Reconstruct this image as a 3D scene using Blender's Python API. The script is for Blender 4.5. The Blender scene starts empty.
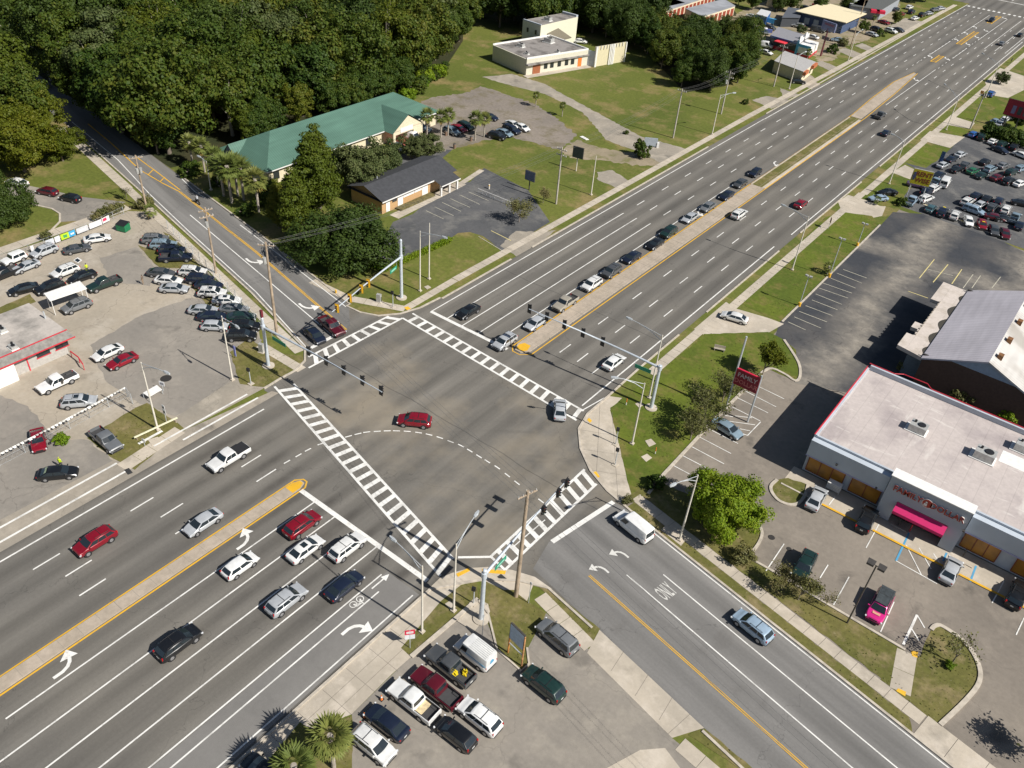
import bpy, bmesh, math, random
from mathutils import Vector, Matrix
random.seed(11)
SC = bpy.context.scene
COL = SC.collection
R = math.radians

# ---------------------------------------------------------------- camera, sky, sun, exposure
CAM_F, CAM_P, CAM_R, CAM_T, CAM_H = 835.433, R(37.71403), R(5.01052), R(35.06622), 72.0
def _axes():
    cp, sp = math.cos(CAM_P), math.sin(CAM_P)
    F = Vector((0, cp, -sp)); X0 = Vector((1, 0, 0)); U0 = X0.cross(F)
    X = X0*math.cos(CAM_R)+U0*math.sin(CAM_R); U = -X0*math.sin(CAM_R)+U0*math.cos(CAM_R)
    c, s = math.cos(CAM_T), math.sin(CAM_T)
    rot = lambda v: Vector((c*v.x-s*v.y, s*v.x+c*v.y, v.z))
    return rot(X), rot(U), rot(F)
AX, AU, AF = _axes()
def at(px, py, z=0.0):
    """surveyed point of the site: the spot at height z seen at a photo pixel"""
    d = AX*(px-512)+AU*(384-py)+AF*CAM_F
    t = (CAM_H-z)/-d.z
    return Vector((d.x*t, d.y*t, z))
cam = bpy.data.objects.new('camera', bpy.data.cameras.new('camera')); COL.objects.link(cam)
M = Matrix.Identity(4)
for i in range(3):
    M[i][0], M[i][1], M[i][2] = AX[i], AU[i], -AF[i]
M[2][3] = CAM_H
cam.matrix_world = M
cam.data.sensor_width = 36; cam.data.lens = CAM_F*36/1024
cam.data.clip_start = 1; cam.data.clip_end = 6000
SC.camera = cam

SUN_EL = R(43.0); SDX, SDY = 0.9972, 0.075          # towards the sun, on the ground
w = bpy.data.worlds.new('World'); SC.world = w; w.use_nodes = True
nt = w.node_tree; bg = nt.nodes['Background']
sky = nt.nodes.new('ShaderNodeTexSky'); sky.sky_type = 'NISHITA'; sky.sun_disc = False
sky.sun_elevation = SUN_EL; sky.sun_rotation = math.atan2(SDX, SDY)
nt.links.new(sky.outputs[0], bg.inputs[0]); bg.inputs[1].default_value = 0.05
sun = bpy.data.objects.new('sun', bpy.data.lights.new('sun', 'SUN')); COL.objects.link(sun)
sun.data.energy = 4.9; sun.data.angle = R(0.5); sun.data.color = (1.0, 0.955, 0.885)
sun.rotation_euler = Vector((SDX*math.cos(SUN_EL), SDY*math.cos(SUN_EL), math.sin(SUN_EL))).to_track_quat('Z', 'Y').to_euler()
sun.location = (60, 60, 120)
vs = SC.view_settings
vs.view_transform = 'Standard'; vs.look = 'None'; vs.exposure = 0.29; vs.gamma = 1.0; vs.use_curve_mapping = False

# ---------------------------------------------------------------- mesh builder
class MB:
    K = 0
    def __init__(s): s.v = []; s.f = []; s.m = []
    def face(s, pts, m=0):
        b = len(s.v); s.v += [tuple(p) for p in pts]; s.f.append(tuple(range(b, b+len(pts)))); s.m.append(m)
    def box(s, c, d, rz=0.0, m=0):
        """c centre, d full size"""
        cx, cy, cz = c; x, y, z = d[0]/2, d[1]/2, d[2]/2; ca, sa = math.cos(rz), math.sin(rz)
        P = [(cx+i*x*ca-j*y*sa, cy+i*x*sa+j*y*ca, cz+k*z) for k in (-1, 1) for i, j in ((-1, -1), (1, -1), (1, 1), (-1, 1))]
        b = len(s.v); s.v += P
        for q in ((3, 2, 1, 0), (4, 5, 6, 7), (0, 1, 5, 4), (1, 2, 6, 5), (2, 3, 7, 6), (3, 0, 4, 7)):
            s.f.append(tuple(b+i for i in q)); s.m.append(m)
        return s
    def ext(s, x0, x1, y0, y1, z0, z1, m=0):
        return s.box(((x0+x1)/2, (y0+y1)/2, (z0+z1)/2), (abs(x1-x0), abs(y1-y0), abs(z1-z0)), 0, m)
    def prism(s, poly, z0, z1, m=0, mtop=None):
        P = [(p[0], p[1]) for p in poly]
        if sum(P[i][0]*P[(i+1) % len(P)][1]-P[(i+1) % len(P)][0]*P[i][1] for i in range(len(P))) < 0: P = P[::-1]
        n = len(P); b = len(s.v)
        s.v += [(x, y, z0) for x, y in P]+[(x, y, z1) for x, y in P]
        s.f.append(tuple(b+n+i for i in range(n))); s.m.append(m if mtop is None else mtop)
        s.f.append(tuple(b+i for i in reversed(range(n)))); s.m.append(m)
        for i in range(n):
            j = (i+1) % n; s.f.append((b+i, b+j, b+n+j, b+n+i)); s.m.append(m)
        return s
    def flat(s, poly, z, m=0):
        P = [(p[0], p[1], z) for p in poly]
        if sum(P[i][0]*P[(i+1) % len(P)][1]-P[(i+1) % len(P)][0]*P[i][1] for i in range(len(P))) < 0: P = P[::-1]
        MB.K += 1; dz = (MB.K % 97)*.00004
        s.face([(p[0], p[1], z+dz) for p in P], m); return s
    def rag(s, poly, z, amp=.10, step=.8):
        """sheet with an uneven, grown-over edge"""
        P = [Vector((p[0], p[1], 0)) for p in poly]; o = []; g = random.Random(len(P)+int(P[0].x*7))
        for i in range(len(P)):
            a, b = P[i], P[(i+1) % len(P)]; L = (b-a).length; n = max(1, min(60, int(L/step)))
            if L < 1e-4: continue
            d = (b-a)/L; nr = Vector((-d.y, d.x, 0))
            for k in range(n): o.append(a+d*(L*k/n)+(nr*g.uniform(-amp, amp)+d*g.uniform(-.2, .2)*step if k else Vector()))
        s.polys = getattr(s, 'polys', [])+[[(p.x, p.y) for p in P]]
        return s.flat(o, z)
    def strip(s, a, b, wd, z, m=0):
        a = Vector((a[0], a[1])); b = Vector((b[0], b[1])); d = (b-a).normalized(); n = Vector((-d.y, d.x))*wd/2
        return s.flat([a-n, b-n, b+n, a+n], z, m)
    def pline(s, pts, wd, z, m=0, h=None):
        """band along a polyline; with h a raised kerb"""
        P = [Vector((p[0], p[1])) for p in pts]; L = []; Rr = []
        for i, p in enumerate(P):
            t = (P[min(i+1, len(P)-1)]-P[max(i-1, 0)]).normalized(); n = Vector((-t.y, t.x))*wd/2
            L.append(p+n); Rr.append(p-n)
        for i in range(len(P)-1):
            q = [Rr[i], Rr[i+1], L[i+1], L[i]]
            if h is None: s.flat(q, z, m)
            else: s.prism(q, z, z+h, m)
        return s
    def cyl(s, p0, p1, r0, r1=None, n=8, m=0, cap=True):
        r1 = r0 if r1 is None else r1
        p0 = Vector(p0); p1 = Vector(p1); d = (p1-p0).normalized()
        a = d.orthogonal().normalized(); c = d.cross(a); b = len(s.v)
        for p, r in ((p0, r0), (p1, r1)):
            for i in range(n):
                t = 2*math.pi*i/n; s.v.append(tuple(p+(a*math.cos(t)+c*math.sin(t))*r))
        for i in range(n):
            j = (i+1) % n; s.f.append((b+i, b+j, b+n+j, b+n+i)); s.m.append(m)
        if cap:
            s.f.append(tuple(b+i for i in reversed(range(n)))); s.m.append(m)
            s.f.append(tuple(b+n+i for i in range(n))); s.m.append(m)
        return s
    def path(s, pts, r, n=6, m=0):
        for i in range(len(pts)-1):
            r0 = r[i] if isinstance(r, (list, tuple)) else r; r1 = r[i+1] if isinstance(r, (list, tuple)) else r
            s.cyl(pts[i], pts[i+1], r0, r1, n, m)
        return s
    def mesh(s, name, mats, smooth=None):
        me = bpy.data.meshes.new(name); me.from_pydata(s.v, [], s.f)
        for x in (mats if isinstance(mats, (list, tuple)) else [mats]): me.materials.append(x)
        me.polygons.foreach_set('material_index', s.m)
        if smooth:
            bm = bmesh.new(); bm.from_mesh(me)
            bmesh.ops.remove_doubles(bm, verts=bm.verts, dist=0.0005)
            bmesh.ops.recalc_face_normals(bm, faces=bm.faces)
            for f in bm.faces: f.smooth = True
            for e in bm.edges:
                if len(e.link_faces) == 2 and e.calc_face_angle(0) > R(smooth): e.smooth = False
            bm.to_mesh(me); bm.free()
        me.update(); return me
    def build(s, name, mats, parent=None, smooth=None, loc=None, rz=0):
        o = bpy.data.objects.new(name, s.mesh(name, mats, smooth)); COL.objects.link(o)
        if parent is not None: o.parent = parent
        if loc is not None: o.location = loc
        o.rotation_euler = (0, 0, rz)
        return o
def tag(o, label=None, cat=None, group=None, kind=None):
    if label: o['label'] = label
    if cat: o['category'] = cat
    if group: o['group'] = group
    if kind: o['kind'] = kind
    return o
def thing(name, label, cat, loc=(0, 0, 0), rz=0, group=None):
    o = bpy.data.objects.new(name, None); COL.objects.link(o); o.empty_display_size = .3
    o.location = loc; o.rotation_euler = (0, 0, rz)
    return tag(o, label, cat, group)
def tree_copy(o, parent=None):
    c = o.copy(); COL.objects.link(c); c.parent = parent
    for ch in o.children: tree_copy(ch, c)
    return c
def struct(name, mb, mats):
    o = mb.build(name, mats); o['kind'] = 'structure'; return o
def text_mesh(name, s, size, depth=0.0, bold=0.0, cy=True):
    cu = bpy.data.curves.new(name, 'FONT'); cu.body = s; cu.size = size; cu.extrude = depth; cu.offset = bold
    cu.align_x = 'CENTER'; cu.align_y = 'CENTER' if cy else 'BOTTOM_BASELINE'; cu.resolution_u = 2
    o = bpy.data.objects.new(name, cu); COL.objects.link(o)
    dg = bpy.context.evaluated_depsgraph_get(); dg.update()
    me = bpy.data.meshes.new_from_object(o.evaluated_get(dg)); me.name = name
    bpy.data.objects.remove(o); bpy.data.curves.remove(cu)
    return me
def text_obj(name, s, size, mat, matrix, parent=None, depth=0.0, bold=0.0, sx=1.0):
    me = text_mesh(name, s, size, depth, bold); me.materials.clear(); me.materials.append(mat)
    me.transform(matrix @ Matrix.Diagonal((sx, 1, 1, 1)))
    o = bpy.data.objects.new(name, me); COL.objects.link(o)
    if parent is not None: o.parent = parent
    return o
def frame(o, xdir, zdir):
    """matrix whose x axis is xdir and z axis (text facing) is zdir"""
    x = Vector(xdir).normalized(); z = Vector(zdir).normalized(); y = z.cross(x).normalized()
    m = Matrix.Identity(4)
    for i in range(3): m[i][0], m[i][1], m[i][2], m[i][3] = x[i], y[i], z[i], o[i]
    return m

# ---------------------------------------------------------------- materials
def nodes(name):
    m = bpy.data.materials.new(name); m.use_nodes = True
    return m, m.node_tree.nodes, m.node_tree.links, m.node_tree.nodes['Principled BSDF']
def plain(name, c, rough=.6, metal=0.0, var=.12, scale=3.0, coat=0.0, spec=.5):
    m, N, L, B = nodes(name)
    tc = N.new('ShaderNodeTexCoord'); nz = N.new('ShaderNodeTexNoise'); nz.inputs['Scale'].default_value = scale; nz.inputs['Detail'].default_value = 4
    L.new(tc.outputs['Object'], nz.inputs['Vector'])
    mr = N.new('ShaderNodeMapRange'); mr.inputs[1].default_value = .3; mr.inputs[2].default_value = .7
    mr.inputs[3].default_value = 1-var; mr.inputs[4].default_value = 1+var; L.new(nz.outputs[0], mr.inputs[0])
    mx = N.new('ShaderNodeMix'); mx.data_type = 'RGBA'; mx.blend_type = 'MULTIPLY'; mx.inputs[0].default_value = 1
    mx.inputs[6].default_value = (*c, 1); L.new(mr.outputs[0], mx.inputs[7]); L.new(mx.outputs[2], B.inputs['Base Color'])
    B.inputs['Roughness'].default_value = rough; B.inputs['Metallic'].default_value = metal
    B.inputs['Coat Weight'].default_value = coat; B.inputs['Specular IOR Level'].default_value = spec
    return m
class G:
    """node chain helper for ground surfaces, in world metres"""
    def __init__(s, name, rough=.9):
        s.m, s.N, s.L, s.B = nodes(name); s.B.inputs['Roughness'].default_value = rough; s.B.inputs['Specular IOR Level'].default_value = .25
        s.tc = s.N.new('ShaderNodeTexCoord'); s.c = None
    def noise(s, sc, det=5, stretch=None, rough=.55, rot=0, off=0):
        n = s.N.new('ShaderNodeTexNoise'); n.inputs['Scale'].default_value = sc; n.inputs['Detail'].default_value = det; n.inputs['Roughness'].default_value = rough
        mp = s.N.new('ShaderNodeMapping'); mp.vector_type = 'TEXTURE'; st = stretch or (1, 1, 1)
        mp.inputs['Scale'].default_value = tuple(1/k for k in st); mp.inputs['Rotation'].default_value = (0, 0, -rot); mp.inputs['Location'].default_value = (off, off*.7, 0)
        s.L.new(s.tc.outputs['Object'], mp.inputs[0]); s.L.new(mp.outputs[0], n.inputs['Vector']); return n.outputs[0]
    def ramp(s, f, a, b, lo=0.0, hi=1.0):
        r = s.N.new('ShaderNodeMapRange'); r.inputs[1].default_value = a; r.inputs[2].default_value = b; r.inputs[3].default_value = lo; r.inputs[4].default_value = hi
        s.L.new(f, r.inputs[0]); return r.outputs[0]
    def mix(s, f, c, blend='MIX'):
        m = s.N.new('ShaderNodeMix'); m.data_type = 'RGBA'; m.blend_type = blend
        if isinstance(f, (int, float)): m.inputs[0].default_value = f
        else: s.L.new(f, m.inputs[0])
        if isinstance(s.c, tuple): m.inputs[6].default_value = (*s.c, 1)
        else: s.L.new(s.c, m.inputs[6])
        if isinstance(c, tuple): m.inputs[7].default_value = (*c, 1)
        else: s.L.new(c, m.inputs[7])
        s.c = m.outputs[2]; return s
    def mul(s, f): return s.mix(1.0, f, 'MULTIPLY')
    def math(s, op, a, b=0.0):
        m = s.N.new('ShaderNodeMath'); m.operation = op
        for i, v in ((0, a), (1, b)):
            if isinstance(v, (int, float)): m.inputs[i].default_value = v
            else: s.L.new(v, m.inputs[i])
        return m.outputs[0]
    def xyz(s):
        n = s.N.new('ShaderNodeSeparateXYZ'); s.L.new(s.tc.outputs['Object'], n.inputs[0]); return n.outputs
    def cracks(s, sc, width, warp=.3):
        v = s.N.new('ShaderNodeTexVoronoi'); v.feature = 'DISTANCE_TO_EDGE'; v.inputs['Scale'].default_value = sc
        n = s.N.new('ShaderNodeTexNoise'); n.inputs['Scale'].default_value = .5; n.inputs['Detail'].default_value = 4
        a = s.N.new('ShaderNodeMix'); a.data_type = 'VECTOR'; a.inputs[0].default_value = warp
        s.L.new(s.tc.outputs['Object'], n.inputs['Vector']); s.L.new(s.tc.outputs['Object'], a.inputs[4])
        ad = s.N.new('ShaderNodeVectorMath'); ad.operation = 'MULTIPLY_ADD'; s.L.new(n.outputs['Color'], ad.inputs[0]); ad.inputs[1].default_value = (warp*10,)*3
        s.L.new(s.tc.outputs['Object'], ad.inputs[2]); s.L.new(ad.outputs[0], v.inputs['Vector'])
        return s.ramp(v.outputs['Distance'], 0, width, 1, 0)
    def done(s):
        if isinstance(s.c, tuple): s.B.inputs['Base Color'].default_value = (*s.c, 1)
        else: s.L.new(s.c, s.B.inputs['Base Color'])
        return s.m
def ground_mat(name, c1, c2, sc=.08, fine=.14, c3=None, crack=0.0, stain=0.0, speck=0.0, crackscale=.12):
    g = G(name); g.c = c1
    g.mix(g.ramp(g.noise(sc, 6), .38, .62), c2)
    if c3: g.mix(g.ramp(g.noise(sc*2.7, 7, rough=.65, off=31), .5, .64, 0, .8), c3)
    g.mul(g.ramp(g.noise(1.6, 6, rough=.7), .25, .75, 1-fine, 1+fine))
    if stain: g.mix(g.ramp(g.noise(.22, 5, off=77), .60, .70, 0, stain), (.03, .03, .03))
    if speck: g.mix(g.ramp(g.noise(5.0, 3, off=13), .66, .74, 0, speck), (.45, .42, .36))
    if crack: g.mix(g.math('MULTIPLY', g.cracks(crackscale, .006), crack*.6), (.05, .045, .04))
    return g.done()
# road: lane-wise wheel polish, an oil-dark centre and long streaks of wear running with the traffic
def road_mat(name, base, base2, x0, pitch, ang=0.0, tracks=.2):
    g = G(name, .82); g.c = base
    g.mix(g.ramp(g.noise(.05, 5), .35, .65), base2)
    st = (1, .035, 1) if ang == 0 else (1, .05, 1)
    g.mul(g.ramp(g.noise(1.1, 4, st, rot=ang), .25, .75, .86, 1.14))
    g.mul(g.ramp(g.noise(.28, 3, (1, .05, 1), rot=ang, off=40), .3, .7, .88, 1.12))
    X = g.xyz()
    if ang == 0: u = X[0]
    else:
        mp = g.N.new('ShaderNodeMapping'); mp.inputs['Rotation'].default_value = (0, 0, ang); g.L.new(g.tc.outputs['Object'], mp.inputs[0])
        sp = g.N.new('ShaderNodeSeparateXYZ'); g.L.new(mp.outputs[0], sp.inputs[0]); u = sp.outputs[0]
    ph = g.math('MULTIPLY', g.math('SUBTRACT', u, x0), 2*math.pi/pitch)
    lane = g.math('COSINE', ph)                        # 1 on the lines, -1 at lane centres
    br = g.ramp(g.noise(.06, 3, off=5), .3, .7, .4, 1.0)
    g.mul(g.ramp(g.math('MULTIPLY', lane, br), -1, 1, 1-tracks, 1+tracks*.75))
    g.mul(g.ramp(g.noise(3.5, 5, rough=.75), .25, .75, .9, 1.1))
    if ang == 0:                                       # dust and turning scuffs inside the junction, sealed seams
        jm = g.math('MULTIPLY', g.ramp(X[1], 46, 54, 0, 1), g.ramp(X[1], 72, 80, 1, 0))
        g.mix(g.math('MULTIPLY', jm, g.ramp(g.noise(.085, 5, off=12), .46, .66, 0, .75)), (.285, .245, .185))
        g.mix(g.math('MULTIPLY', jm, g.ramp(g.noise(.5, 4, (1, .12, 1), rot=R(48), off=61), .56, .72, 0, .35)), (.10, .092, .082))
        st_ = g.math('MULTIPLY', g.ramp(X[1], 22, 44, 0, 1), g.ramp(X[1], 44, 48, 1, 0)); g.mix(g.math('MULTIPLY', g.math('MULTIPLY', st_, g.ramp(lane, -1, -.2, .55, 0)), g.ramp(g.noise(.4, 4), .35, .6, .3, 1)), (.05, .045, .04))
        for yy in (64.5, 101.0): g.mix(g.ramp(g.math('ABSOLUTE', g.math('SUBTRACT', g.math('ADD', X[1], g.math('MULTIPLY', g.noise(.15, 3), 1.2)), yy)), .05, .10, .45, 0), (.04, .04, .04))
    g.mix(g.ramp(g.noise(.18, 5, (1, .4, 1), off=70), .60, .64, 0, .16), (.09, .082, .075))
    g.mix(g.ramp(g.noise(.9, 3, off=90), .72, .78, 0, .35), (.028, .026, .024))
    g.mix(g.math('MULTIPLY', g.cracks(.045, .003, .5), .35), (.03, .03, .03))
    return g.done()
M_ = {}
M_['road'] = road_mat('road_asphalt', (.168, .156, .136), (.138, .130, .117), -74.0, 3.42, 0, .19)
M_['crossroad'] = road_mat('cross_road_asphalt', (.205, .198, .188), (.170, .165, .157), -52.6, 3.4, R(100.8), .14)
M_['grass'] = ground_mat('lawn_grass', (.130, .145, .028), (.092, .115, .020), .045, .30, (.245, .185, .080), speck=.10)
M_['dry'] = ground_mat('dry_verge_grass', (.150, .135, .042), (.105, .108, .026), .12, .32, (.235, .185, .095), speck=.3)
M_['lush'] = ground_mat('green_lawn_grass', (.112, .142, .016), (.080, .110, .014), .10, .32, (.175, .145, .045), speck=.1)
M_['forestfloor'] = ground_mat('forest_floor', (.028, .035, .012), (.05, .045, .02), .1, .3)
M_['lot'] = ground_mat('store_lot_asphalt', (.245, .214, .178), (.190, .167, .141), .07, .13, (.27, .236, .196), stain=.5, speck=.0, crack=.35, crackscale=.07)
M_['lotdark'] = ground_mat('old_lot_asphalt', (.038, .041, .047), (.055, .056, .06), .045, .18, (.23, .21, .18), crack=.6, crackscale=.2)
M_['lotblue'] = ground_mat('office_lot_asphalt', (.115, .115, .117), (.075, .078, .083), .08, .16, (.17, .165, .155), crack=.5)
M_['lotgrey'] = ground_mat('dealer_lot_asphalt', (.27, .245, .212), (.215, .198, .175), .06, .10, (.31, .28, .24), stain=.35, crack=.55, crackscale=.09)
M_['lotcorner'] = ground_mat('corner_lot_asphalt', (.275, .248, .212), (.225, .205, .178), .12, .12, (.31, .28, .235), stain=.3, crack=.35, crackscale=.08, speck=.1)
M_['lottan'] = ground_mat('tan_concrete_lot', (.385, .335, .265), (.32, .282, .228), .07, .12, (.43, .385, .32), stain=.35, crack=.8, crackscale=.1)
M_['gravel'] = ground_mat('gravel_lot', (.25, .215, .18), (.20, .175, .15), .08, .22, (.15, .13, .075), speck=.25)
M_['dirt'] = ground_mat('sandy_dirt', (.33, .27, .19), (.24, .205, .14), .1, .2, (.15, .15, .05), speck=.3)
M_['conc'] = ground_mat('pavement_concrete', (.50, .44, .355), (.40, .355, .29), .12, .10, (.55, .49, .41), stain=.25)
M_['concdark'] = ground_mat('worn_concrete', (.335, .295, .240), (.265, .24, .20), .10, .13, (.40, .355, .29), stain=.4, crack=.4)
M_['kerb'] = plain('kerb_concrete', (.46, .41, .34), .9, var=.2, scale=1.5)
M_['median'] = ground_mat('median_pavers', (.42, .355, .285), (.36, .305, .24), .3, .18)
def paint_line(name, c, wear=.35):
    g = G(name, .7); g.c = c
    g.mix(g.ramp(g.noise(2.2, 6, rough=.75), .56, .74, 0, wear), (.16, .15, .135))
    g.mix(g.ramp(g.noise(.45, 5, rough=.7, off=33), .50, .66, 0, wear*.55), (.20, .19, .17))
    g.mul(g.ramp(g.noise(.4, 3), .3, .7, .86, 1.0)); return g.done()
M_['white'] = paint_line('white_road_paint', (.80, .79, .75), .7)
M_['wornwhite'] = paint_line('worn_white_paint', (.66, .65, .61), .95)
M_['faded'] = paint_line('faded_lot_paint', (.58, .55, .44), .75)
M_['yellow'] = paint_line('yellow_road_paint', (.74, .42, .03), .5)
M_['paleyellow'] = paint_line('pale_yellow_paint', (.72, .62, .28), .6)
M_['blue'] = paint_line('blue_bay_paint', (.10, .36, .58), .4)
M_['tactile'] = plain('yellow_tactile_pad', (.75, .43, .03), .7, var=.15)
# ---------------------------------------------------------------- the ground and roads
def A(*pts): return [at(x, y) for x, y in pts]
def Sm(P, n=4):
    """rounded polyline through the points"""
    P = [Vector((p[0], p[1], 0)) for p in P]; o = []
    for i in range(len(P)-1):
        a, b, c, d = P[max(i-1, 0)], P[i], P[i+1], P[min(i+2, len(P)-1)]
        for k in range(n):
            t = k/n; o.append(.5*((2*b)+(c-a)*t+(2*a-5*b+4*c-d)*t*t+(3*b-a-3*c+d)*t**3))
    return o+[P[-1]]
E_ = Vector((.982, -.187, 0)); N_ = Vector((.187, .982, 0))          # along / across the side street
def cr(e, n): return E_*e+N_*n
Z = dict(base=0.0, a=.004, b=.008, c=.012, d=.016, e=.020, f=.024, g=.028)
mb = MB(); mb.flat([(-2500, -800), (1500, -800), (1500, 3500), (-2500, 3500)], -.004)
struct('ground', mb, M_['grass'])
# --- surfaces, sheet by sheet
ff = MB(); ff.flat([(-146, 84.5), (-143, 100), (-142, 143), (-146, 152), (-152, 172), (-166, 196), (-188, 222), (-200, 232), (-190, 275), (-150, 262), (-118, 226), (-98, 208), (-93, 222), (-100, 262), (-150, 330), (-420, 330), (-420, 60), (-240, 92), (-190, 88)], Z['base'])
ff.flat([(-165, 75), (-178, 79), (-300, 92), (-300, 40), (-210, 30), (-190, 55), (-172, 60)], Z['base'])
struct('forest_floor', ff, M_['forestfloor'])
mb = MB(); mb.flat([(-42.1, 60), (60, 45), (120, 40), (120, 178), (-31, 178), (-31, 62)], Z['base'])
struct('store_parking_lot', mb, M_['lot'])
mb = MB(); mb.flat(A((780, 321), (882, 224), (893, 212), (924, 214), (990, 235), (1060, 270))+[Vector((60, 160, 0)), Vector((60, 108, 0)), Vector((-16, 108.4, 0)), at(795, 383), at(770, 352)], Z['a'])
def streak_lot():
    # dark sealcoat worn pale along the driving aisle
    g = G('theatre_lot_asphalt'); g.c = (.048, .052, .060); X = g.xyz()
    d1 = g.math('ABSOLUTE', g.math('SUBTRACT', g.math('ADD', X[0], g.math('MULTIPLY', g.noise(.06, 4, off=3), 10.0)), -16.8))
    d2 = g.math('ABSOLUTE', g.math('SUBTRACT', g.math('ADD', X[1], g.math('MULTIPLY', g.noise(.07, 4, off=23), 16.0)), 166.0))
    d3 = g.math('ABSOLUTE', g.math('SUBTRACT', g.math('ADD', X[0], g.math('MULTIPLY', g.noise(.07, 4, off=43), 16.0)), 3.0))
    d = g.math('MINIMUM', d1, g.math('MINIMUM', d2, g.math('ADD', d3, g.ramp(X[1], 138, 148, 9, 0))))
    b = g.math('MULTIPLY', g.ramp(d, .3, 5.2, 1, 0), g.ramp(g.noise(.33, 6, rough=.65, off=9), .28, .66, .25, 1))
    g.mix(b, (.30, .27, .225)); g.mix(g.math('MULTIPLY', b, g.ramp(g.noise(.8, 5, off=59), .5, .65, 0, .6)), (.31, .28, .24))
    g.mix(g.ramp(g.noise(.12, 6, off=19), .42, .7, 0, .55), (.13, .12, .11))
    g.mul(g.ramp(g.noise(1.5, 6, rough=.75), .25, .75, .82, 1.18))
    g.mix(g.math('MULTIPLY', g.cracks(.09, .006), .4), (.02, .02, .022)); return g.done()
struct('theatre_parking_lot', mb, streak_lot())
mb = MB(); mb.flat([(-32.5, 180), (60, 176), (90, 262), (-20, 262), (-33, 238)], Z['a'])
mb.flat(A((905, 163), (926, 168), (950, 150), (975, 133), (968, 150), (935, 180)), Z['a']+.002)
struct('dealer_row_parking_lot', mb, M_['lotblue'])
mb = MB(); mb.flat(A((-10, 258), (60, 236), (128, 211), (152, 212), (163, 222), (195, 258), (258, 326), (262, 350), (236, 384), (190, 412))+[Vector((-77.6, 31, 0)), Vector((-77.6, 0, 0)), Vector((-150, 0, 0))], Z['base'])
struct('dealer_concrete_lot', mb, M_['lottan'])
mb = MB(); mb.rag(A((90, 345), (140, 316), (190, 298), (205, 300), (262, 340), (232, 384), (176, 416), (140, 404), (105, 380)), Z['a'], .18)
mb.rag(A((100, 258), (136, 247), (158, 270), (150, 286), (110, 282)), Z['a'], .18); mb.rag(A((-10, 392), (28, 406), (50, 432), (60, 440), (88, 440), (114, 461), (0, 540)), Z['a'], .18)
struct('dealer_asphalt_patch', mb, M_['lotgrey'])
# paved corner lot near the camera
mb = MB(); mb.flat(A((412, 655), (478, 598), (497, 648), (522, 671), (530, 664), (528, 648), (546, 613), (590, 650), (672, 738))+[cr(-16.5, 42), cr(60, 42), Vector((50, -40, 0)), Vector((-33.2, -40, 0)), at(300, 830), at(330, 800), at(352, 768), at(352, 714)], Z['a'])
struct('corner_parking_lot', mb, M_['lotcorner'])
# roads
mb = MB()
mb.flat([(-75.4, -80), (-37.7, -80), (-37.9, 42.5), (-34.5, 47.2), (-31.5, 49.6), (-28.5, 50.9)]+[cr(120-0, 44.6), cr(120, 60.1)]+
        [cr(-41, 60.1)]+A((607, 491.5), (590, 471.5), (580, 449), (578, 429), (587, 414), (608, 396))+
        [(-42.1, 92), (-42.0, 250), (-41.3, 396), (120, 390), (120, 420), (-41, 416), (-41, 900), (-71.5, 900), (-71.8, 416), (-240, 420), (-240, 398), (-72.5, 398), (-75.5, 205), (-75.5, 86)]+A((440, 298), (420, 308), (400, 314), (378, 316), (360, 312.5), (346, 306))+
        [(-84.6, 74.6), (-112, 79.2), (-140, 83.4), (-178, 89), (-300, 104), (-300, 97), (-178, 81.6), (-138.4, 74.2), (-98, 66.4)]+A((306, 349), (306, 361), (296, 371), (280, 380), (264, 390))+[(-75.4, 52)], Z['c'])
struct('road', mb, M_['road'])
mb = MB(); mb.flat([cr(-40.5, 45.0), cr(120, 44.7), cr(120, 60.05), cr(-40, 60.05), (-30.2, 66.4), (-32.3, 56.0)], Z['d'])
mb.flat([(-79.9, 62.9), (-98, 66.5), (-138.4, 74.3), (-178, 81.7), (-300, 97.2), (-300, 103.8), (-178, 88.8), (-140, 83.2), (-112, 79), (-84.6, 74.4), (-80.2, 70.5)], Z['d'])
struct('side_street', mb, M_['crossroad'])
# right-turn lane, smoother and greyer
mb = MB(); mb.flat([(-43.0, -80), (-38.3, -80), (-38.3, 41), (-43.0, 41)], Z['d'])
struct('turn_lane', mb, ground_mat('turn_lane_asphalt', (.205, .197, .185), (.178, .171, .161), .2, .10))
# concrete shoulder on the dealer side
mb = MB(); mb.flat([(-77.7, -80), (-75.4, -80), (-75.3, 53), (-76.3, 52.6), (-79.2, 30)], Z['c'])
mb.flat([(-79.2, -80), (-77.7, -80), (-77.7, 30.8), (-79.2, 30.8)], Z['b']); mb.flat(A((173, 419), (186, 430), (270, 385), (245, 372)), Z['b']); mb.flat(A((114, 460), (132, 468), (0, 545), (-60, 570), (-60, 550), (0, 520)), Z['b'])
struct('concrete_shoulder', mb, M_['concdark'])
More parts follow.
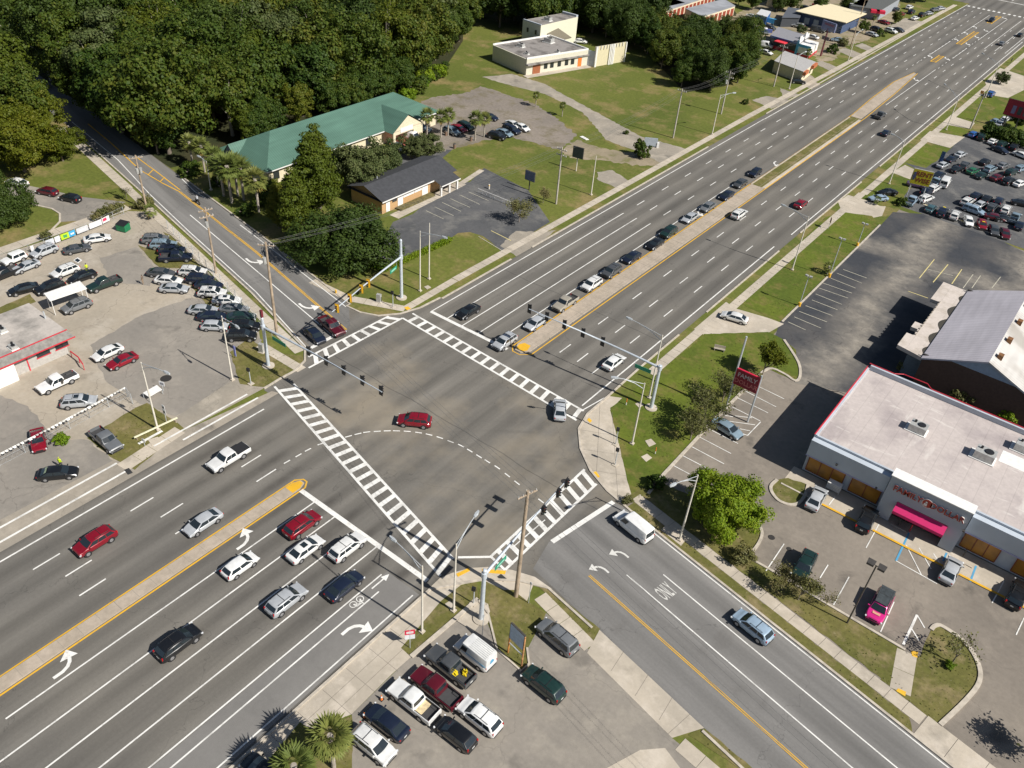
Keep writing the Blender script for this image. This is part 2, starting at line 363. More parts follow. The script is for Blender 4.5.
# --- lawns and verges on top of lots
LW = MB()
LW.rag(A((738, 302), (768, 317), (782, 322), (880, 225), (872, 216), (842, 212), (826, 217)), Z['e'])
LW.rag(A((704, 334), (768, 332), (784, 340), (796, 350), (800, 376), (795, 381), (768, 369), (750, 384), (720, 414), (690, 446), (664, 474), (648, 494), (632, 497), (625, 470), (618, 440), (610, 408), (640, 384), (690, 348)), Z['e'])
LW.rag(A((905.5, 158.5), (921, 143), (950, 148.5), (937, 161), (927, 166)), Z['e'])
LW.rag(A((936, 131), (943.5, 125), (970, 129), (963.5, 137)), Z['e']); LW.rag(A((953, 115), (964, 106.5), (988, 112), (974, 122)), Z['e'])
LW.rag(A((968, 102), (977, 95), (1010, 100), (1024, 110), (1024, 140), (1000, 132), (985, 118), (996, 108)), Z['e'])
LW.rag(A((860, 197), (890, 172), (912, 180), (900, 207), (880, 206)), Z['e'])
struct('green_lawn', LW, M_['lush'])
VG = MB()
VG.rag(A((777, 480), (788, 478), (808, 485))+Sm(A((808, 485), (805, 495), (799, 503), (790, 505), (779, 501), (772, 493), (771, 486), (777, 480))), Z['f'])
VG.rag(A((622, 500), (640, 488), (664, 484), (700, 500), (744, 516), (756, 520))+Sm(A((756, 520), (762, 533), (757, 546), (747, 557)))+A((747, 557), (770, 570), (800, 588), (830, 606), (905, 650))+[at(893, 688), cr(-40, 63.16)], Z['e'])
VG.rag(Sm(A((931, 630), (935, 626), (943, 627), (965, 643), (978, 664), (979, 682), (966, 700), (940, 725)))+[cr(-3.6, 63.16), cr(-8.6, 63.16)]+A((921, 655),), Z['e'])
VG.rag([cr(-40.5, 60.3), cr(-3.6, 60.3), cr(-4.6, 61.62), cr(-40.5, 61.62)], Z['e'])
# corner patches near the camera
VG.rag(A((401, 648), (441, 601), (461, 586), (476, 582), (478, 598), (452, 622), (411, 657)), Z['e'])
VG.rag(A((478, 600), (480, 588), (487, 582), (500, 590), (514, 590), (527, 601), (546, 613), (527, 648), (529, 664), (521, 671), (497, 650), (488, 622)), Z['e'])
VG.rag(A((534, 583), (550, 589), (600, 629), (593.5, 641)), Z['f'])
VG.rag(A((688, 735), (704.5, 728.5), (752, 768), (775, 788), (760, 790), (738, 768)), Z['f'])
VG.rag(A((240, 800), (262, 768), (300, 724), (312, 732), (352, 716), (352, 768), (330, 800)), Z['f'])
# dealer lot patches
VG.rag(A((138, 245), (152, 250), (160, 240), (196, 262), (186, 268), (160, 268), (153, 262)), Z['e'])
VG.rag(A((163, 232), (172, 236), (250, 318), (258, 330), (236, 330), (216, 316), (200, 296), (178, 272), (188, 262)), Z['e'])
VG.rag(A((230, 352), (250, 338), (268, 352), (302, 356), (305, 362), (280, 379), (264, 387), (240, 384)), Z['e'])
VG.rag(A((87, 438), (135, 408), (147, 403), (172, 419), (185, 429), (135, 470), (124, 464), (114, 459)), Z['e'])
VG.rag(A((-10, 312), (30, 294), (36, 302), (0, 314)), Z['e'])
struct('dry_verge', VG, M_['dry'])
# --- office car park, drives and gravel on the far-left side
mb = MB(); mb.flat(A((372, 257), (380, 247), (393, 222), (413, 214), (448, 184), (470, 182), (484, 168), (528, 190), (550, 222), (520, 240), (502, 252), (490, 241), (483, 236), (470, 232), (458, 233), (448, 240), (390, 268)), Z['a'])
mb.flat(A((392, 170), (408, 142), (452, 150), (440, 160)), Z['a'])
struct('office_parking_lot', mb, M_['lotblue'])
mb = MB(); mb.rag(A((412, 106), (430, 98), (470, 92), (480, 86), (500, 92), (535, 104), (556, 118), (577, 135), (560, 150), (510, 137), (486, 140), (430, 155), (412, 140)), Z['a'], .5)
struct('gravel_lot', mb, M_['gravel'])
mb = MB(); mb.rag(A((482, 77), (512, 74), (545, 84), (566, 96), (596, 112), (640, 136), (690, 150), (664, 165), (640, 152), (625, 147), (606, 140), (594, 125), (582, 112), (545, 94), (505, 84)), Z['b'], .22)
mb.rag(A((597, 172), (612, 170), (632, 183), (618, 188), (598, 180)), Z['b'], .22)
mb.rag(A((500, 246), (516, 231), (540, 232), (556, 230), (520, 258)), Z['b'], .22)
mb.rag(A((752, 100), (766, 96), (790, 100), (772, 109)), Z['b'], .22); mb.rag(A((780, 88), (800, 95), (784, 100)), Z['b'], .22)
for q in (((797, 82), (806, 78), (824, 86), (812, 90)), ((814, 63), (822, 61), (842, 69), (834, 73)), ((836, 50), (846, 48), (868, 56), (858, 60)), ((855, 46), (870, 52), (876, 49), (862, 43)), ((798, 71), (806, 72), (817, 80), (810, 83)), ((890, 26), (905, 18), (925, 22), (912, 30), (896, 33))): mb.rag(A(*q), Z['b'], .22)
struct('driveway', mb, M_['concdark'])
mb = MB(); mb.rag(A((560, 150), (577, 140), (610, 150), (660, 155), (668, 166), (640, 166), (600, 160), (570, 158)), Z['a'], .6)
mb.rag(A((768, 0), (885, -8), (900, 0), (898, 18), (880, 34), (862, 42), (846, 46), (835, 60), (820, 62), (806, 50), (760, 46), (728, 36), (720, 28), (740, 12)), Z['a'], .6)
struct('sandy_ground', mb, M_['dirt'])
mb = MB(); mb.flat(A((-40, 205), (15, 181), (25, 185), (40, 188), (82, 197), (126, 202), (88, 220), (60, 222), (60, 214), (52, 209), (30, 204), (0, 208)), Z['b'])
struct('lane', mb, M_['lotgrey'])
# --- pavements: concrete slabs with joints
def slab(mb, a, b, wd, z=Z['g'], step=1.8):
    a = Vector(a); b = Vector(b); L = (b-a).length; d = (b-a)/L; n = max(1, int(L/step))
    for i in range(n): mb.strip(a+d*(L*i/n+.02), a+d*(L*(i+1)/n-.02), wd, z)
SW = MB()
slab(SW, (-77.9, 92, 0), (-77.9, 205, 0), 1.5); slab(SW, (-77.9, 205, 0), (-75.9, 390, 0), 1.6, step=3)
slab(SW, (-40.2, 92, 0), (-40.2, 108, 0), 1.5); slab(SW, (-39.6, 108, 0), (-39.6, 180, 0), 1.5); slab(SW, (-39.3, 180, 0), (-38.6, 385, 0), 1.5, step=3)
slab(SW, cr(-41, 62.4), cr(-3.6, 62.4), 1.5)
slab(SW, cr(-3.5, 61.8), cr(60, 61.8), 2.9, step=3)
slab(SW, at(540, 596), at(590, 647), 1.6); slab(SW, at(680, 744), at(745, 800), 1.6)
slab(SW, at(-20, 258), at(128, 207), 2.3, step=3.2); slab(SW, at(77, 142), at(128, 189), 1.9); slab(SW, at(128, 189), at(300, 352), 1.6); slab(SW, at(60, 128), at(77, 142), 1.9)
slab(SW, at(122, 468), at(180, 430), 1.9); slab(SW, at(260, 345), at(302, 370), 1.5)
slab(SW, at(312, 281), at(352, 300), 1.5); slab(SW, at(352, 299), at(405, 309), 1.6); slab(SW, at(405, 309), (-77.9, 91.9, 0), 1.4)
slab(SW, at(907, 652), at(900, 692), 2.0); slab(SW, at(394, 217), at(462, 183), 2.2); slab(SW, at(462, 183), at(482, 170), 1.2)
SW.flat(A((410, 205), (420, 201), (426, 204), (416, 209)), Z['f'])
struct('sidewalk', SW, M_['conc'])
CC = MB()
CC.flat(A((608, 396), (587, 414), (578, 429), (580, 449), (590, 471), (607, 491), (620, 504), (632, 497), (625, 470), (618, 440), (610, 410), (622, 398)), Z['d'])
CC.flat(A((440, 578), (421, 596), (256, 746), (215, 785), (255, 785), (262, 768), (300, 722), (312, 731), (352, 714), (392, 674), (411, 657), (401, 648), (441, 601), (461, 585), (478, 581), (487, 582), (527, 601), (534, 583), (552, 589), (535, 577), (512, 570), (490, 567), (470, 568), (452, 573)), Z['d'])
CC.flat(A((599.5, 630), (704, 728), (672, 738), (587, 653)), Z['d'])
CC.flat(A((607, 768), (640, 750), (665, 748), (680, 768), (690, 790), (590, 790)), Z['d'])
CC.flat(A((694, 329), (726, 302), (737, 309), (768, 318), (784, 324), (768, 333), (704, 335)), Z['d'])
CC.flat(A((842, 212), (838, 202), (848, 195), (886, 206), (882, 216), (872, 218)), Z['d'])
CC.flat(A((905, 165), (890, 173), (880, 180), (906, 190), (926, 175)), Z['d']); CC.flat(A((920, 140), (930, 131), (965, 137), (950, 148)), Z['d']); CC.flat(A((943, 124), (952, 116), (975, 123), (970, 129)), Z['d'])
CC.flat(A((985, 82), (1000, 68), (1024, 76), (1024, 90), (1008, 98), (990, 95)), Z['d'])
CC.flat(A((661, 530), (666, 525), (685, 541), (681, 546)), Z['g']+.003)
CC.flat(A((457, 622), (470, 603), (480, 600), (488, 604), (490, 612), (474, 632)), Z['e'])
CC.flat([(-16, 83.6), (34, 83.6), (34, 87.7), (-16, 87.7)], Z['e'])
CC.flat(A((907, 529), (920, 524), (945, 545), (940, 556), (924, 551)), Z['e'])
struct('concrete_apron', CC, M_['conc'])
jl = MB()
for x in (-36.35, -35.0): jl.flat([(x, 21), (x+.035, 21), (x+.035, 38.5), (x, 38.5)], Z['e'])
for y in range(18, 39, 3): jl.flat([(-37.6, y), (-33.6 if 22 < y < 36 else -35.5, y), (-33.6 if 22 < y < 36 else -35.5, y+.035), (-37.6, y+.035)], Z['e'])
for q in (((581, 430), (617, 436)), ((580, 449), (622, 455)), ((590, 470), (627, 476)), ((600, 404), (596, 482)), ((612, 412), (618, 500))): jl.strip(at(*q[0]), at(*q[1]), .035, Z['e'])
for q in (((624, 651), (611, 671)), ((648, 675), (635, 696)), ((672, 698), (659, 720)), ((690, 714), (668, 734))): jl.strip(at(*q[0]), at(*q[1]), .035, Z['e'])
struct('concrete_joint', jl, plain('joint_dirt', (.16, .14, .12), .9))
# --- raised kerbs
KB = MB()
def kerb(pts, wd=.28, h=.13): KB.pline(pts, wd, 0.0, 0, h)
kerb([(-37.7, -80), (-37.9, 42.3), (-34.5, 47.0), (-31.5, 49.4), (-28.5, 50.7)]+[cr(-31, 44.6)]); kerb([cr(-16.5, 44.6), cr(120, 44.5)])
kerb([cr(60, 60.15), cr(-40, 60.15)]+A((607, 491), (590.5, 471), (580.5, 449), (578.6, 429), (587.5, 414), (608.5, 396))+[Vector((-42.1, 92, 0)), Vector((-42.1, 104, 0))])
kerb([(-42.0, 113), (-42, 142)]); kerb([(-42, 152), (-41.9, 186)]); kerb([(-41.9, 198), (-41.5, 390)])
kerb([(-75.5, 390)]+[(-75.5, 210)]); kerb([(-75.5, 178), (-75.5, 110)]); kerb([(-75.5, 104), (-75.5, 86)]+A((440, 298), (420, 308), (400, 314), (378, 316), (360, 312.5), (346, 306))+[(-84.6, 74.7), (-112, 79.3), (-140, 83.5)])
kerb([(-178, 81.5), (-138.4, 74.1), (-98, 66.3)]+A((305, 349), (305, 361), (295, 371), (280, 379), (264, 389)))
kerb(Sm(A((747, 557), (757, 546), (762, 533), (756, 520))), .35); kerb(A((747, 557), (770, 570), (800, 588), (830, 606), (905, 650)), .3); kerb(Sm(A((931, 630), (935, 626), (943, 627), (965, 643), (978, 664), (979, 682), (966, 700), (940, 725))), .45)
kerb(Sm(A((808, 485), (805, 495), (799, 503), (790, 505), (779, 501), (772, 493), (771, 486), (777, 480))), .4)
kerb(A((648, 494), (664, 474), (690, 446), (720, 414), (750, 384))+Sm(A((750, 384), (768, 369), (784, 374), (795, 381), (800, 376), (798, 362), (784, 340))), .4)
kerb(A((782, 322), (880, 225)), .3); kerb(A((908, 198), (940, 212), (975, 228), (1010, 240)), .25)
kerb(A((411, 657), (452, 622), (478, 599)), .45); kerb(A((497, 650), (521, 671), (529, 664), (527, 648)), .2)
kerb(A((478, 600), (488, 613), (497, 650)), .2); kerb([(-16, 83.5), (34, 83.5)], .25, .1)
kerb(A((30, 204), (52, 209), (60, 214), (60, 222), (48, 234)), .3); kerb(A((448, 240), (390, 268)), .25)
struct('kerb', KB, M_['kerb'])
# --- medians
MD = MB()
MD.prism([(-60.75, -80), (-59.3, -80), (-59.3, 42.9), (-59.7, 43.9), (-60.3, 43.9), (-60.75, 42.9)], 0, .16)
MD.prism([(-58.9, 84.4), (-58.2, 82.9), (-57.2, 82.9), (-56.3, 84.2), (-56.0, 166), (-58.9, 166)], 0, .16)
MD.prism([(-58.9, 226), (-56.3, 226), (-57.0, 255), (-58.3, 280), (-58.9, 280), (-60.3, 266), (-59.8, 245)], 0, .16)
struct('median', MD, M_['median'])
md = MB(); md.prism([(-58.9, 166.1), (-56.0, 166.1), (-56.3, 225.9), (-58.9, 225.9)], 0, .14); struct('grass_median', md, M_['dry'])
md = MB()
for y in range(-40, 44, 2): md.flat([(-60.75, y), (-59.3, y), (-59.3, y+.05), (-60.75, y+.05)], .163)
for y in range(86, 166, 3): md.flat([(-58.9, y), (-56.0, y), (-56.0, y+.07), (-58.9, y+.07)], .163)
for x in (-57.1, -56.5): md.flat([(x, 84.5), (x+.06, 84.5), (x+.06, 226), (x, 226)], .163)
struct('median_joint', md, M_['concdark'])
md = MB(); md.prism([(-59.05, 225), (-59.05, 166), (-58.75, 166), (-58.75, 225)], 0.0, .18); md.prism([(-56.5, 166), (-56.5, 225), (-55.9, 225), (-55.9, 166)], 0, .18)
struct('median_edge', md, M_['conc'])

# ---------------------------------------------------------------- painted markings
ZM = .032
W = MB(); Y = MB()
def vline(x, y0, y1, wd=.17, mb=W): mb.flat([(x-wd/2, y0), (x+wd/2, y0), (x+wd/2, y1), (x-wd/2, y1)], ZM)
vline(-74.05, -60, 49.5, .2); vline(-38.75, -60, 40.5, .16); vline(-41.75, -60, 38.5, .16); vline(-43.15, -60, 40.3, .16)
for x, y0 in ((-56.5, 7), (-53.05, 1), (-49.65, -60), (-46.3, -60)): vline(x, y0, 42.6, .16)
W.flat([(-59.1, 42.6), (-38.9, 42.6), (-38.9, 43.2), (-59.1, 43.2)], ZM)
vline(-76.65, -60, 31.7, .28); vline(-78.65, -60, 31.4, .28); vline(-76.5, 39, 50.5, .28); vline(-78.1, 36.0, 50.0, .28); vline(-79.8, 35, 38.3, .4)
vline(-74.2, 81.9, 206, .18); W.flat([(-74.2, 206), (-74.0, 206), (-72.5, 395), (-72.75, 395)], ZM)
vline(-71.1, 82.2, 134, .17); vline(-68.1, 82.2, 134, .17); vline(-65.0, 82.2, 134, .17); vline(-61.7, 82.2, 163, .17)
W.flat([(-74.2, 81.7), (-59.2, 82.0), (-59.2, 82.6), (-74.2, 82.3)], ZM)
vline(-43.4, 79, 143, .2); vline(-43.0, 150, 352, .2)
def dashes(x, y, yend, ln=2.9, back=False):
    while y < yend:
        vline(x, y, y+ln*(1 if y < 140 else .93), .17); y += 11.3-.0098*min(max(y, 0), 205)
for x, y0 in ((-70.6, 5.7), (-67.35, 7.4), (-64.05, 7.0)): dashes(x, y0, 45)
for x, y0 in ((-71.1, 139), (-68.1, 139), (-65.0, 139)): dashes(x, y0, 388)
for x, y0 in ((-53.0, 87.1), (-49.75, 87.0), (-46.5, 86.1)): dashes(x, y0, 372)
for x in (-50.5, -47.2, -44.0): vline(x, 330, 386, .16)
for y in range(232, 300, 6): vline(-61.9, y+8, y+9.5, .15) if y > 270 else None
vline(-55.3, 243, 290, .16); vline(-61.6, 306, 330, .16); vline(-61.6, 344, 384, .16); vline(-55.0, 308, 325, .16); vline(-55.0, 340, 384, .16)
for y in range(292, 346, 4): vline(-55.1, y, y+1.5, .15); vline(-61.7, y, y+1.5, .15)
# cross street far away
for k in range(18): W.flat([(-72+k*1.9, 392), (-71.1+k*1.9, 392), (-71.1+k*1.9, 394), (-72+k*1.9, 394)], ZM)
for x in (-68, -64.6, -61.3, -55, -51.5): vline(x, 420, 470, .2)
W.flat([(-72, 417), (-40, 417), (-40, 417.7), (-72, 417.7)], ZM)
def ladder(a0, a1, b0, b1, n, wd=.32):
    a0, a1, b0, b1 = (Vector(p) for p in (a0, a1, b0, b1))
    W.strip(a0, a1, wd, ZM); W.strip(b0, b1, wd, ZM+.0015)
    for i in range(1, n+1):
        t = (i-.3)/n; W.strip(a0.lerp(a1, t), b0.lerp(b1, t), .62, ZM+.003)
ladder((-76.8, 53.5), (-38.3, 44.3), (-75.4, 55.6), (-38.8, 47.0), 23)
ladder((-76.1, 77.6), (-42.2, 75.9), (-75.9, 79.6), (-42.6, 78.2), 18)
ladder((-78.7, 61.1), (-78.0, 76.5), (-76.7, 59.4), (-76.1, 77.6), 9)
P0 = at(491, 556.5); P1 = at(584.5, 469.5); P2 = at(505, 570); P3 = at(596.5, 484)
ladder(P0, P1, P2, P3, 11); W.strip(at(458, 557.5), at(491, 557), .3, ZM); W.strip(at(491, 557), at(505, 570), .3, ZM)
W.strip(at(552, 542), at(613.5, 502), .6, ZM); W.strip(at(311, 348), at(334, 336), .6, ZM)
W.strip(at(607, 396.5), at(583, 410), .16, ZM)
W.strip(at(512, 548), at(545, 520), .14, ZM)
# side street lines
for n_, e0, e1, m in ((52.62, -33.5, 120, W), (55.9, -31.0, 120, W), (59.72, -37, 120, W)):
    m.strip(cr(e0, n_), cr(e1, n_), .15, ZM)
for d in (-.10, .10): Y.strip(cr(-36, 49.25+d), cr(120, 49.25+d), .095, ZM)
W.pline([at(306, 347), at(256, 292), at(190, 232.5), at(150, 194.5), at(118, 160), at(72, 122)], .17, ZM); W.pline([at(346, 307), at(256, 237), at(240, 225)], .16, ZM); W.pline([at(205, 198), at(195, 192), at(182, 179)], .16, ZM)
W.pline([at(334, 337), at(256, 270.5), at(190, 215)], .17, ZM)
for d in (-.13, .13):
    q = [at(346, 330)+Vector((0, d, 0)), at(256, 252)+Vector((0, d, 0)), at(180, 192)+Vector((0, d, 0))]; Y.pline(q, .15, ZM)
Y.pline(A((180, 192), (162, 183), (140, 170), (126, 157)), .22, ZM); Y.pline(A((180, 190), (158, 173), (135, 156)), .22, ZM); Y.strip(at(160, 182), at(165, 177), .2, ZM); Y.strip(at(148, 175), at(153, 170), .2, ZM); Y.pline(A((126, 157), (112, 144), (88, 124)), .25, ZM)
# median yellow lines
vline(-60.95, -60, 43.6, .19, Y); vline(-59.08, -60, 43.6, .19, Y)
vline(-59.15, 83.5, 228, .19, Y); vline(-55.75, 83.8, 228, .19, Y)
Y.pline([(-55.75, 228), (-56.7, 255), (-58.1, 281), (-59.1, 281), (-60.6, 266), (-60.1, 245), (-59.15, 228)], .2, ZM)
Y.pline([(-59.15, 83.5), (-58.3, 82.5), (-57.0, 82.5), (-55.75, 83.8)], .16, ZM); Y.pline([(-60.95, 43.5), (-60.3, 44.3), (-59.7, 44.3), (-59.08, 43.5)], .2, ZM); Y.flat([(-60.7, 41.9), (-59.35, 41.9), (-59.35, 43.0), (-59.75, 43.8), (-60.3, 43.8), (-60.7, 43.0)], .166); Y.flat([(-58.3, 83.3), (-57.1, 83.3), (-56.7, 84.0), (-57.1, 85.3), (-58.2, 85.3), (-58.6, 84.4)], .166)
for y0, y1 in ((298, 308), (328, 352), (370, 386)):
    Y.pline([(-59.2, y0), (-59.2, y1), (-57.7, y1), (-57.7, y0), (-59.2, y0)], .3, ZM)
    for j in range(int((y1-y0)/2)): Y.strip((-59, y0+.4+2*j), (-57.9, y0+1.6+2*j), .35, ZM-.002)
# guide dashes through the junction
gp = [(287, 462), (298.5, 455.5), (308, 450), (321, 444)]+[(256+x/4, 384+y/4) for x, y in ((370, 210), (408, 200), (443, 193), (485, 190), (525, 188), (562, 188), (605, 190), (650, 195), (692, 203), (735, 215), (778, 231), (820, 247), (855, 267), (892, 290), (925, 310), (965, 334), (1005, 365))]+[(517, 483), (529, 492), (541, 501)]
for i, p in enumerate(gp):
    q = gp[min(i+1, len(gp)-1)]; r_ = gp[max(i-1, 0)]
    d = (at(*q)-at(*r_)).normalized()*.45; c = at(*p); W.strip(c-d, c+d, .17, ZM)
# turn arrows
def arrow(px, py, d, turn=1, s=1.0):
    d = Vector(d).normalized(); n = Vector((-d.y, d.x, 0))*turn; c = at(px, py)
    P = lambda u, v: c+d*u*s+n*v*s
    W.pline([P(-1.6, -.5), P(-.7, -.5), P(-.1, -.3), P(.3, .05), P(.5, .45)], .34*s, ZM)
    W.flat([P(-.35, .62), P(1.25, .30), P(.75, 1.5)], ZM+.0015)
UP = Vector((0, 1, 0))
arrow(246, 539, UP); arrow(67, 664, UP); arrow(357, 627.5, UP, -1)
_W = W; W = MB(); arrow(619, 553, -E_, 1, .72); arrow(599, 568, -E_, 1, .72); struct('worn_turn_arrow', W, M_['wornwhite']); W = _W
arrow(308, 307.5, E_, 1, 1.1); arrow(254, 262, E_, 1, 1.1); arrow(699, 213, -UP, 1, .9); arrow(775, 164, -UP, 1)
for x, y in ((937, 56), (957, 44)): pass
for px, py, d in ((932, 57.5), (961, 41), (967, 34), (976, 27), (992, 16)) and [(931, 57, UP), (957, 40, UP), (966.5, 33.5, UP), (975.5, 27.5, UP), (946, 58.5, -UP), (967, 44, -UP), (976, 37, -UP), (985, 30.5, -UP), (1003.5, 18, -UP), (915, 79.5, -UP)]: arrow(px, py, d, 1)
c = at(380, 582); W.strip(c-UP*1.2, c+UP*.6, .16, ZM); W.flat([c+Vector((-.4, .5, 0)), c+Vector((.4, .5, 0)), c+Vector((0, 1.4, 0))], ZM)
# bicycle symbol
c = at(356.5, 602)
for k in (-.45, .5):
    for i in range(10):
        a, b = i*math.pi/5, (i+1)*math.pi/5
        W.strip(c+Vector((.38*math.cos(a), k+.38*math.sin(a), 0)), c+Vector((.38*math.cos(b), k+.38*math.sin(b), 0)), .09, ZM)
for p, q in (((0, -.45), (.45, .05)), ((.45, .05), (0, .5)), ((.45, -.35), (0, -.45)), ((.45, -.35), (.5, .35)), ((.5, .35), (0, .5)), ((.5, .35), (.7, .35)), ((-.5, 1.3), (-.5, 1.31))):
    W.strip(c+Vector((*p, 0)), c+Vector((*q, 0)), .1, ZM+.001)
struct('white_road_marking', W, M_['white']); struct('yellow_road_marking', Y, M_['yellow'])
o = text_obj('lane_word_marking', 'ONLY', 1.0, M_['wornwhite'], frame(at(666, 592)+Vector((0, 0, ZM)), N_, (0, 0, 1)) @ Matrix.Diagonal((.72, 2.7, 1, 1)), bold=.012)
o['kind'] = 'structure'
# parking bay lines
PK = MB(); PY = MB(); PB = MB()
def L_(mb, *segs, wd=.12):
    for a, b in segs: mb.strip(at(*a), at(*b), wd, ZM)
L_(PK, ((708, 428.7), (738, 443.7)), ((700, 437.5), (731, 453.7)), ((692, 447), (724, 464)), ((683, 456), (712, 471)), ((674, 466), (704, 482)), ((732, 407), (760, 421)), ((737.5, 398), (768, 413)), ((744, 390.5), (776, 407)), ((751, 383), (784, 399)),
   ((747.5, 435.6), (760.6, 422)), ((722, 415), (733, 417)), ((735, 416), (752, 418)), ((726, 421), (755, 425)), ((740, 429), (750, 431)), ((740, 433), (747.5, 435.6)),
   ((784, 544), (766, 571)), ((828, 565), (820, 578)), ((849, 577), (833.5, 605)), ((894, 602), (880.5, 632)), ((906, 545), (921.6, 575.6)), ((919, 548), (931, 569)), ((933.5, 553.7), (940, 564)), ((896, 561), (937, 584)),
   ((835, 497), (829, 505)), ((879, 524), (866, 548)), ((1004, 581), (992, 603)), ((1024, 618), (1016, 635)))
L_(PK, ((917, 615), (903, 645)), wd=.26); L_(PK, ((917, 615), (924.5, 628)), ((911, 628), (919, 641)), wd=.14)
X4 = lambda *q: [((768+a/4, 192+b/4), (768+c/4, 192+d/4)) for a, b, c, d in q]
struct('parking_line', PK, M_['white'])
pf = MB(); L_(pf, *X4((300, 310, 395, 345), (275, 325, 375, 365), (250, 345, 350, 385), (220, 365, 335, 405), (205, 385, 320, 425), (190, 408, 295, 450), (175, 432, 278, 472), (150, 455, 257, 495), (125, 478, 235, 520), (105, 500, 212, 545), (80, 520, 150, 552), (820, 330, 780, 385), (850, 335, 815, 385), (930, 340, 895, 385), (640, 310, 740, 335)))
K4 = lambda *q: [((256+a/4, 192+b/4), (256+c/4, 192+d/4)) for a, b, c, d in q]
L_(pf, *K4((680, 75, 750, 108), (715, 60, 790, 95), (745, 42, 820, 78), (778, 27, 855, 62), (815, 12, 895, 50), (850, 0, 930, 35), (470, 260, 535, 232), (890, 178, 985, 235)), wd=.11)
struct('faded_parking_line', pf, M_['faded'])
L_(PY, *X4((665, 270, 605, 345), (720, 290, 660, 362), (775, 310, 735, 368), (560, 397, 640, 425)), *K4((940, 155, 1020, 195)), wd=.16)
L_(PY, ((910, 198), (1005, 240)), wd=.3); struct('pale_yellow_parking_line', PY, M_['paleyellow'])
L_(PB, ((909, 533), (896, 561)), ((946.6, 553), (943, 561)), ((976, 566), (970, 582)), wd=.22); struct('blue_parking_line', PB, M_['blue'])
ys = MB(); ys.prism([(-11.5, 83.3), (-6.0, 83.3), (-6.0, 83.62), (-11.5, 83.62)], .1, .106); ys.prism([(-4.2, 83.3), (20, 83.3), (20, 83.62), (-4.2, 83.62)], .1, .106); struct('yellow_kerb_paint', ys, M_['yellow'])
# tactile pads, manholes and patches
tp = MB()
for q in (((587, 420), (589, 418), (592, 421), (590, 423)), ((592.5, 472.5), (596, 471.5), (600, 477), (596.5, 478.5)), ((404, 307.5), (408, 306.5), (411, 309), (407, 310.3)), ((456, 574), (469, 568), (470, 571), (458, 577)), ((482, 569), (506, 571), (505, 574.5), (482, 572.5)), ((896, 691), (898, 688.5), (906, 692), (905, 696.5)), ((911, 651), (918, 652), (917, 658), (912, 656))): tp.prism(A(*q), .03, .045)
struct('tactile_paving', tp, M_['tactile'])
mh = MB()
for px, py, r in ((166, 378.5, .75), (564.5, 481.5, .45), (771.5, 537.5, .4), (789, 549, .3)):
    c = at(px, py); mh.flat([(c.x+r*math.cos(a*math.pi/8), c.y+r*math.sin(a*math.pi/8)) for a in range(16)], ZM)
struct('manhole_cover', mh, plain('manhole_iron', (.045, .042, .04), .7, .3))
pt = MB()
for q in (((408, 335), (440, 326), (462, 338), (430, 350)), ((395, 414), (432, 396), (450, 404), (432, 424)), ((440, 500), (510, 470), (530, 520), (470, 545))): pt.flat(A(*q), Z['d'])
pmt = bpy.data.materials.new('patch'); bpy.data.materials.remove(pmt)
for px, py, wdt, hh in ((551, 234, 1.6, .9), (538, 239, 1.4, .9), (664, 445, 1.2, 1.2), (535, 436, 1.2, 1.2)): pass
ut = MB()
for q in (((645, 441), (651, 439), (656, 444), (649, 447)), ((641, 457), (647, 454), (652, 458), (646, 462)), ((445, 604), (450, 601), (456, 607), (451, 611)), ((148, 440), (158, 437), (161, 442), (152, 446)), ((635, 404), (640, 402), (644, 405), (639, 408)), ((424, 287), (428, 285.5), (431, 287.5), (427, 289.5)), ((330, 291), (336, 289), (342, 292), (336, 296))): ut.prism(A(*q), 0, .06)
struct('utility_cover', ut, M_['conc'])
gt = MB()
for x, y in ((-43.7, 52), (-37.3, 30)): pass
for q in (((497, 577), (501, 574), (507, 579), (503, 582)), ((124, 470), (129, 468), (133, 473), (128, 475))): gt.flat(A(*q), ZM+.002)
struct('storm_grate', gt, plain('grate_iron', (.04, .04, .04), .6))
# wheel stops are things one could lift
ws = MB(); ws.box((0, 0, .07), (1.8, .16, .12)); wsm = ws.mesh('wheel_stop', M_['kerb'])
for i, (px, py, a) in enumerate(((898, 528, -2), (957, 561, -2), (964, 564, -2), (901, 531, 0))[:3]):
    o = bpy.data.objects.new('wheel_stop', wsm); COL.objects.link(o); p = at(px, py); o.location = (p.x, p.y, .01); o.rotation_euler = (0, 0, R(a))
    tag(o, ['pale concrete wheel stop in the marked bay left of the blue line', 'pale concrete wheel stop right in front of the silver sedan by the store', 'pale concrete wheel stop just right of the silver sedan by the store'][i], 'wheel stop')
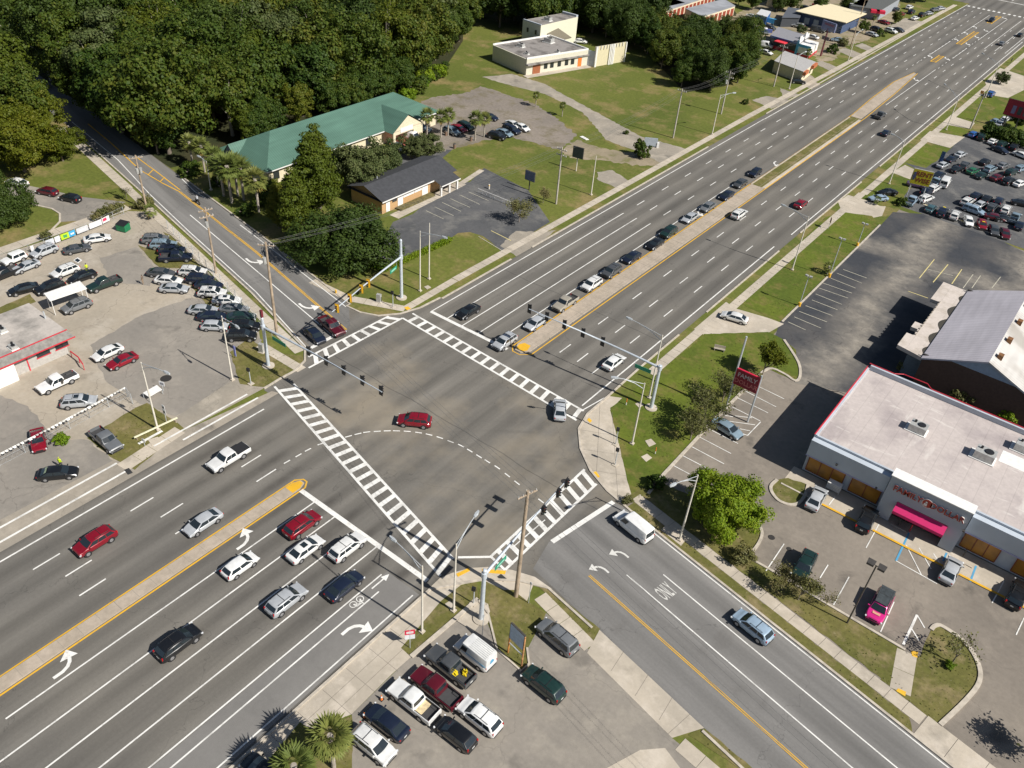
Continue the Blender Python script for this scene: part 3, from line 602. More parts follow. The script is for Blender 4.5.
# ---------------------------------------------------------------- buildings
def metal_roof(name, c, axis, pitch=.45, stain=None):
    g = G(name, .45); g.c = c; X = g.xyz()
    rib = g.math('COSINE', g.math('MULTIPLY', X[axis], 2*math.pi/pitch)); g.mul(g.ramp(rib, .75, .95, 1.0, .72))
    g.mul(g.ramp(g.noise(.12, 5), .3, .7, .88, 1.1)); g.mul(g.ramp(g.noise(1.2, 5, (1, .1, 1) if axis == 1 else (.1, 1, 1)), .3, .7, .9, 1.1))
    if stain: g.mix(g.ramp(g.noise(.16, 5, (.25, 1, 1), off=9), .55, .68, 0, .6), stain)
    return g.done()
def flat_roof(name, c, dark, sc=.25, amt=.7, pale=None):
    g = G(name, .9); g.c = c
    g.mix(g.ramp(g.noise(sc, 6), .48, .66, 0, amt), dark); g.mul(g.ramp(g.noise(2, 5, rough=.7), .25, .75, .88, 1.12))
    if pale: g.mix(g.ramp(g.noise(.22, 6, (1, .3, 1), off=17), .58, .66, 0, .75), pale); g.mix(g.ramp(g.noise(.9, 4, (.25, 1, 1), off=27), .62, .68, 0, .4), pale)
    X = g.xyz(); seam = g.math('COSINE', g.math('MULTIPLY', X[0], 2*math.pi/1.8)); g.mul(g.ramp(seam, .985, 1.0, 1, .85)); return g.done()
def brick(name, c1, c2, mortar, sc=4.0):
    m, N, L, B = nodes(name); t = N.new('ShaderNodeTexBrick'); tc = N.new('ShaderNodeTexCoord'); mp = N.new('ShaderNodeMapping'); mp.inputs['Rotation'].default_value = (R(90), 0, R(0))
    L.new(tc.outputs['Object'], mp.inputs[0]); L.new(mp.outputs[0], t.inputs[0]); t.inputs['Color1'].default_value = (*c1, 1); t.inputs['Color2'].default_value = (*c2, 1); t.inputs['Mortar'].default_value = (*mortar, 1)
    t.inputs['Scale'].default_value = sc; L.new(t.outputs[0], B.inputs['Base Color']); B.inputs['Roughness'].default_value = .9; return m
M_['steel'] = plain('galvanised_steel', (.50, .53, .55), .5, .25, .1)
M_['steelblue'] = plain('pale_signal_steel', (.55, .60, .65), .45, .2, .1)
M_['wood'] = plain('weathered_pole_wood', (.36, .28, .20), .9, var=.3, scale=1.2)
M_['concpole'] = plain('concrete_pole', (.62, .58, .50), .9, var=.12)
M_['black'] = plain('black_metal', (.018, .018, .02), .5)
M_['dark'] = plain('dark_bronze', (.06, .055, .05), .5)
M_['whitep'] = plain('white_paint', (.78, .77, .74), .5, var=.08)
M_['cream'] = plain('cream_stucco', (.66, .58, .42), .9, var=.12)
M_['greywall'] = plain('grey_blue_stucco', (.43, .47, .52), .9, var=.10, scale=.6)
M_['glass'] = plain('window_glass', (.025, .03, .035), .12, 0, .1, spec=.8)
M_['red'] = plain('red_paint', (.55, .03, .05), .5)
M_['orange'] = plain('orange_paint', (.70, .18, .03), .6)
M_['signblue'] = plain('grey_blue_sign_face', (.33, .42, .52), .5, var=.15)
M_['silver'] = plain('hvac_metal', (.48, .48, .46), .5, .3, .15)
def part(name, mb, m, par, **k): return mb.build(name, m, par, **k)
def hvac(par, x, y, z, s=1.0, name='air_conditioner'):
    b = MB(); b.ext(x-1.1*s, x+1.1*s, y-.8*s, y+.8*s, z+.12, z+1.1*s); u = part(name, b, M_['silver'], par)
    b = MB(); b.cyl((x+.3*s, y, z+1.1*s), (x+.3*s, y, z+1.1*s+.12), .5*s, .5*s, 14); b.cyl((x-.6*s, y+.2*s, z+1.1*s), (x-.6*s, y+.2*s, z+1.1*s+.3), .15, .15, 8); part('fan', b, M_['black'], u)
    b = MB(); b.ext(x-1.5*s, x+1.3*s, y-1.0*s, y+1.0*s, z+.02, z+.12); part('base_pad', b, M_['whitep'], u)
# --- discount store
st = thing('store_building', 'flat roofed grey store with a pink awning over its recessed entrance', 'store', (0, 0, 0))
roofm = flat_roof('store_roof_membrane', (.50, .445, .42), (.36, .315, .31), .16, .85, (.72, .68, .63))
b = MB(); b.ext(-15, 34, 87.8, 107.2, .1, 5.75); part('wall', b, M_['greywall'], st)
b = MB(); b.ext(-14.7, 33.7, 88.1, 106.9, 5.75, 5.80); rf = part('roof', b, roofm, st)
b = MB(); b.ext(-15.05, -14.7, 87.75, 107.25, 5.752, 6.1); b.ext(-14.7, 34, 87.75, 88.05, 5.752, 6.0); b.ext(-14.7, 34, 106.9, 107.25, 5.752, 6.5); part('parapet', b, M_['greywall'], st)
b = MB(); b.ext(-15.1, -14.95, 87.7, 107.3, 6.1, 6.17); b.path([(-15, 107.3, 6.55), (-11.5, 107.3, 6.55), (-10.5, 108.1, 6.55), (-7.3, 108.2, 6.55), (-6.5, 107.3, 6.55), (34, 107.3, 6.55)], .07, 5); part('red_trim', b, M_['red'], st)
b = MB()
for x0, x1 in ((-15, -5.1), (4.3, 34)): b.ext(x0, x1, 86.9, 87.75, 3.3, 5.7)
part('fascia', b, plain('store_fascia', (.46, .51, .57), .8, var=.08, scale=.4), st)
b = MB()
for x0, x1 in ((-15.05, -5.1), (4.3, 34)): b.ext(x0, x1, 86.85, 87.0, 3.2, 3.32)
part('lilac_trim', b, plain('lilac_trim', (.38, .36, .55), .7), st)
om = plain('ochre_window_panel', (.38, .17, .022), .35, var=.45, scale=.45)
for x0, x1 in ((-14.6, -9.9), (-9.0, -5.4), (4.6, 8.5), (10.3, 15.5), (17, 21), (23, 28)):
    b = MB(); b.ext(x0, x1, 87.70, 87.78, .5, 3.1); wd_ = part('window', b, om, st)
    b = MB(); n = max(2, round((x1-x0)/1.5))
    for i in range(n+1): x = x0+(x1-x0)*i/n; b.ext(x-.05, x+.05, 87.64, 87.7, .5, 3.1)
    b.ext(x0, x1, 87.62, 87.69, .42, .5); part('frame', b, plain('rust_frame', (.22, .06, .03), .7), wd_)
b = MB(); b.ext(-5.0, -3.3, 86.2, 87.7, .1, 6.6); b.ext(2.6, 4.2, 86.2, 87.7, .1, 6.6); b.ext(-3.3, 2.6, 86.2, 87.7, 3.5, 6.6); part('entrance_portal', b, plain('portal_stucco', (.40, .44, .49), .9, var=.06, scale=.4), st)
b = MB(); b.ext(-5.08, 4.28, 86.1, 87.8, 6.6, 6.72); part('portal_coping', b, M_['whitep'], st)
b = MB(); b.face([(-3.28, 86.18, 3.45), (2.58, 86.18, 3.45), (2.58, 85.2, 2.7), (-3.28, 85.2, 2.7)]); b.face([(-3.28, 85.2, 2.7), (2.58, 85.2, 2.7), (2.58, 85.2, 2.3), (-3.28, 85.2, 2.3)]); b.face([(-3.28, 86.18, 3.45), (-3.28, 85.2, 2.7), (-3.28, 85.2, 2.3), (-3.28, 86.18, 2.3)]); b.face([(2.58, 86.18, 3.45), (2.58, 86.18, 2.3), (2.58, 85.2, 2.3), (2.58, 85.2, 2.7)]); part('awning', b, plain('pink_awning_fabric', (.62, .015, .14), .7, var=.06), st)
b = MB(); b.ext(-3.2, 2.5, 87.66, 87.72, .15, 3.2); d = part('entrance_door', b, M_['glass'], st)
b = MB()
for x in (-3.1, -1.6, -.5, .5, 1.6, 2.4): b.ext(x-.05, x+.05, 87.58, 87.66, .15, 3.2)
part('frame', b, plain('door_frame', (.3, .12, .05), .6), d)
for txt, x, sx in (('FAMILY', -2.32, .92), ('DOLLAR', 2.22, .90)):
    o = text_obj('sign_letters', txt, 1.12, M_['whitep'], frame((x-.35, 86.08, 5.25), (1, 0, 0), (0, -1, 0)), st, .07, .012, sx)
    o2 = text_obj('letter_face', txt, 1.12, plain('rust_red_letters', (.34, .035, .02), .5), frame((x-.35, 85.985, 5.25), (1, 0, 0), (0, -1, 0)), o, .015, .022, sx)
b = MB(); b.cyl((-.38, 86.18, 5.25), (-.38, 86.0, 5.25), .62, .62, 20); em = part('emblem', b, M_['whitep'], st)
b = MB(); b.cyl((-.38, 86.0, 5.25), (-.38, 85.97, 5.25), .55, .55, 20); part('emblem_disc', b, plain('emblem_red', (.40, .04, .02), .5), em)
b = MB(); b.cyl((-.5, 85.97, 5.4), (-.5, 85.95, 5.4), .13, .13, 10); b.ext(-.72, -.35, 85.94, 85.965, 4.85, 5.22); part('emblem_figure', b, M_['whitep'], em)
hvac(st, -5.4, 98.0, 5.8, .95); hvac(st, 2.6, 98.4, 5.8, 1.05); hvac(st, 6.2, 103.5, 5.8, 1.0)
b = MB(); b.ext(4.2, 7.6, 99.2, 101.8, 5.8, 5.815); part('roof_patch', b, M_['whitep'], st)
for x in (-11, -5.8, 4.4, 12): 
    b = MB(); b.box((x-.2, 86.0 if -6 < x < 5 else 86.8, 4.0), (.25, .3, .18)); part('wall_light', b, M_['dark'], st)
for px, py, lab in ((834, 487, 'shopping carts'), (999, 545, '')):
    c = at(px, py, .6); t = thing('cart_rack', 'pale display rack on the walkway left of the store entrance' if px < 900 else 'pale display rack on the walkway right of the store entrance', 'rack', (c.x, c.y, .03))
    b = MB()
    for k in range(5): b.box((0, 0, .35+k*.22), (1.7, .9, .04))
    part('shelf', b, M_['whitep'], t)
    for i in (-.82, .82):
        for j in (-.42, .42): b = MB(); b.cyl((i, j, 0), (i, j, 1.3), .03, .03, 5); part('post', b, M_['steel'], t)
for i, (px, py) in enumerate(((908.5, 533), (948.5, 552), (962, 558), (897, 527))):
    c = at(px, py); b = MB(); b.cyl((0, 0, 0), (0, 0, 1.1), .07, .07, 8); b.cyl((0, 0, 1.1), (0, 0, 1.15), .07, .03, 8)
    o = b.build('bollard', M_['red'] if i < 2 else M_['dark'], loc=(c.x, c.y+.25, .1)); tag(o, ['short red post at the head of the blue bay line by the store', 'short red post by the kerb above the silver sedan bay', 'dark thin post on the store walkway right of the red post', 'dark thin post on the store walkway left of the red post'][i], 'post')
# --- former theatre with a ribbed metal roof
th = thing('metal_roof_hall', 'large hall with a grey ribbed gable roof and a scalloped front canopy', 'hall')
y0, y1 = 116.9, 142.6
b = MB(); b.prism([(-9.9, y0), (6, y0), (6, y1), (-9.9, y1)], 0, 4.9)
b.face([(-9.9, y0, 4.9), (6, y0, 4.9), (-2, y0, 8.2)]); b.face([(6, y1, 4.9), (-9.9, y1, 4.9), (-2, y1, 8.2)]); part('wall', b, plain('dark_brown_brick', (.11, .065, .045), .9, var=.15), th)
b = MB(); b.face([(-10.1, y0-.25, 5.0), (-2, y0-.25, 8.35), (-2, y1+.2, 8.35), (-10.1, y1+.2, 5.0)]); b.face([(-10.1, y0-.25, 4.75), (-10.1, y1+.2, 4.75), (-2, y1+.2, 8.1), (-2, y0-.25, 8.1)]); b.face([(-10.1, y0-.25, 5), (-10.1, y0-.25, 4.75), (-2, y0-.25, 8.1), (-2, y0-.25, 8.35)]); part('roof', b, metal_roof('grey_metal_roof', (.60, .565, .60), 1, .6), th)
b = MB(); b.face([(-2, y0-.25, 8.352), (6.1, y0-.25, 5.0), (6.1, y1+.2, 5.0), (-2, y1+.2, 8.352)]); b.face([(-2, y0-.25, 8.1), (-2, y1+.2, 8.1), (6.1, y1+.2, 4.75), (6.1, y0-.25, 4.75)]); b.face([(-2, y0-.25, 8.35), (-2, y0-.25, 8.1), (6.1, y0-.25, 4.75), (6.1, y0-.25, 5)]); part('stained_roof', b, metal_roof('stained_white_roof', (.62, .60, .57), 1, .6, (.25, .22, .18)), th)
b = MB(); b.face([(-6.5, y0-.05, 6.2), (-2, y0-.05, 6.2), (2.5, y0-.05, 6.2), (-2, y0-.05, 8.1)]); part('gable_panel', b, plain('blue_grey_siding', (.34, .40, .48), .8), th)
for k, y in enumerate((119.5, 125, 131.5, 137.5)):
    b = MB(); b.box((-1.1, y, 8.25), (.7, .9, .7)); v = part('roof_vent', b, plain('rusty_vent', (.25, .12, .05), .7, .3, .4), th)
cm = flat_roof('canopy_membrane', (.56, .50, .45), (.38, .33, .27), .4, .6)
b = MB(); b.prism([(-13.9, 118.0), (-10.05, 117.2), (-10.05, 142.7), (-14.1, 143.0), (-14.1, 135.6), (-12.7, 135.6), (-12.7, 126.6), (-13.9, 126.6), (-13.9, 124.6), (-12.9, 124.6), (-12.9, 122.4), (-13.9, 122.4)], 4.2, 4.8); cn = part('canopy', b, cm, th)
for i in range(13): b = MB(); b.ext(-12.75, -12.6, 122.6+i*1.05, 123.1+i*1.05, 4.801, 4.95); part('roof_edge_block', b, M_['concdark'], cn)
for k, y in enumerate((119.6, 124.0, 129.0, 134.2, 139.5)):
    b = MB(); L = 1.2 if k in (0, 4) else 2.1; n = 14
    pts = [(-10.25-.75*math.sin(math.pi*i/n)*(L/2.1), y-L+2*L*i/n) for i in range(n+1)]; b.prism(pts, 4.805, 4.83)
    part('roof_recess_shade', b, plain('recess_shade_paint', (.05, .045, .035), .9), cn)  # thin dark slabs on the canopy, painted as the shade inside its holes
for y in (117.6, 142.4): b = MB(); b.ext(-10.2, -9.0, y-.12, y+.12, 5.1, 5.3); part('scupper', b, M_['dark'], th)
b = MB(); b.ext(-12.2, -9.95, 118.6, 142, 0, 4.2); part('front_wall', b, plain('teal_grey_wall', (.14, .18, .21), .8), th)
# --- long building with a green roof
gr = thing('green_roof_building', 'long cream building with a green ribbed metal hip roof', 'building')
gm = metal_roof('green_metal_roof', (.085, .165, .128), 1, .5); gm2 = metal_roof('green_metal_roof_side', (.085, .165, .128), 0, .5)
xa, xb, ya, yb, ze, zr = -141.3, -125.9, 92.3, 141.5, 3.2, 7.2; xm = (xa+xb)/2
b = MB(); b.prism([(xa+.7, ya+.7), (xb-.8, ya+.7), (xb-.8, yb-.7), (xa+.7, yb-.7)], 0, ze); part('wall', b, M_['cream'], gr)
b = MB(); b.face([(xb, ya, ze), (xb, yb, ze), (xm, 134.2, zr), (xm, 99.8, zr)]); b.face([(xa, yb, ze), (xa, ya, ze), (xm, 99.8, zr), (xm, 134.2, zr)]); rf = part('roof', b, gm, gr)
b = MB(); b.face([(xa, ya, ze), (xb, ya, ze), (xm, 99.8, zr)]); part('hip', b, gm2, rf); b = MB(); b.face([(xb, yb, ze), (xa, yb, ze), (xm, 134.2, zr)]); part('hip', b, gm2, rf)
b = MB(); b.face([(xb+.02, ya, ze), (xb+.02, ya, ze-.22), (xb+.02, yb, ze-.22), (xb+.02, yb, ze)]); b.face([(xa, ya-.02, ze), (xa, ya-.02, ze-.22), (xb, ya-.02, ze-.22), (xb, ya-.02, ze)]); b.face([(xa, ya, ze-.02), (xa, yb, ze-.02), (xb, yb, ze-.02), (xb, ya, ze-.02)]); part('fascia', b, M_['whitep'], rf)
b = MB(); yc, hw, zx, zz = 128.6, 5.0, -123.4, 6.3
b.face([(zx, yc-hw, ze-.05), (zx, yc, zz), (-131.5, yc, zz), (xb-1.0, yc-hw, ze-.05)][::-1]); b.face([(zx, yc+hw, ze-.05), (xb-1.0, yc+hw, ze-.05), (-131.5, yc, zz), (zx, yc, zz)][::-1]); part('porch_roof', b, gm2, gr)
b = MB()
b.face([(zx-.4, yc-hw+.6, 0), (zx-.4, yc-hw+1.1, 0), (zx-.4, yc-hw+1.1, 3.2), (zx-.4, yc-hw+.6, 3.2)])
b.prism([(zx-.6, yc-hw+.5), (zx-.3, yc-hw+.5), (zx-.3, yc-hw+1.2), (zx-.6, yc-hw+1.2)], 0, 3.2); b.prism([(zx-.6, yc+1.8), (zx-.3, yc+1.8), (zx-.3, yc+hw-.4), (zx-.6, yc+hw-.4)], 0, 3.3)
b.prism([(zx-.6, yc-hw+1.2), (zx-.3, yc-hw+1.2), (zx-.3, yc+1.8), (zx-.6, yc+1.8)], 2.5, 3.3)
b.face([(zx-.3, yc-hw+.5, 3.25), (zx-.3, yc+hw-.4, 3.25), (zx-.3, yc, zz-.3)]); part('porch_gable', b, M_['cream'], gr)
b = MB(); b.ext(zx-.28, zx-.22, yc-2.4, yc+1.4, 2.75, 3.7); part('sign_board', b, M_['whitep'], gr)
b = MB(); b.ext(zx-3.5, zx+.6, yc-hw+1.0, yc+hw-1, 0, .12); part('porch_floor', b, plain('red_brick_paving', (.42, .12, .08), .9), gr)
for yq in (104.5,):
    b = MB(); b.face([(xb+.3, yq-3.2, ze), (xb+.3, yq, ze+2.2), (xb-6.2, yq, ze+2.2)]); b.face([(xb+.3, yq+3.2, ze), (xb-6.2, yq, ze+2.2), (xb+.3, yq, ze+2.2)]); part('dormer_roof', b, gm2, gr)
b = MB(); b.face([(-138.6, ya-.2, ze+.05), (-135.2, ya-.2, ze+.05), (-136.9, ya-.2, ze+2.1)]); b2 = MB(); b2.face([(-138.9, ya-.3, ze), (-136.9, ya-.3, ze+2.3), (-136.9, ya+4.5, ze+2.3)]); b2.face([(-134.9, ya-.3, ze), (-136.9, ya+4.5, ze+2.3), (-136.9, ya-.3, ze+2.3)]); part('gable_roof', b2, gm, gr); part('gable_face', b, plain('gable_blue', (.16, .2, .26), .8), gr)
for y in (95, 100, 109, 114, 119.5, 138):
    b = MB(); b.ext(xb-.79, xb-.72, y-.7, y+.7, .8, 2.6); part('window', b, M_['glass'], gr)
# --- dark roofed brick office
of = thing('brick_office', 'low tan brick office under a dark shingle gable roof', 'office')
bt = brick('tan_brick', (.50, .30, .13), (.45, .26, .11), (.5, .4, .28)); sh = plain('dark_shingles', (.048, .050, .056), .9, var=.18, scale=1.5)
X0, X1, Y0, Y1 = -111.8, -102.2, 99.4, 120.2; xm = -107.0
b = MB(); b.prism([(X0+.6, Y0+.7), (X1-.9, Y0+.7), (X1-.9, Y1-.6), (X0+.6, Y1-.6)], 0, 2.9); b.face([(X0+.6, Y0+.7, 2.9), (X1-.9, Y0+.7, 2.9), (xm, Y0+.7, 4.5)]); part('wall', b, bt, of)
b = MB()
b.face([(X1, Y0, 2.9), (X1, 113.4, 2.9), (-100.4, 113.4, 2.65), (-100.4, 118.6, 2.65), (X1, 118.6, 2.9), (X1, Y1, 2.9), (xm, Y1, 4.6), (xm, Y0, 4.6)]) if 0 else None
b.face([(X1, Y0, 2.95), (X1, Y1, 2.95), (xm, Y1, 4.6), (xm, Y0, 4.6)]); b.face([(X0, Y1, 2.95), (X0, Y0, 2.95), (xm, Y0, 4.6), (xm, Y1, 4.6)]); b.face([(X1-.02, 113.4, 2.94), (-100.2, 113.4, 2.35), (-100.2, 118.9, 2.35), (X1-.02, 118.9, 2.94)]); b.face([(X1-.3, Y0, 2.78), (X0, Y0, 2.78), (X0, Y1, 2.78), (X1-.3, Y1, 2.78)]); part('roof', b, sh, of)
b = MB(); b.ext(X1-.05, X1+.04, Y0, 113.4, 2.72, 2.93); b.ext(-100.22, -100.12, 113.4, 118.9, 2.15, 2.33); part('gutter', b, M_['whitep'], of)
for y in (113.8, 116.2, 118.5): b = MB(); b.ext(-100.9, -100.55, y-.17, y+.17, 0, 2.25); part('porch_column', b, M_['whitep'], of)
for y, z0, z1, x, m in ((101.6, 0.1, 2.1, .5, 'whitep'), (104.9, .3, 2.5, .7, 'whitep'), (111.7, .2, 2.5, .8, 'whitep')):
    b = MB(); b.ext(X1-.89, X1-.82, y-x, y+x, z0, z1); part('door', b, M_[m], of)
for y, x in ((103.4, .6), (107.2, 1.5), (109.8, 1.0)):
    b = MB(); b.ext(X1-.89, X1-.83, y-x, y+x, 1.5, 2.5); wv = part('window', b, M_['glass'] if y < 104 else M_['whitep'], of)
b = MB(); b.cyl((xm-1.2, 104, 4.1), (xm-1.2, 104, 4.7), .09, .09, 6); part('vent_pipe', b, M_['steel'], of)
b = MB(); b.ext(X1-.7, X1+.7, 103.4, 113.0, 0, .35); o = b.build('hedge', plain('bed_mulch', (.12, .10, .035), .9, var=.5, scale=2)); tag(o, 'low planting bed along the tan brick office wall', 'plant bed')
# --- cream flat roofed hall with its two storey block and screen wall
ch = thing('cream_hall', 'cream flat roofed hall with orange doors under a long canopy', 'hall')
A4 = lambda z, *q: [at(x, y, z) for x, y in q]
rfm = flat_roof('weathered_flat_roof', (.27, .25, .235), (.10, .092, .085), .3, .9)
c4 = A4(4.2, (493, 45), (527, 59.5), (588.5, 50), (550, 36))
b = MB(); b.prism(c4, 0, 4.2); part('wall', b, plain('pale_cream_wall', (.60, .57, .46), .9, var=.08), ch)
cc = sum(c4, Vector())/4; b = MB(); b.prism([cc+(p-cc)*.97 for p in c4], 4.2, 4.22); part('roof', b, rfm, ch)
b = MB()
for i in (1, 2, 3): b.prism([c4[i], c4[(i+1) % 4], cc+(c4[(i+1) % 4]-cc)*.965, cc+(c4[i]-cc)*.965], 4.2, 4.62)
part('parapet', b, M_['whitep'], ch)
c5 = A4(2.7, (519, 62.3), (528, 66.5), (594, 55), (588, 51)); b = MB(); b.prism([c4[1]+(c4[2]-c4[1])*-.02, c5[1], c5[2], c4[2]], 2.75, 3.05); part('canopy', b, rfm, ch)
f0, f1 = c4[1], c4[2]; fd = (f1-f0).normalized(); fn = Vector((fd.y, -fd.x, 0))
def onface(u0, u1, z0, z1, m, par, name, th_=.06, off=.03):
    p = [f0+fd*u0+fn*off, f0+fd*u1+fn*off, f0+fd*u1+fn*(off+th_), f0+fd*u0+fn*(off+th_)]; b = MB(); b.prism(p, z0, z1); return part(name, b, m, par)
fl = (f1-f0).length
onface(fl*.10, fl*.22, .1, 2.6, plain('rust_door', (.30, .10, .04), .7), ch, 'door'); onface(fl*.84, fl*.90, .1, 2.4, M_['orange'], ch, 'door')
for u in (.28, .38, .5, .62, .72): onface(fl*u, fl*(u+.055), 1.0, 2.5, M_['glass'], ch, 'window')
b = MB(); b.prism([f0-fd*1+fn*.0, f1+fn*.0, f1+fn*2.0, f0-fd*1+fn*2.0], 0, .1); part('step', b, M_['conc'], ch)
for px, py, s in ((521, 45.5, .8), (549, 41, 1.1), (558, 51, .4), (527, 53, .5)):
    p = at(px, py, 4.6); hvac(ch, p.x, p.y, 4.23, s, 'roof_unit')
b = MB(); q = A4(4.5, (536, 33), (541, 30), (585, 46), (580, 50)); b.prism(c4[2:4]+[c4[3]+Vector((-2.5, 1, 0)), c4[2]+Vector((-3, 1.5, 0))], 0, 4.4) if 0 else None
two = thing('two_storey_block', 'pale cream two storey block behind the flat roofed hall', 'building')
c6 = A4(7.4, (523, 20), (541, 25.8), (578, 17), (563, 13)); b = MB(); b.prism(c6, 0, 7.4); part('wall', b, plain('pale_cream_wall_upper', (.66, .64, .50), .9, var=.06), two)
cc6 = sum(c6, Vector())/4; b = MB(); b.prism([cc6+(p-cc6)*.95 for p in c6], 7.4, 7.42); part('roof', b, rfm, two)
b = MB(); b.prism([c6[2], c6[3], cc6+(c6[3]-cc6)*.93, cc6+(c6[2]-cc6)*.93], 7.4, 8.0); b.prism([c6[0], c6[1], cc6+(c6[1]-cc6)*.95, cc6+(c6[0]-cc6)*.95], 7.4, 7.7); part('parapet', b, M_['greywall'], two)
p = at(548, 20, 7.6); hvac(two, p.x, p.y, 7.42, .9, 'roof_unit')
g0, g1 = c6[1].copy(), c6[2].copy(); g0.z = g1.z = 0; gd = (g1-g0).normalized(); gn = Vector((gd.y, -gd.x, 0))
b = MB(); b.face([g0+gd*3+Vector((0, 0, 4.8)), g0+gd*3.2+gn*3+Vector((0, 0, 3.2)), g0+gd*11+gn*3+Vector((0, 0, 3.2)), g0+gd*8+Vector((0, 0, 5.6))]); b.face([g0+gd*3+Vector((0, 0, 4.6)), g0+gd*8+Vector((0, 0, 5.4)), g0+gd*11+gn*3+Vector((0, 0, 3.05)), g0+gd*3.2+gn*3+Vector((0, 0, 3.05))]); part('lean_to_roof', b, plain('brown_shingles', (.16, .14, .10), .9), two)
for u in (.25, .7):
    h0, h1 = c6[0], c6[1]; hd = (h1-h0).normalized(); hn = Vector((hd.y, -hd.x, 0)); L_w = (h1-h0).length
    b = MB(); b.prism([h0+hd*(L_w*u)+hn*.03, h0+hd*(L_w*u+.7)+hn*.03, h0+hd*(L_w*u+.7)+hn*.08, h0+hd*(L_w*u)+hn*.08], 4.6, 5.8); part('window', b, M_['glass'], two)
sw = thing('screen_wall', 'tall cream screen wall with vertical ribs beside the hall', 'wall')
s0, s1 = at(593.5, 67), at(624, 61.5); sd = (s1-s0).normalized(); sn = Vector((-sd.y, sd.x, 0))
b = MB(); b.prism([s0, s1, s1+sn*.35, s0+sn*.35], 0, 5.4); part('panel', b, plain('cream_screen', (.60, .54, .36), .9, var=.06), sw)
b = MB(); SLn = (s1-s0).length
for u in (0, .02, .44, .49, .54, .58, .97): b.prism([s0+sd*(SLn*u)-sn*.35, s0+sd*(SLn*u+.3)-sn*.35, s0+sd*(SLn*u+.3)-sn*.01, s0+sd*(SLn*u)-sn*.01], 0, 5.5)
for k in range(9):
    u = .06+k*.1; b.prism([s0+sd*(SLn*u)-sn*.3, s0+sd*(SLn*u+.15)-sn*.3, s0+sd*(SLn*u+.15)-sn*.01, s0+sd*(SLn*u)-sn*.01], 4.6, 5.5)
part('rib', b, M_['whitep'], sw)
b = MB(); b.prism([f1, s0, s0+sn*.4, f1+sn*.4], 0, 4.2); part('return_wall', b, M_['greywall'], sw)
# --- storage rows with red doors
for k, (q, lab) in enumerate(((((625, 26), (683, 12.5), (664, 6), (612, 17)), 'middle self storage row with red doors among the trees'), (((650, 25.5), (684.5, 13.5), (714, 3.5), (690, -4), (640, 10)), 'far self storage row with a pale roof and red doors'), (((700, 26.5), (733, 15.5), (722, 8.5), (684, 18.5)), 'near self storage row with wide red doors beside the grass'))):
    t = thing('storage_row', lab, 'storage building', group='self storage rows')
    if k == 1: q = (q[0], q[2], q[3], q[4])
    p = [at(*c) for c in q]; b = MB(); b.prism(p, 0, 3.0); part('wall', b, M_['cream'], t)
    c_ = sum(p, Vector())/len(p); b = MB(); b.prism([c_+(v-c_)*1.01 for v in p], 3.0, 3.25); part('roof', b, plain('grey_storage_roof', (.30, .31, .33), .6, var=.25, scale=.2), t)
    d = (p[1]-p[0]); n = int(d.length/2.9); d.normalize(); nn = Vector((d.y, -d.x, 0))
    for i in range(n):
        b = MB(); a = p[0]+d*(i*2.9+.5)+nn*.02; e = a+d*2.0; b.prism([a, e, e+nn*.06, a+nn*.06], 0.05, 2.5); part('roller_door', b, plain('red_roller_door', (.28, .055, .03), .6), t)
# --- dealer office on the left
de = thing('dealer_office', 'low dealer office with red trim and a worn flat roof', 'office')
b = MB(); b.ext(-112.0, -103.0, 10, 39.2, 0, 3.4); part('wall', b, plain('grey_office_wall', (.42, .40, .37), .9), de)
dr = flat_roof('worn_dealer_roof', (.46, .42, .38), (.24, .225, .205), .35, .85)
b = MB(); b.ext(-112.3, -102.6, 10, 39.6, 3.4, 3.95); part('roof', b, dr, de)
b = MB(); mz = plain('grey_shingle_skirt', (.20, .19, .175), .9, var=.25, scale=2)
b.face([(-102.58, 10, 3.9), (-101.9, 10, 2.9), (-101.9, 40.2, 2.9), (-102.58, 39.6, 3.9)]); b.face([(-102.58, 39.62, 3.9), (-101.9, 40.2, 2.9), (-112.3, 40.2, 2.9), (-112.3, 39.62, 3.9)]); b.face([(-102.58, 10, 2.85), (-102.58, 39.6, 2.85), (-101.9, 40.2, 2.85), (-101.9, 10, 2.85)]); part('roof_skirt', b, mz, de)
b = MB(); b.ext(-102.62, -102.5, 10, 39.7, 3.9, 4.0); b.ext(-101.92, -101.82, 10, 40.22, 2.78, 2.92)
for y in (36.0, 38.6): b.ext(-103, -102.93, y-1.0, y+1.0, 1.2, 1.35); b.ext(-103, -102.93, y-1.0, y+1.0, 2.2, 2.35)
b.ext(-103, -102.9, 33.7, 33.85, 0, 2.7); b.ext(-103, -102.9, 31.9, 32.05, 0, 2.7); part('red_trim', b, M_['red'], de)
for y in (36.0, 38.6): b = MB(); b.ext(-102.99, -102.94, y-.9, y+.9, 1.35, 2.2); part('window', b, M_['glass'], de)
b = MB(); b.ext(-102.98, -102.0, 28.0, 31.8, 0, 2.6); part('porch_enclosure', b, M_['whitep'], de)
for px, py, s in ((13, 347, .5), (2, 330, .5)): p = at(px, py, 4.2); hvac(de, p.x, p.y, 3.95, s, 'roof_unit')
b = MB(); p = at(45, 317, 4.2); b.cyl((p.x, p.y, 3.95), (p.x, p.y, 5.1), .12, .12, 6); part('flue', b, M_['steel'], de)
cp = thing('carport', 'white canopy on thin posts in the left dealer lot', 'canopy')
q = [at(44, 294, 2.5), at(80, 281.5, 2.5), at(87, 289, 2.5), at(50, 301.5, 2.5)]; b = MB(); b.prism(q, 2.5, 2.62); part('canopy_top', b, M_['whitep'], cp)
cc = sum(q, Vector())/4
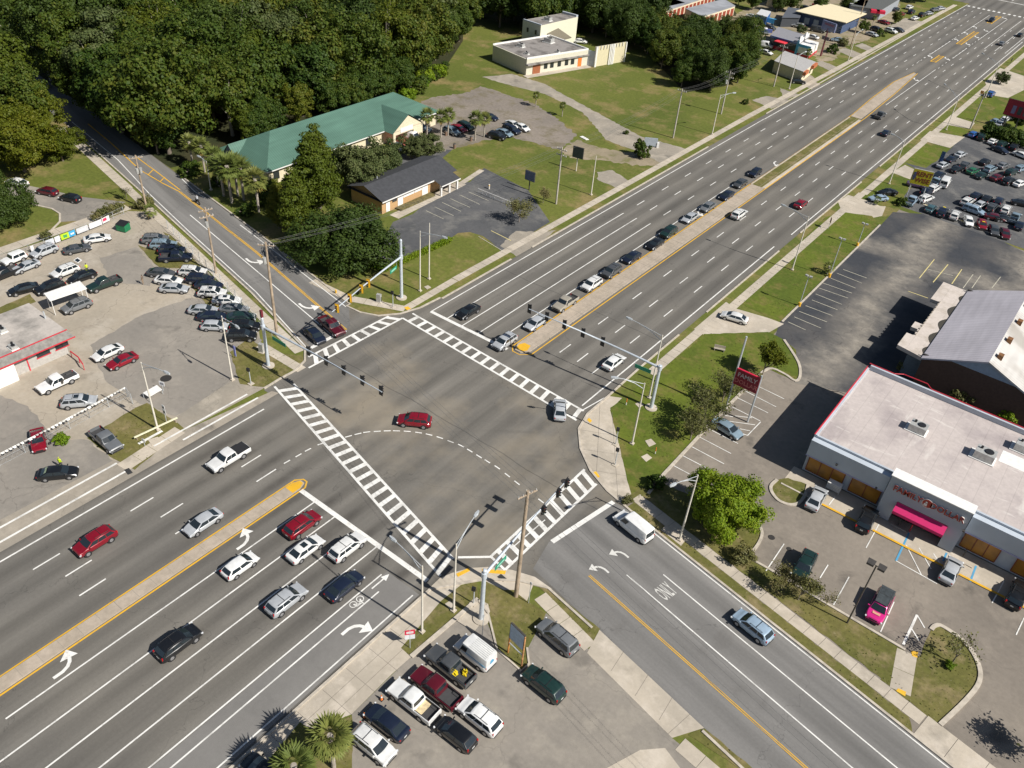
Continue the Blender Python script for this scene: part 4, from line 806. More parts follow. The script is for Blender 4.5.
for v in q: b = MB(); u = cc+(v-cc)*.93; b.cyl((u.x, u.y, 0), (u.x, u.y, 2.5), .05, .05, 6); part('post', b, M_['whitep'], cp)
# --- shops at the top right
def shed(name, label, q, h, wallm, roofm_, over=.4, cat='shop'):
    t = thing(name, label, cat); p = [at(*c) for c in q]; b = MB(); b.prism(p, 0, h); part('wall', b, wallm, t)
    c_ = sum(p, Vector())/len(p); b = MB(); b.prism([v+(v-c_).normalized()*over for v in p], h, h+.22); part('roof', b, roofm_, t); return t, p
t, p = shed('flat_roof_shop', 'shop with a wide cream flat roof over navy walls', ((798, 24), (840, 34), (857, 26), (822, 16)), 4.0, plain('navy_wall', (.05, .08, .16), .8), plain('cream_roof', (.72, .63, .42), .8, var=.06), 2.2)
for i in range(4):
    b = MB(); a = p[0].lerp(p[1], .12+i*.22); e = p[0].lerp(p[1], .24+i*.22); nn = Vector(((e-a).y, -(e-a).x, 0)).normalized()*.05; b.prism([a+nn, e+nn, e+nn*2.5, a+nn*2.5], .6, 2.6); part('window', b, plain('pale_shop_window', (.30, .36, .42), .3), t)
t, p = shed('diner', 'low diner with a grey roof and red, white and blue corner', ((768, 47), (796, 55), (806, 47.5), (776, 38)), 3.2, plain('diner_dark_glass', (.035, .05, .06), .3), plain('diner_roof', (.24, .24, .26), .8), .3)
b = MB(); nn = (p[1]-p[0]).normalized(); n2 = Vector((nn.y, -nn.x, 0)); b.prism([p[0]+n2*.05, p[1]+n2*.05, p[1]+n2*.2, p[0]+n2*.2], .05, .9); part('red_base', b, M_['red'], t)
b = MB(); b.prism([p[0]+n2*.05, p[1]+n2*.05, p[1]+n2*.25, p[0]+n2*.25], 3.0, 3.6); part('blue_fascia', b, plain('deep_blue', (.05, .12, .30), .6), t)
b = MB(); e = p[1]+n2*.1; m2 = (p[2]-p[1]).normalized(); b.prism([e, e+m2*9, e+m2*9+nn*4.2, e+nn*4.2], 0, 3.0); an = part('white_entrance', b, M_['whitep'], t)
b = MB(); e2 = e+nn*4.25; b.prism([e2, e2+m2*9, e2+m2*9+nn*.06, e2+nn*.06], .05, .7); b.prism([e-n2*.0+n2*.06, e+nn*4.2+n2*.06, e+nn*4.2+n2*.12, e+n2*.12], .05, .7); part('red_base', b, M_['red'], an)
b = MB(); b.prism([e+n2*.1-nn*.6, e+n2*.1+nn*.2, e+n2*.2+nn*.2, e+n2*.2-nn*.6], 0, 4.2); b.prism([e+n2*.1, e+n2*.1+nn*4.2, e+n2*.2+nn*4.2, e+n2*.2], 2.7, 3.5); part('sky_blue_trim', b, plain('sky_blue', (.10, .42, .70), .5), an)
b = MB(); a = p[0].lerp(p[1], .28); b.prism([a+n2*.1, a+nn*3.5+n2*.1, a+nn*3.5+n2*2.6, a+n2*2.6], 2.7, 2.95); part('awning', b, plain('red_awning', (.75, .05, .07), .6), t)
b = MB(); zz_ = [p[1]+Vector((0, 0, 3.4)), p[2]+Vector((0, 0, 3.4))]
for i in range(4):
    a, e = p[1].lerp(p[2], i/4), p[1].lerp(p[2], (i+1)/4); b.prism([a, e, e-nn*.3, a-nn*.3], 3.4, 5.2-(i % 2)*.8)
part('stepped_parapet', b, M_['whitep'], t)
t, p = shed('orange_fascia_shop', 'small cream shop with an orange tiled fascia', ((772, 72), (800, 83) , (812, 73), (782, 62)), 3.0, M_['cream'], plain('pale_grey_roof', (.40, .39, .38), .8), .2)
for a, e in ((p[1], p[2]), ):
    d = (e-a).normalized(); nn = Vector((d.y, -d.x, 0)); b = MB(); b.prism([a, a+d*3.2, a+d*3.2+nn*.9, a+nn*.9], 2.2, 3.1); b.prism([e-d*4.0, e, e+nn*.9, e-d*4.0+nn*.9], 2.2, 3.1); part('fascia', b, plain('terracotta_tile', (.42, .13, .05), .8), t)
    for u in (.2, .65): b = MB(); c_ = a.lerp(e, u); b.prism([c_+nn*.03, c_+d*1.2+nn*.03, c_+d*1.2+nn*.08, c_+nn*.08], .8, 2.1); part('window', b, M_['glass'], t)
t, p = shed('red_awning_shop', 'long grey shop with red awnings at the top of the street', ((848, 16), (878, 20), (897, 8), (868, 2)), 3.4, plain('grey_shop_wall', (.28, .30, .33), .8), plain('dark_grey_roof', (.10, .105, .10), .8), .4)
d = (p[1]-p[0]).normalized(); nn = Vector((d.y, -d.x, 0))
for u in (.66, .84): b = MB(); c_ = p[0].lerp(p[1], u); b.prism([c_+nn*.1, c_+d*3.0+nn*.1, c_+d*3.0+nn*2.6, c_+nn*2.6], 2.6, 3.5); part('awning', b, plain('crimson_awning', (.62, .02, .06), .6), t)
t, p = shed('grey_van_body_shop', 'grey block building left of the red awnings', ((847, 14), (862, 17), (866, 9), (852, 6)), 3.4, plain('steel_grey_wall', (.22, .26, .32), .7), plain('pale_roof_b', (.42, .42, .42), .7), .1)
t, p = shed('red_roof_house', 'house with a dark red roof at the top edge', ((766, 6), (783, 9), (788, 0), (772, -4)), 3.2, M_['cream'], plain('dark_red_roof', (.16, .04, .03), .8), .8, 'house')
t, p = shed('small_shed', 'small cream shed at the far end of the meadow', ((459, 10), (467, 12.5), (478, 10), (470, 4)), 2.6, M_['cream'], plain('shed_roof', (.34, .33, .33), .8), .3, 'shed')
t, p = shed('blue_container', 'blue storage container on the sandy yard', ((754.5, 22.5), (765, 25.5), (769, 20), (759, 17.5)), 2.6, plain('container_blue', (.03, .12, .33), .6), plain('container_top', (.55, .56, .56), .7), .02, 'container')
t, p = shed('dark_canopy', 'dark open canopy left of the cream roofed shop', ((780, 27), (797, 27), (800, 19), (786, 17)), 3.0, plain('painted_shade_wall', (.05, .055, .065), .8), plain('slate_canopy', (.09, .10, .12), .8), .4, 'canopy')  # dark solid walls paint the shade under the open canopy
# --- fences
def fence(name, label, pts, h, mat_post, rails=True, cat='fence', step=2.6, rail_m=None):
    t = thing(name, label, cat); P = [Vector((p[0], p[1], 0)) for p in pts]; b = MB(); rl = MB()
    for i in range(len(P)-1):
        a, e = P[i], P[i+1]; L = (e-a).length; n = max(1, round(L/step)); d = (e-a)/n
        for k in range(n+1): v = a+d*k; b.cyl((v.x, v.y, 0), (v.x, v.y, h), .04, .04, 5)
        for z in (.08, h*.5, h-.03): rl.cyl((a.x, a.y, z), (e.x, e.y, z), .014, .014, 4)
        m = int(L/.6)
        for k in range(m):
            v = a.lerp(e, k/m); u = a.lerp(e, min(1, (k+2)/m)); rl.cyl((v.x, v.y, .05), (u.x, u.y, h-.05), .004, .004, 3, cap=False); rl.cyl((u.x, u.y, .05), (v.x, v.y, h-.05), .004, .004, 3, cap=False)
    part('post', b, mat_post, t); part('chain_link', rl, rail_m or M_['steel'], t); return t, P
t, P = fence('chain_link_fence', 'chain link fence hung with white pennants on the left dealer lot', A((0, 466), (50, 440), (90, 418), (128, 397), (133, 404)), 1.7, M_['steel'])
for i in range(len(P)-2):
    a, e = P[i], P[i+1]; n = int((e-a).length/.45); b = MB()
    for k in range(n):
        v = a.lerp(e, (k+.5)/n); z = 1.72; w_ = .16+.1*random.random(); d = (e-a).normalized()*w_; s_ = Vector((.12*random.uniform(-1, 1), .12, 0))
        b.face([v-d+Vector((0, 0, z)), v+d+Vector((0, 0, z)), v+d*.7+s_+Vector((0, 0, z-.3)), v-d*.5+s_+Vector((0, 0, z-.33))])
    part('pennant', b, M_['whitep'], t)
fence('chain_link_fence', 'chain link fence along the pavement behind the parked cars', A((168, 229), (200, 262), (236, 300), (262, 330)), 1.8, M_['steel'])
t, P = fence('banner_fence', 'fence carrying bright banners along the side lane', A((0, 263), (30, 252), (60, 241), (92, 229), (124, 214)), 1.4, M_['steel'])
bn = [((62, 242), (70, 239), (.45, .65, .02)), ((70, 239), (76, 236.5), (.05, .35, .62)), ((77.5, 236), (89, 231.5), (.55, .56, .58)), ((90, 231), (102.5, 226), (.66, .66, .68)), ((103, 225.5), (110, 222), (.72, .70, .70)), ((56, 244.5), (61, 242.5), (.7, .7, .72)), ((47, 248), (55, 245), (.55, .58, .62)), ((32, 253.5), (35, 252.5), (.75, .75, .75)), ((20, 258), (23, 257), (.75, .75, .75))]
for i, (a, e, c) in enumerate(bn):
    a, e = at(*a), at(*e); d = (e-a).normalized(); nn = Vector((d.y, -d.x, 0))*.06; b = MB(); b.prism([a+nn, e+nn, e+nn*1.5, a+nn*1.5], .35, 1.35); u = part('banner', b, plain('banner_cloth', c, .7), t)
    if i == 0: b = MB(); b.prism([a.lerp(e, .3)+nn*1.6, a.lerp(e, .75)+nn*1.6, a.lerp(e, .75)+nn*1.9, a.lerp(e, .3)+nn*1.9], .6, 1.1); part('banner_print', b, plain('print_green', (.05, .3, .1), .7), u)
    if i == 4: b = MB(); b.prism([a.lerp(e, .1)+nn*1.6, a.lerp(e, .6)+nn*1.6, a.lerp(e, .6)+nn*1.9, a.lerp(e, .1)+nn*1.9], .7, 1.2); part('banner_print', b, plain('print_red', (.7, .03, .1), .7), u)
    if i in (1, 2): b = MB(); b.prism([a.lerp(e, .25)+nn*1.6, a.lerp(e, .8)+nn*1.6, a.lerp(e, .8)+nn*1.9, a.lerp(e, .25)+nn*1.9], .7, .95); part('banner_print', b, M_['whitep'], u)
# banner panel by the dealer drive
t = thing('banner_stand', 'white banner laid on the end of the pennant fence', 'banner'); b = MB(); b.prism(A((144, 397.5), (150, 401.5), (163, 394), (158, 389.5)), .7, .78); part('panel', b, M_['whitep'], t)
b = MB()
for px, py in ((144, 398), (150, 402), (163, 394), (158, 390)): v = at(px, py); b.cyl((v.x, v.y, 0), (v.x, v.y, .75), .04, .04, 5)
part('leg', b, M_['steel'], t)
# white guard beam across the verge
t = thing('guard_beam', 'long pale beam barrier across the dealer verge', 'barrier'); b = MB(); v0, v1 = at(135, 441), at(178, 421); d = (v1-v0).normalized(); nn = Vector((-d.y, d.x, 0))*.1; b.prism([v0-nn, v1-nn, v1+nn, v0+nn], .5, .62); part('beam', b, plain('pale_yellow_beam', (.72, .70, .50), .6), t)
for u in (.05, .5, .95): b = MB(); v = v0.lerp(v1, u); b.cyl((v.x, v.y, 0), (v.x, v.y, .5), .06, .06, 6); part('post', b, M_['wood'], t)
# skip / dumpster
t = thing('dumpster', 'green rubbish skip with black lid by the banner fence', 'dumpster'); c = at(124, 230.5); t.location = c; t.rotation_euler = (0, 0, R(20))
b = MB(); b.prism([(-.9, -.7), (.9, -.7), (.9, .7), (-.9, .7)], .15, 1.3); part('bin', b, plain('bin_green', (.01, .17, .07), .5), t)
b = MB(); b.face([(-.95, -.75, 1.3), (.95, -.75, 1.3), (.95, .75, 1.6), (-.95, .75, 1.6)]); b.face([(-.95, .75, 1.6), (.95, .75, 1.6), (.95, .75, 1.3), (-.95, .75, 1.3)]); part('lid', b, M_['black'], t)
# red railing by the dealer office
t = thing('ramp_railing', 'bright red ramp railing right of the dealer office', 'railing'); b = MB(); v = [at(72, 357), at(80, 363), at(84.5, 370)]
b.path([Vector((p.x, p.y, 1.0)) for p in v], .09, 6); b2 = MB()
for p in v: b2.cyl((p.x, p.y, 0), (p.x, p.y, 1.0), .05, .05, 6)
part('handrail', b, M_['red'], t); part('post', b2, M_['red'], t)
# ---------------------------------------------------------------- poles, lamps, signals, signs
def up(px, py): return at(px, py)
def height(b, px, py):
    """height of the point seen at a pixel above the base b"""
    lo, best = 0, 1e9
    d = AX*(px-512)+AU*(384-py)+AF*CAM_F
    for i in range(60, 2000):
        z = i*.01; t = (CAM_H-z)/-d.z; e = (d.x*t-b.x)**2+(d.y*t-b.y)**2
        if e < best: best, lo = e, z
    return lo
def lamp(label, base, top, lum=None, m='concpole', r=.13):
    b = up(*base); h = height(b, *top); t = thing('street_lamp', label, 'street lamp', b)
    p = MB(); p.cyl((0, 0, 0), (0, 0, h), r, r*.55, 9); part('pole', p, M_[m], t, smooth=40)
    p = MB(); p.box((0, 0, .1), (.5, .5, .2)); part('base', p, M_['conc'], t)
    if lum:
        l = at(lum[0], lum[1], h+.35)-b; d = Vector((l.x, l.y, 0)); a = MB()
        a.path([Vector((0, 0, h-.9)), Vector((d.x*.35, d.y*.35, h-.15)), Vector((d.x*.75, d.y*.75, h+.3)), Vector((d.x, d.y, h+.38))], .045, 6)
        a.path([Vector((0, 0, h-.15)), Vector((d.x*.35, d.y*.35, h+.05)), Vector((d.x*.75, d.y*.75, h+.3))], .035, 6); part('arm', a, M_['steel'], t)
        hd = MB(); u = d.normalized(); n = Vector((-u.y, u.x, 0))
        q0 = d-u*.15; q1 = d+u*.75
        for z0, z1, wq in ((h+.28, h+.42, .19), (h+.42, h+.52, .13)): hd.prism([q0-n*wq*.6, q0+n*wq*.6, d+u*.3+n*wq, q1+n*wq*.5, q1-n*wq*.5, d+u*.3-n*wq], z0, z1)
        part('lamp_head', hd, M_['steel'], t)
    return t
lamp('grey street lamp at the near corner by the concrete pavement', (422, 632), (422, 566), (395, 541))
lamp('grey street lamp at the near corner next to the signal mast', (453.5, 611), (457, 544), (475, 516))
lamp('street lamp shading into the bright green tree by the side street', (679.5, 540), (698, 475), (675, 484))
lamp('street lamp just behind the right signal mast', (649, 398), (661.5, 335), (631, 319.5))
lamp('tall lamp on the lawn between corner and right signal mast', (632, 444), (644.5, 383), (617, 378))
lamp('street lamp on the grass beside the old theatre lot', (792, 270), (806, 216), (785, 206))
lamp('street lamp on the lawn left of the yellow rental sign', (889, 184), (904, 140), (894, 135))
lamp('street lamp far up the right pavement beside a green strip', (946, 130), (961.7, 97), (945.5, 85))
lamp('farthest street lamp on the right pavement', (985, 98), (996.7, 62), (983.5, 54))
lamp('street lamp on the dealer verge by the guard beam', (158, 430), (142, 362), (165, 372))
lamp('plain lamp pole beside the parked dealer cars near the corner', (232.5, 380), (221, 316), (236, 326))
lamp('street lamp on the office corner lawn with its arm over the car park', (420, 291), (420, 231), (443, 237))
lamp('street lamp on the verge of the big meadow', (712, 134.5), (722, 95), (733, 93))
lamp('slim pale pole on the verge left of the sandy drive', (591, 195), (597, 156))
lamp('pale pole on the office corner lawn behind the lamp', (429, 279), (429, 223))
lamp('street lamp by the small orange fascia shop', (789, 89), (798.6, 55), (805, 52))
lamp('street lamp by the green strip below the diner', (848, 61), (855.5, 33), (862, 30))
lamp('street lamp leaning over the wooded side street', (211, 190), (206, 161), (200, 157))
# car park lights
for base, top, lab in (((799, 306), (805, 276), 'nearest floodlight on the kerb of the old theatre lot'), ((829, 277), (840, 239), 'middle floodlight on the kerb of the old theatre lot'), ((857, 246), (863, 224), 'farthest floodlight on the kerb of the old theatre lot')):
    b = up(*base); h = height(b, *top); t = thing('floodlight_pole', lab, 'floodlight', b, group='floodlights on the old lot kerb')
    p = MB(); p.cyl((0, 0, .5), (0, 0, h), .08, .06, 8); part('pole', p, M_['steel'], t); p = MB(); p.cyl((0, 0, 0), (0, 0, .7), .25, .25, 10); part('base', p, M_['tactile'], t)
    for k in (-1, 1): p = MB(); p.box((k*.35, .1, h+.1), (.5, .35, .25), .2*k); part('lamp_head', p, M_['silver'], t)
b = up(847, 623); h = height(b, 875, 565); t = thing('car_park_lamp', 'dark twin headed lamp post at the edge of the store lot', 'lamp post', b)
p = MB(); p.cyl((0, 0, 0), (0, 0, h), .09, .07, 8); part('pole', p, M_['dark'], t)
p = MB(); p.cyl((-.7, .1, h), (.7, -.1, h), .04, .04, 6); part('arm', p, M_['dark'], t)
for k in (-1, 1): p = MB(); p.prism([(k*.55-.35, -.4), (k*.55+.35, -.4), (k*.55+.4, .4), (k*.55-.4, .4)], h-.05, h+.2); part('lamp_head', p, M_['dark'], t)
# signals
def signal_mast(label, base, top, arm0, arm1, heads, housing, face, sign=None, extra=None):
    b = up(*base); h = height(b, *top); t = thing('signal_mast', label, 'traffic signal', b)
    p = MB(); p.cyl((0, 0, 0), (0, 0, h), .27, .20, 14); p.cyl((0, 0, h), (0, 0, h+.1), .22, .12, 14); part('pole', p, M_['steelblue'], t, smooth=40)
    p = MB(); p.cyl((0, 0, 0), (0, 0, .14), .85, .85, 18); part('footing', p, M_['conc'], t)
    za = height(b, *arm0); a0 = Vector((0, 0, za)); zt = za+.9; a1 = at(arm1[0], arm1[1], zt)-b
    p = MB(); n = 8; pts = [a0.lerp(a1, i/n)+Vector((0, 0, .5*math.sin(math.pi*i/n*.5)*(1-i/n))) for i in range(n+1)]
    p.path(pts, [.17-.11*i/n for i in range(n+1)], 10); part('mast_arm', p, M_['steelblue'], t, smooth=40)
    p = MB(); p.cyl((0, 0, za-.35), (0, 0, za+.35), .30, .30, 10); part('clamp', p, M_['steelblue'], t)
    u = Vector((a1.x, a1.y, 0)).normalized(); nrm = Vector(face).normalized()
    for hx, hy in heads:
        # spot on the arm nearest to the pixel
        best, bi = 1e9, 0
        for i in range(201):
            q = b+a0.lerp(a1, i/200); v = q-Vector((0, 0, CAM_H)); f_ = v.dot(AF); sx, sy = 512+CAM_F*v.dot(AX)/f_, 384-CAM_F*v.dot(AU)/f_
            e = (sx-hx)**2+(sy-hy)**2*.3
            if e < best: best, bi = e, i
        c = a0.lerp(a1, bi/200)
        if bi == 200: c = a1
        s = MB(); w2 = Vector((-nrm.y, nrm.x, 0))
        P = lambda a_, d_: c+w2*a_+nrm*d_
        s.prism([P(-.19, .12), P(.19, .12), P(.19, .34), P(-.19, .34)], c.z-.62, c.z+.55); hh = part('signal_head', s, M_[housing], t)
        s = MB(); s.prism([P(-.32, .10), P(.32, .10), P(.32, .125), P(-.32, .125)], c.z-.76, c.z+.69); part('backplate', s, M_['black'] if housing == 'black' else M_[housing], hh)
        for k, cm_ in enumerate(((.25, .01, .01), (.20, .12, .01), (.01, .14, .06))):
            s = MB(); z = c.z+.34-k*.38; o_ = P(0, .34); s.cyl((o_.x, o_.y, z), (o_.x+nrm.x*.03, o_.y+nrm.y*.03, z), .13, .13, 10); part('lens', s, plain('lens_'+'ryg'[k] if 0 else 'signal_lens', cm_, .25), hh)
            s = MB(); s.prism([P(-.15, .34), P(.15, .34), P(.13, .56), P(-.13, .56)], z+.13, z+.15); part('visor', s, M_['black'], hh)
    if sign:
        (sx0, sy0), (sx1, sy1) = sign; c0 = at(sx0, sy0, za-.55)-b; c1 = at(sx1, sy1, za-.5)-b
        d_ = (c1-c0); 
        L_ = min(3.2, max(2.0, Vector((d_.x, d_.y, 0)).length)); mid = (c0+c1)/2; c0 = mid-u*L_/2; c1 = mid+u*L_/2
        k_ = Vector((-u.y, u.x, 0)); k_ = k_ if k_.dot(nrm) > 0 else -k_
        s = MB(); s.prism([c0, c1, c1+k_*.05, c0+k_*.05], za-.95, za-.38); sg = part('street_sign', s, M_['signgreen'], t)
        for q in (c0, c1): s = MB(); v = q+k_*.02; s.cyl((v.x, v.y, za-.4), (v.x, v.y, za+.1), .02, .02, 4); part('hanger', s, M_['steel'], sg)
        s = MB(); rr = random.Random(len(label)); x = .28
        for q0, q1 in ((c0, c1),):
            ct = (q0+q1)/2
            s.prism([ct-u*L_*.32+k_*.055, ct+u*L_*.32+k_*.055, ct+u*L_*.32+k_*.06, ct-u*L_*.32+k_*.06], za-.78, za-.55)
        part('sign_legend', s, M_['signpale'], sg)
    return t, b, h
M_['signgreen'] = plain('street_sign_green', (.01, .27, .16), .5); M_['signpale'] = plain('sign_pale_green', (.30, .58, .47), .5); M_['housing'] = plain('signal_yellow_housing', (.58, .34, .02), .5)
t1, b1, h1 = signal_mast('signal mast at the left corner reaching across the near carriageway', (268.5, 366), (262.5, 318), (264, 327), (382, 392), ((308.5, 346), (325.5, 356), (343.5, 366), (362, 377), (380, 389)), 'black', (0, -1, 0) if 0 else (0, 1, 0), ((272.5, 337), (285, 345)))
s = MB(); s.box((0, 0, h1+.7), (.35, .3, 1.1)); part('camera_box', s, plain('maroon_housing', (.16, .02, .03), .5), t1)
signal_mast('signal mast on the office corner with yellow signal heads facing the camera', (401.5, 298), (401.5, 240), (400.5, 257), (332, 312), ((369.5, 286), (362.5, 292), (351, 301.5), (338.5, 311.5)), 'housing', (.35, -1, 0), ((389, 271), (397.5, 267)))
signal_mast('signal mast on the right corner lawn reaching over the far carriageway', (651, 408), (660.5, 366), (658.5, 367.5), (529, 309), ((529, 309), (546, 317), (564, 326), (582.5, 335), (602, 344)), 'black', (0, 1, 0), ((636, 364), (650, 372)))
signal_mast('big signal mast at the near corner pointing over the side street crossing', (481, 619), (484, 570), (484, 575), (566, 481), ((541, 507), (556, 489), (565, 481)), 'black', (1, .1, 0), ((494, 567), (507, 557)))
# pedestrian signals
for i, (px, py, h, lab) in enumerate(((615.5, 444.5, 2.8, 'pedestrian signal post on the wide concrete corner, upper of two'), (615, 465, 2.8, 'pedestrian signal post on the wide concrete corner, lower of two'), (393, 307, 2.8, 'pedestrian signal post at the office corner'), (473.5, 603.5, 2.6, 'pedestrian signal post at the near corner beside the mast'), (251, 384, 2.6, 'pedestrian post at the left corner near the dealer verge'))):
    b = up(px, py); t = thing('pedestrian_signal', lab, 'pedestrian signal', b); p = MB(); p.cyl((0, 0, 0), (0, 0, h), .07, .06, 8); part('pole', p, M_['steel'], t)
    p = MB(); p.box((0, -.12, h-.1), (.42, .25, .5), .3); part('signal_box', p, M_['black'], t); p = MB(); p.box((0, 0, .05), (.7, .7, .1)); part('footing', p, M_['conc'], t)
# signal cabinet
for px, py, lab in ((379, 302, 'small grey signal cabinet on the office corner lawn'), (262, 352, 'grey signal cabinet behind the left corner mast')):
    t = thing('signal_cabinet', lab, 'cabinet', up(px, py), .3); p = MB(); p.box((0, 0, .75), (.7, .5, 1.4)); part('cabinet', p, M_['silver'], t); p = MB(); p.box((0, 0, .04), (1.0, .8, .08)); part('plinth', p, M_['conc'], t)
# utility poles
UT = {}
M_['greywood'] = plain('grey_pole_wood', (.40, .37, .32), .9, var=.25, scale=1.2)
def utility(key, label, base, top, arms=1, adir=(.2, 1), transformer=0, m='wood', r=.2):
    b = up(*base); h = height(b, *top); t = thing('utility_pole', label, 'utility pole', b); UT[key] = (b, h, Vector((adir[0], adir[1], 0)).normalized())
    p = MB(); p.cyl((0, 0, 0), (0, 0, h), r, r*.62, 10); part('pole', p, M_[m], t, smooth=40)
    u = UT[key][2]
    for k in range(arms):
        z = h-.5-k*1.1; p = MB(); a = u*1.15; p.box((0, 0, z), (2.3, .11, .13), math.atan2(u.y, u.x)); ar = part('crossarm', p, M_[m], t)
        for q in (-1.05, -.5, .5, 1.05): p = MB(); v = u*q; p.cyl((v.x, v.y, z+.06), (v.x, v.y, z+.28), .05, .035, 6); part('insulator', p, M_['whitep'], ar)
    for k in range(transformer):
        p = MB(); v = Vector((-u.y, u.x, 0))*(.42 if k % 2 else -.42)+u*(k-1)*.3; z = h-2.6; p.cyl((v.x, v.y, z-.5), (v.x, v.y, z+.4), .26, .26, 10); part('transformer', p, M_['silver'], t)
    return t
utility('n', 'tall weathered utility pole at the near corner beside the blue sign', (516, 596), (529, 491), 1, (.3, 1), 0, 'wood', .26)
utility('w', 'tall wooden utility pole on the side street pavement by the left signal mast', (277, 335), (267, 242), 1, (.8, .6), 1, 'wood', .24)
utility('w2', 'utility pole with transformers beside the dealer fence', (216, 273), (210, 207), 2, (.2, 1), 2)
utility('w3', 'utility pole with three transformers where the side street enters the wood', (147, 210), (137, 155), 1, (.3, 1), 3)
utility('f1', 'grey utility pole in the meadow right of the small blue sign', (556, 204), (560.5, 147), 2, (1, 0), 0, 'greywood')
utility('f2', 'utility pole in the middle of the big meadow', (673, 138), (683, 89), 1, (1, 0), 0, 'greywood')
utility('f3', 'utility pole with transformer at the edge of the tree belt', (721, 114), (731, 71), 2, (1, 0), 1, 'greywood')
utility('f4', 'utility pole in front of the trees by the small orange fascia shop', (773.6, 86.5), (783.6, 45), 1, (1, 0), 0, 'greywood')
utility('f5', 'utility pole beside the drive near the diner', (850.5, 47.5), (858, 20), 1, (1, 0))
utility('r1', 'dark pole leaning over the right pavement by the blue parked car', (970, 129), (983, 93), 1, (1, 0), 0, 'greywood')
utility('f6', 'tall dark pole by the cream roofed shop', (857, 27), (866, -2), 1, (1, 0))
def wire(k0, k1, label, n=4, sag=.9):
    (b0, h0, u0), (b1, h1, u1) = UT[k0], UT[k1]; mbw = MB()
    for i in range(n):
        q = (-1.05, -.5, .5, 1.05)[i % 4]; dz = -.22 if i < 4 else -3.2
        p0 = b0+u0*q+Vector((0, 0, h0+dz)); p1 = b1+u1*q+Vector((0, 0, h1+dz)); m = 12
        pts = [p0.lerp(p1, j/m)-Vector((0, 0, sag*4*(j/m)*(1-j/m))) for j in range(m+1)]; mbw.path(pts, .013, 4)
    o = mbw.build('overhead_wires', M_['wire']); tag(o, label, 'overhead wires', 'overhead wires between the utility poles')
M_['wire'] = plain('aluminium_wire', (.16, .16, .155), .5)
wire('n', 'w', 'overhead wires crossing the junction to the near corner pole'); wire('w', 'w2', 'overhead wires beside the dealer fence, first span from the junction'); wire('w2', 'w3', 'overhead wires beside the dealer fence, span ending at the wood')
wire('w', 'f1', 'overhead wires over the big dark oak beside the office', 4, 1.6); wire('f1', 'f2', 'overhead wires over the sandy drive into the meadow', 4, 1.2); wire('f2', 'f3', 'overhead wires over the big meadow'); wire('f3', 'f4', 'overhead wires in front of the tree belt'); wire('f4', 'f5', 'overhead wires in front of the diner', 3)
UT['off1'] = (Vector((40, 33, 0)), 15, Vector((.3, 1, 0)))
wire('n', 'off1', 'overhead wires leaving over the side street at the lower right', 4, 1.2)
# signs
def panel_sign(name, label, p0, p1, z0, z1, facem, framem, legs, cat='sign', depth=.25):
    """sign board between two ground spots p0->p1"""
    a, e = p0, p1; t = thing(name, label, cat); d = (e-a).normalized(); nn = Vector((d.y, -d.x, 0))
    p = MB(); p.prism([a-nn*depth/2, e-nn*depth/2, e+nn*depth/2, a+nn*depth/2], z0, z1); part('cabinet', p, framem, t)
    p = MB(); m = .08; p.prism([a+d*m+nn*(depth/2+.002), e-d*m+nn*(depth/2+.002), e-d*m+nn*(depth/2+.03), a+d*m+nn*(depth/2+.03)], z0+m, z1-m); f = part('sign_face', p, facem, t)
    for u, zt, r_, lm in legs: p = MB(); v = a.lerp(e, u); p.cyl((v.x, v.y, 0), (v.x, v.y, zt), r_, r_, 8); part('post', p, lm, t)
    return t, f, a, e, d, nn
a, e = at(724.5, 411), at(748, 422); e = Vector((e.x, a.y, 0)); 
t, f, a, e, d, nn = panel_sign('store_sign', 'big red store sign between two tall steel posts in the car park', a+Vector((.05, 0, 0)), e-Vector((.05, 0, 0)), 5.0, 7.6, plain('dark_red_sign', (.26, .012, .03), .5), plain('bright_red_frame', (.60, .02, .06), .5), ((0, 12.6, .13, M_['steel']), (1, 8.0, .13, M_['steel'])))
c = (a+e)/2; 
for txt, z, col in (('FAMILY', 6.75, M_['signfaint'] if 'signfaint' in M_ else plain('sign_pale_letters', (.62, .50, .48), .5)), ('DOLLAR', 5.75, plain('sign_bright_letters', (.62, .18, .17), .5))):
    text_obj('sign_letters', txt, .95, col, frame((c.x, c.y-.17, z), (1, 0, 0), (0, -1, 0)), f, .01, .01, .9)
# yellow rental sign
a0, a1 = at(911.5, 176, 5.4), at(931.5, 180.5, 5.4); a0.z = a1.z = 0
t, f, a, e, d, nn = panel_sign('rental_sign', 'yellow sign with dark red letters over the far dealer lot', a0, a1, 3.9, 7.2, plain('mustard_sign', (.42, .36, .01), .6), M_['silver'], ((.12, 4.0, .09, M_['steel']), (.88, 4.0, .09, M_['steel'])))
mr = plain('maroon_letters', (.16, .02, .01), .6)
for txt, z in (('RENT', 6.2), ('WISE', 4.9)):
    cc = a.lerp(e, .58)+nn*.17; text_obj('sign_letters', txt, 1.35, mr, frame((cc.x, cc.y, z), d, nn), f, .01, .03, .95)
p = MB(); cc = a.lerp(e, .13)+nn*.16; 
for zq, wq in ((6.2, .22), (5.6, .33), (5.1, .2)): p.prism([cc-d*wq, cc+d*wq, cc+d*wq+nn*.03, cc-d*wq+nn*.03], zq-.25, zq+.3)
part('sign_figure', p, plain('sign_dark_blue', (.05, .06, .14), .6), f)
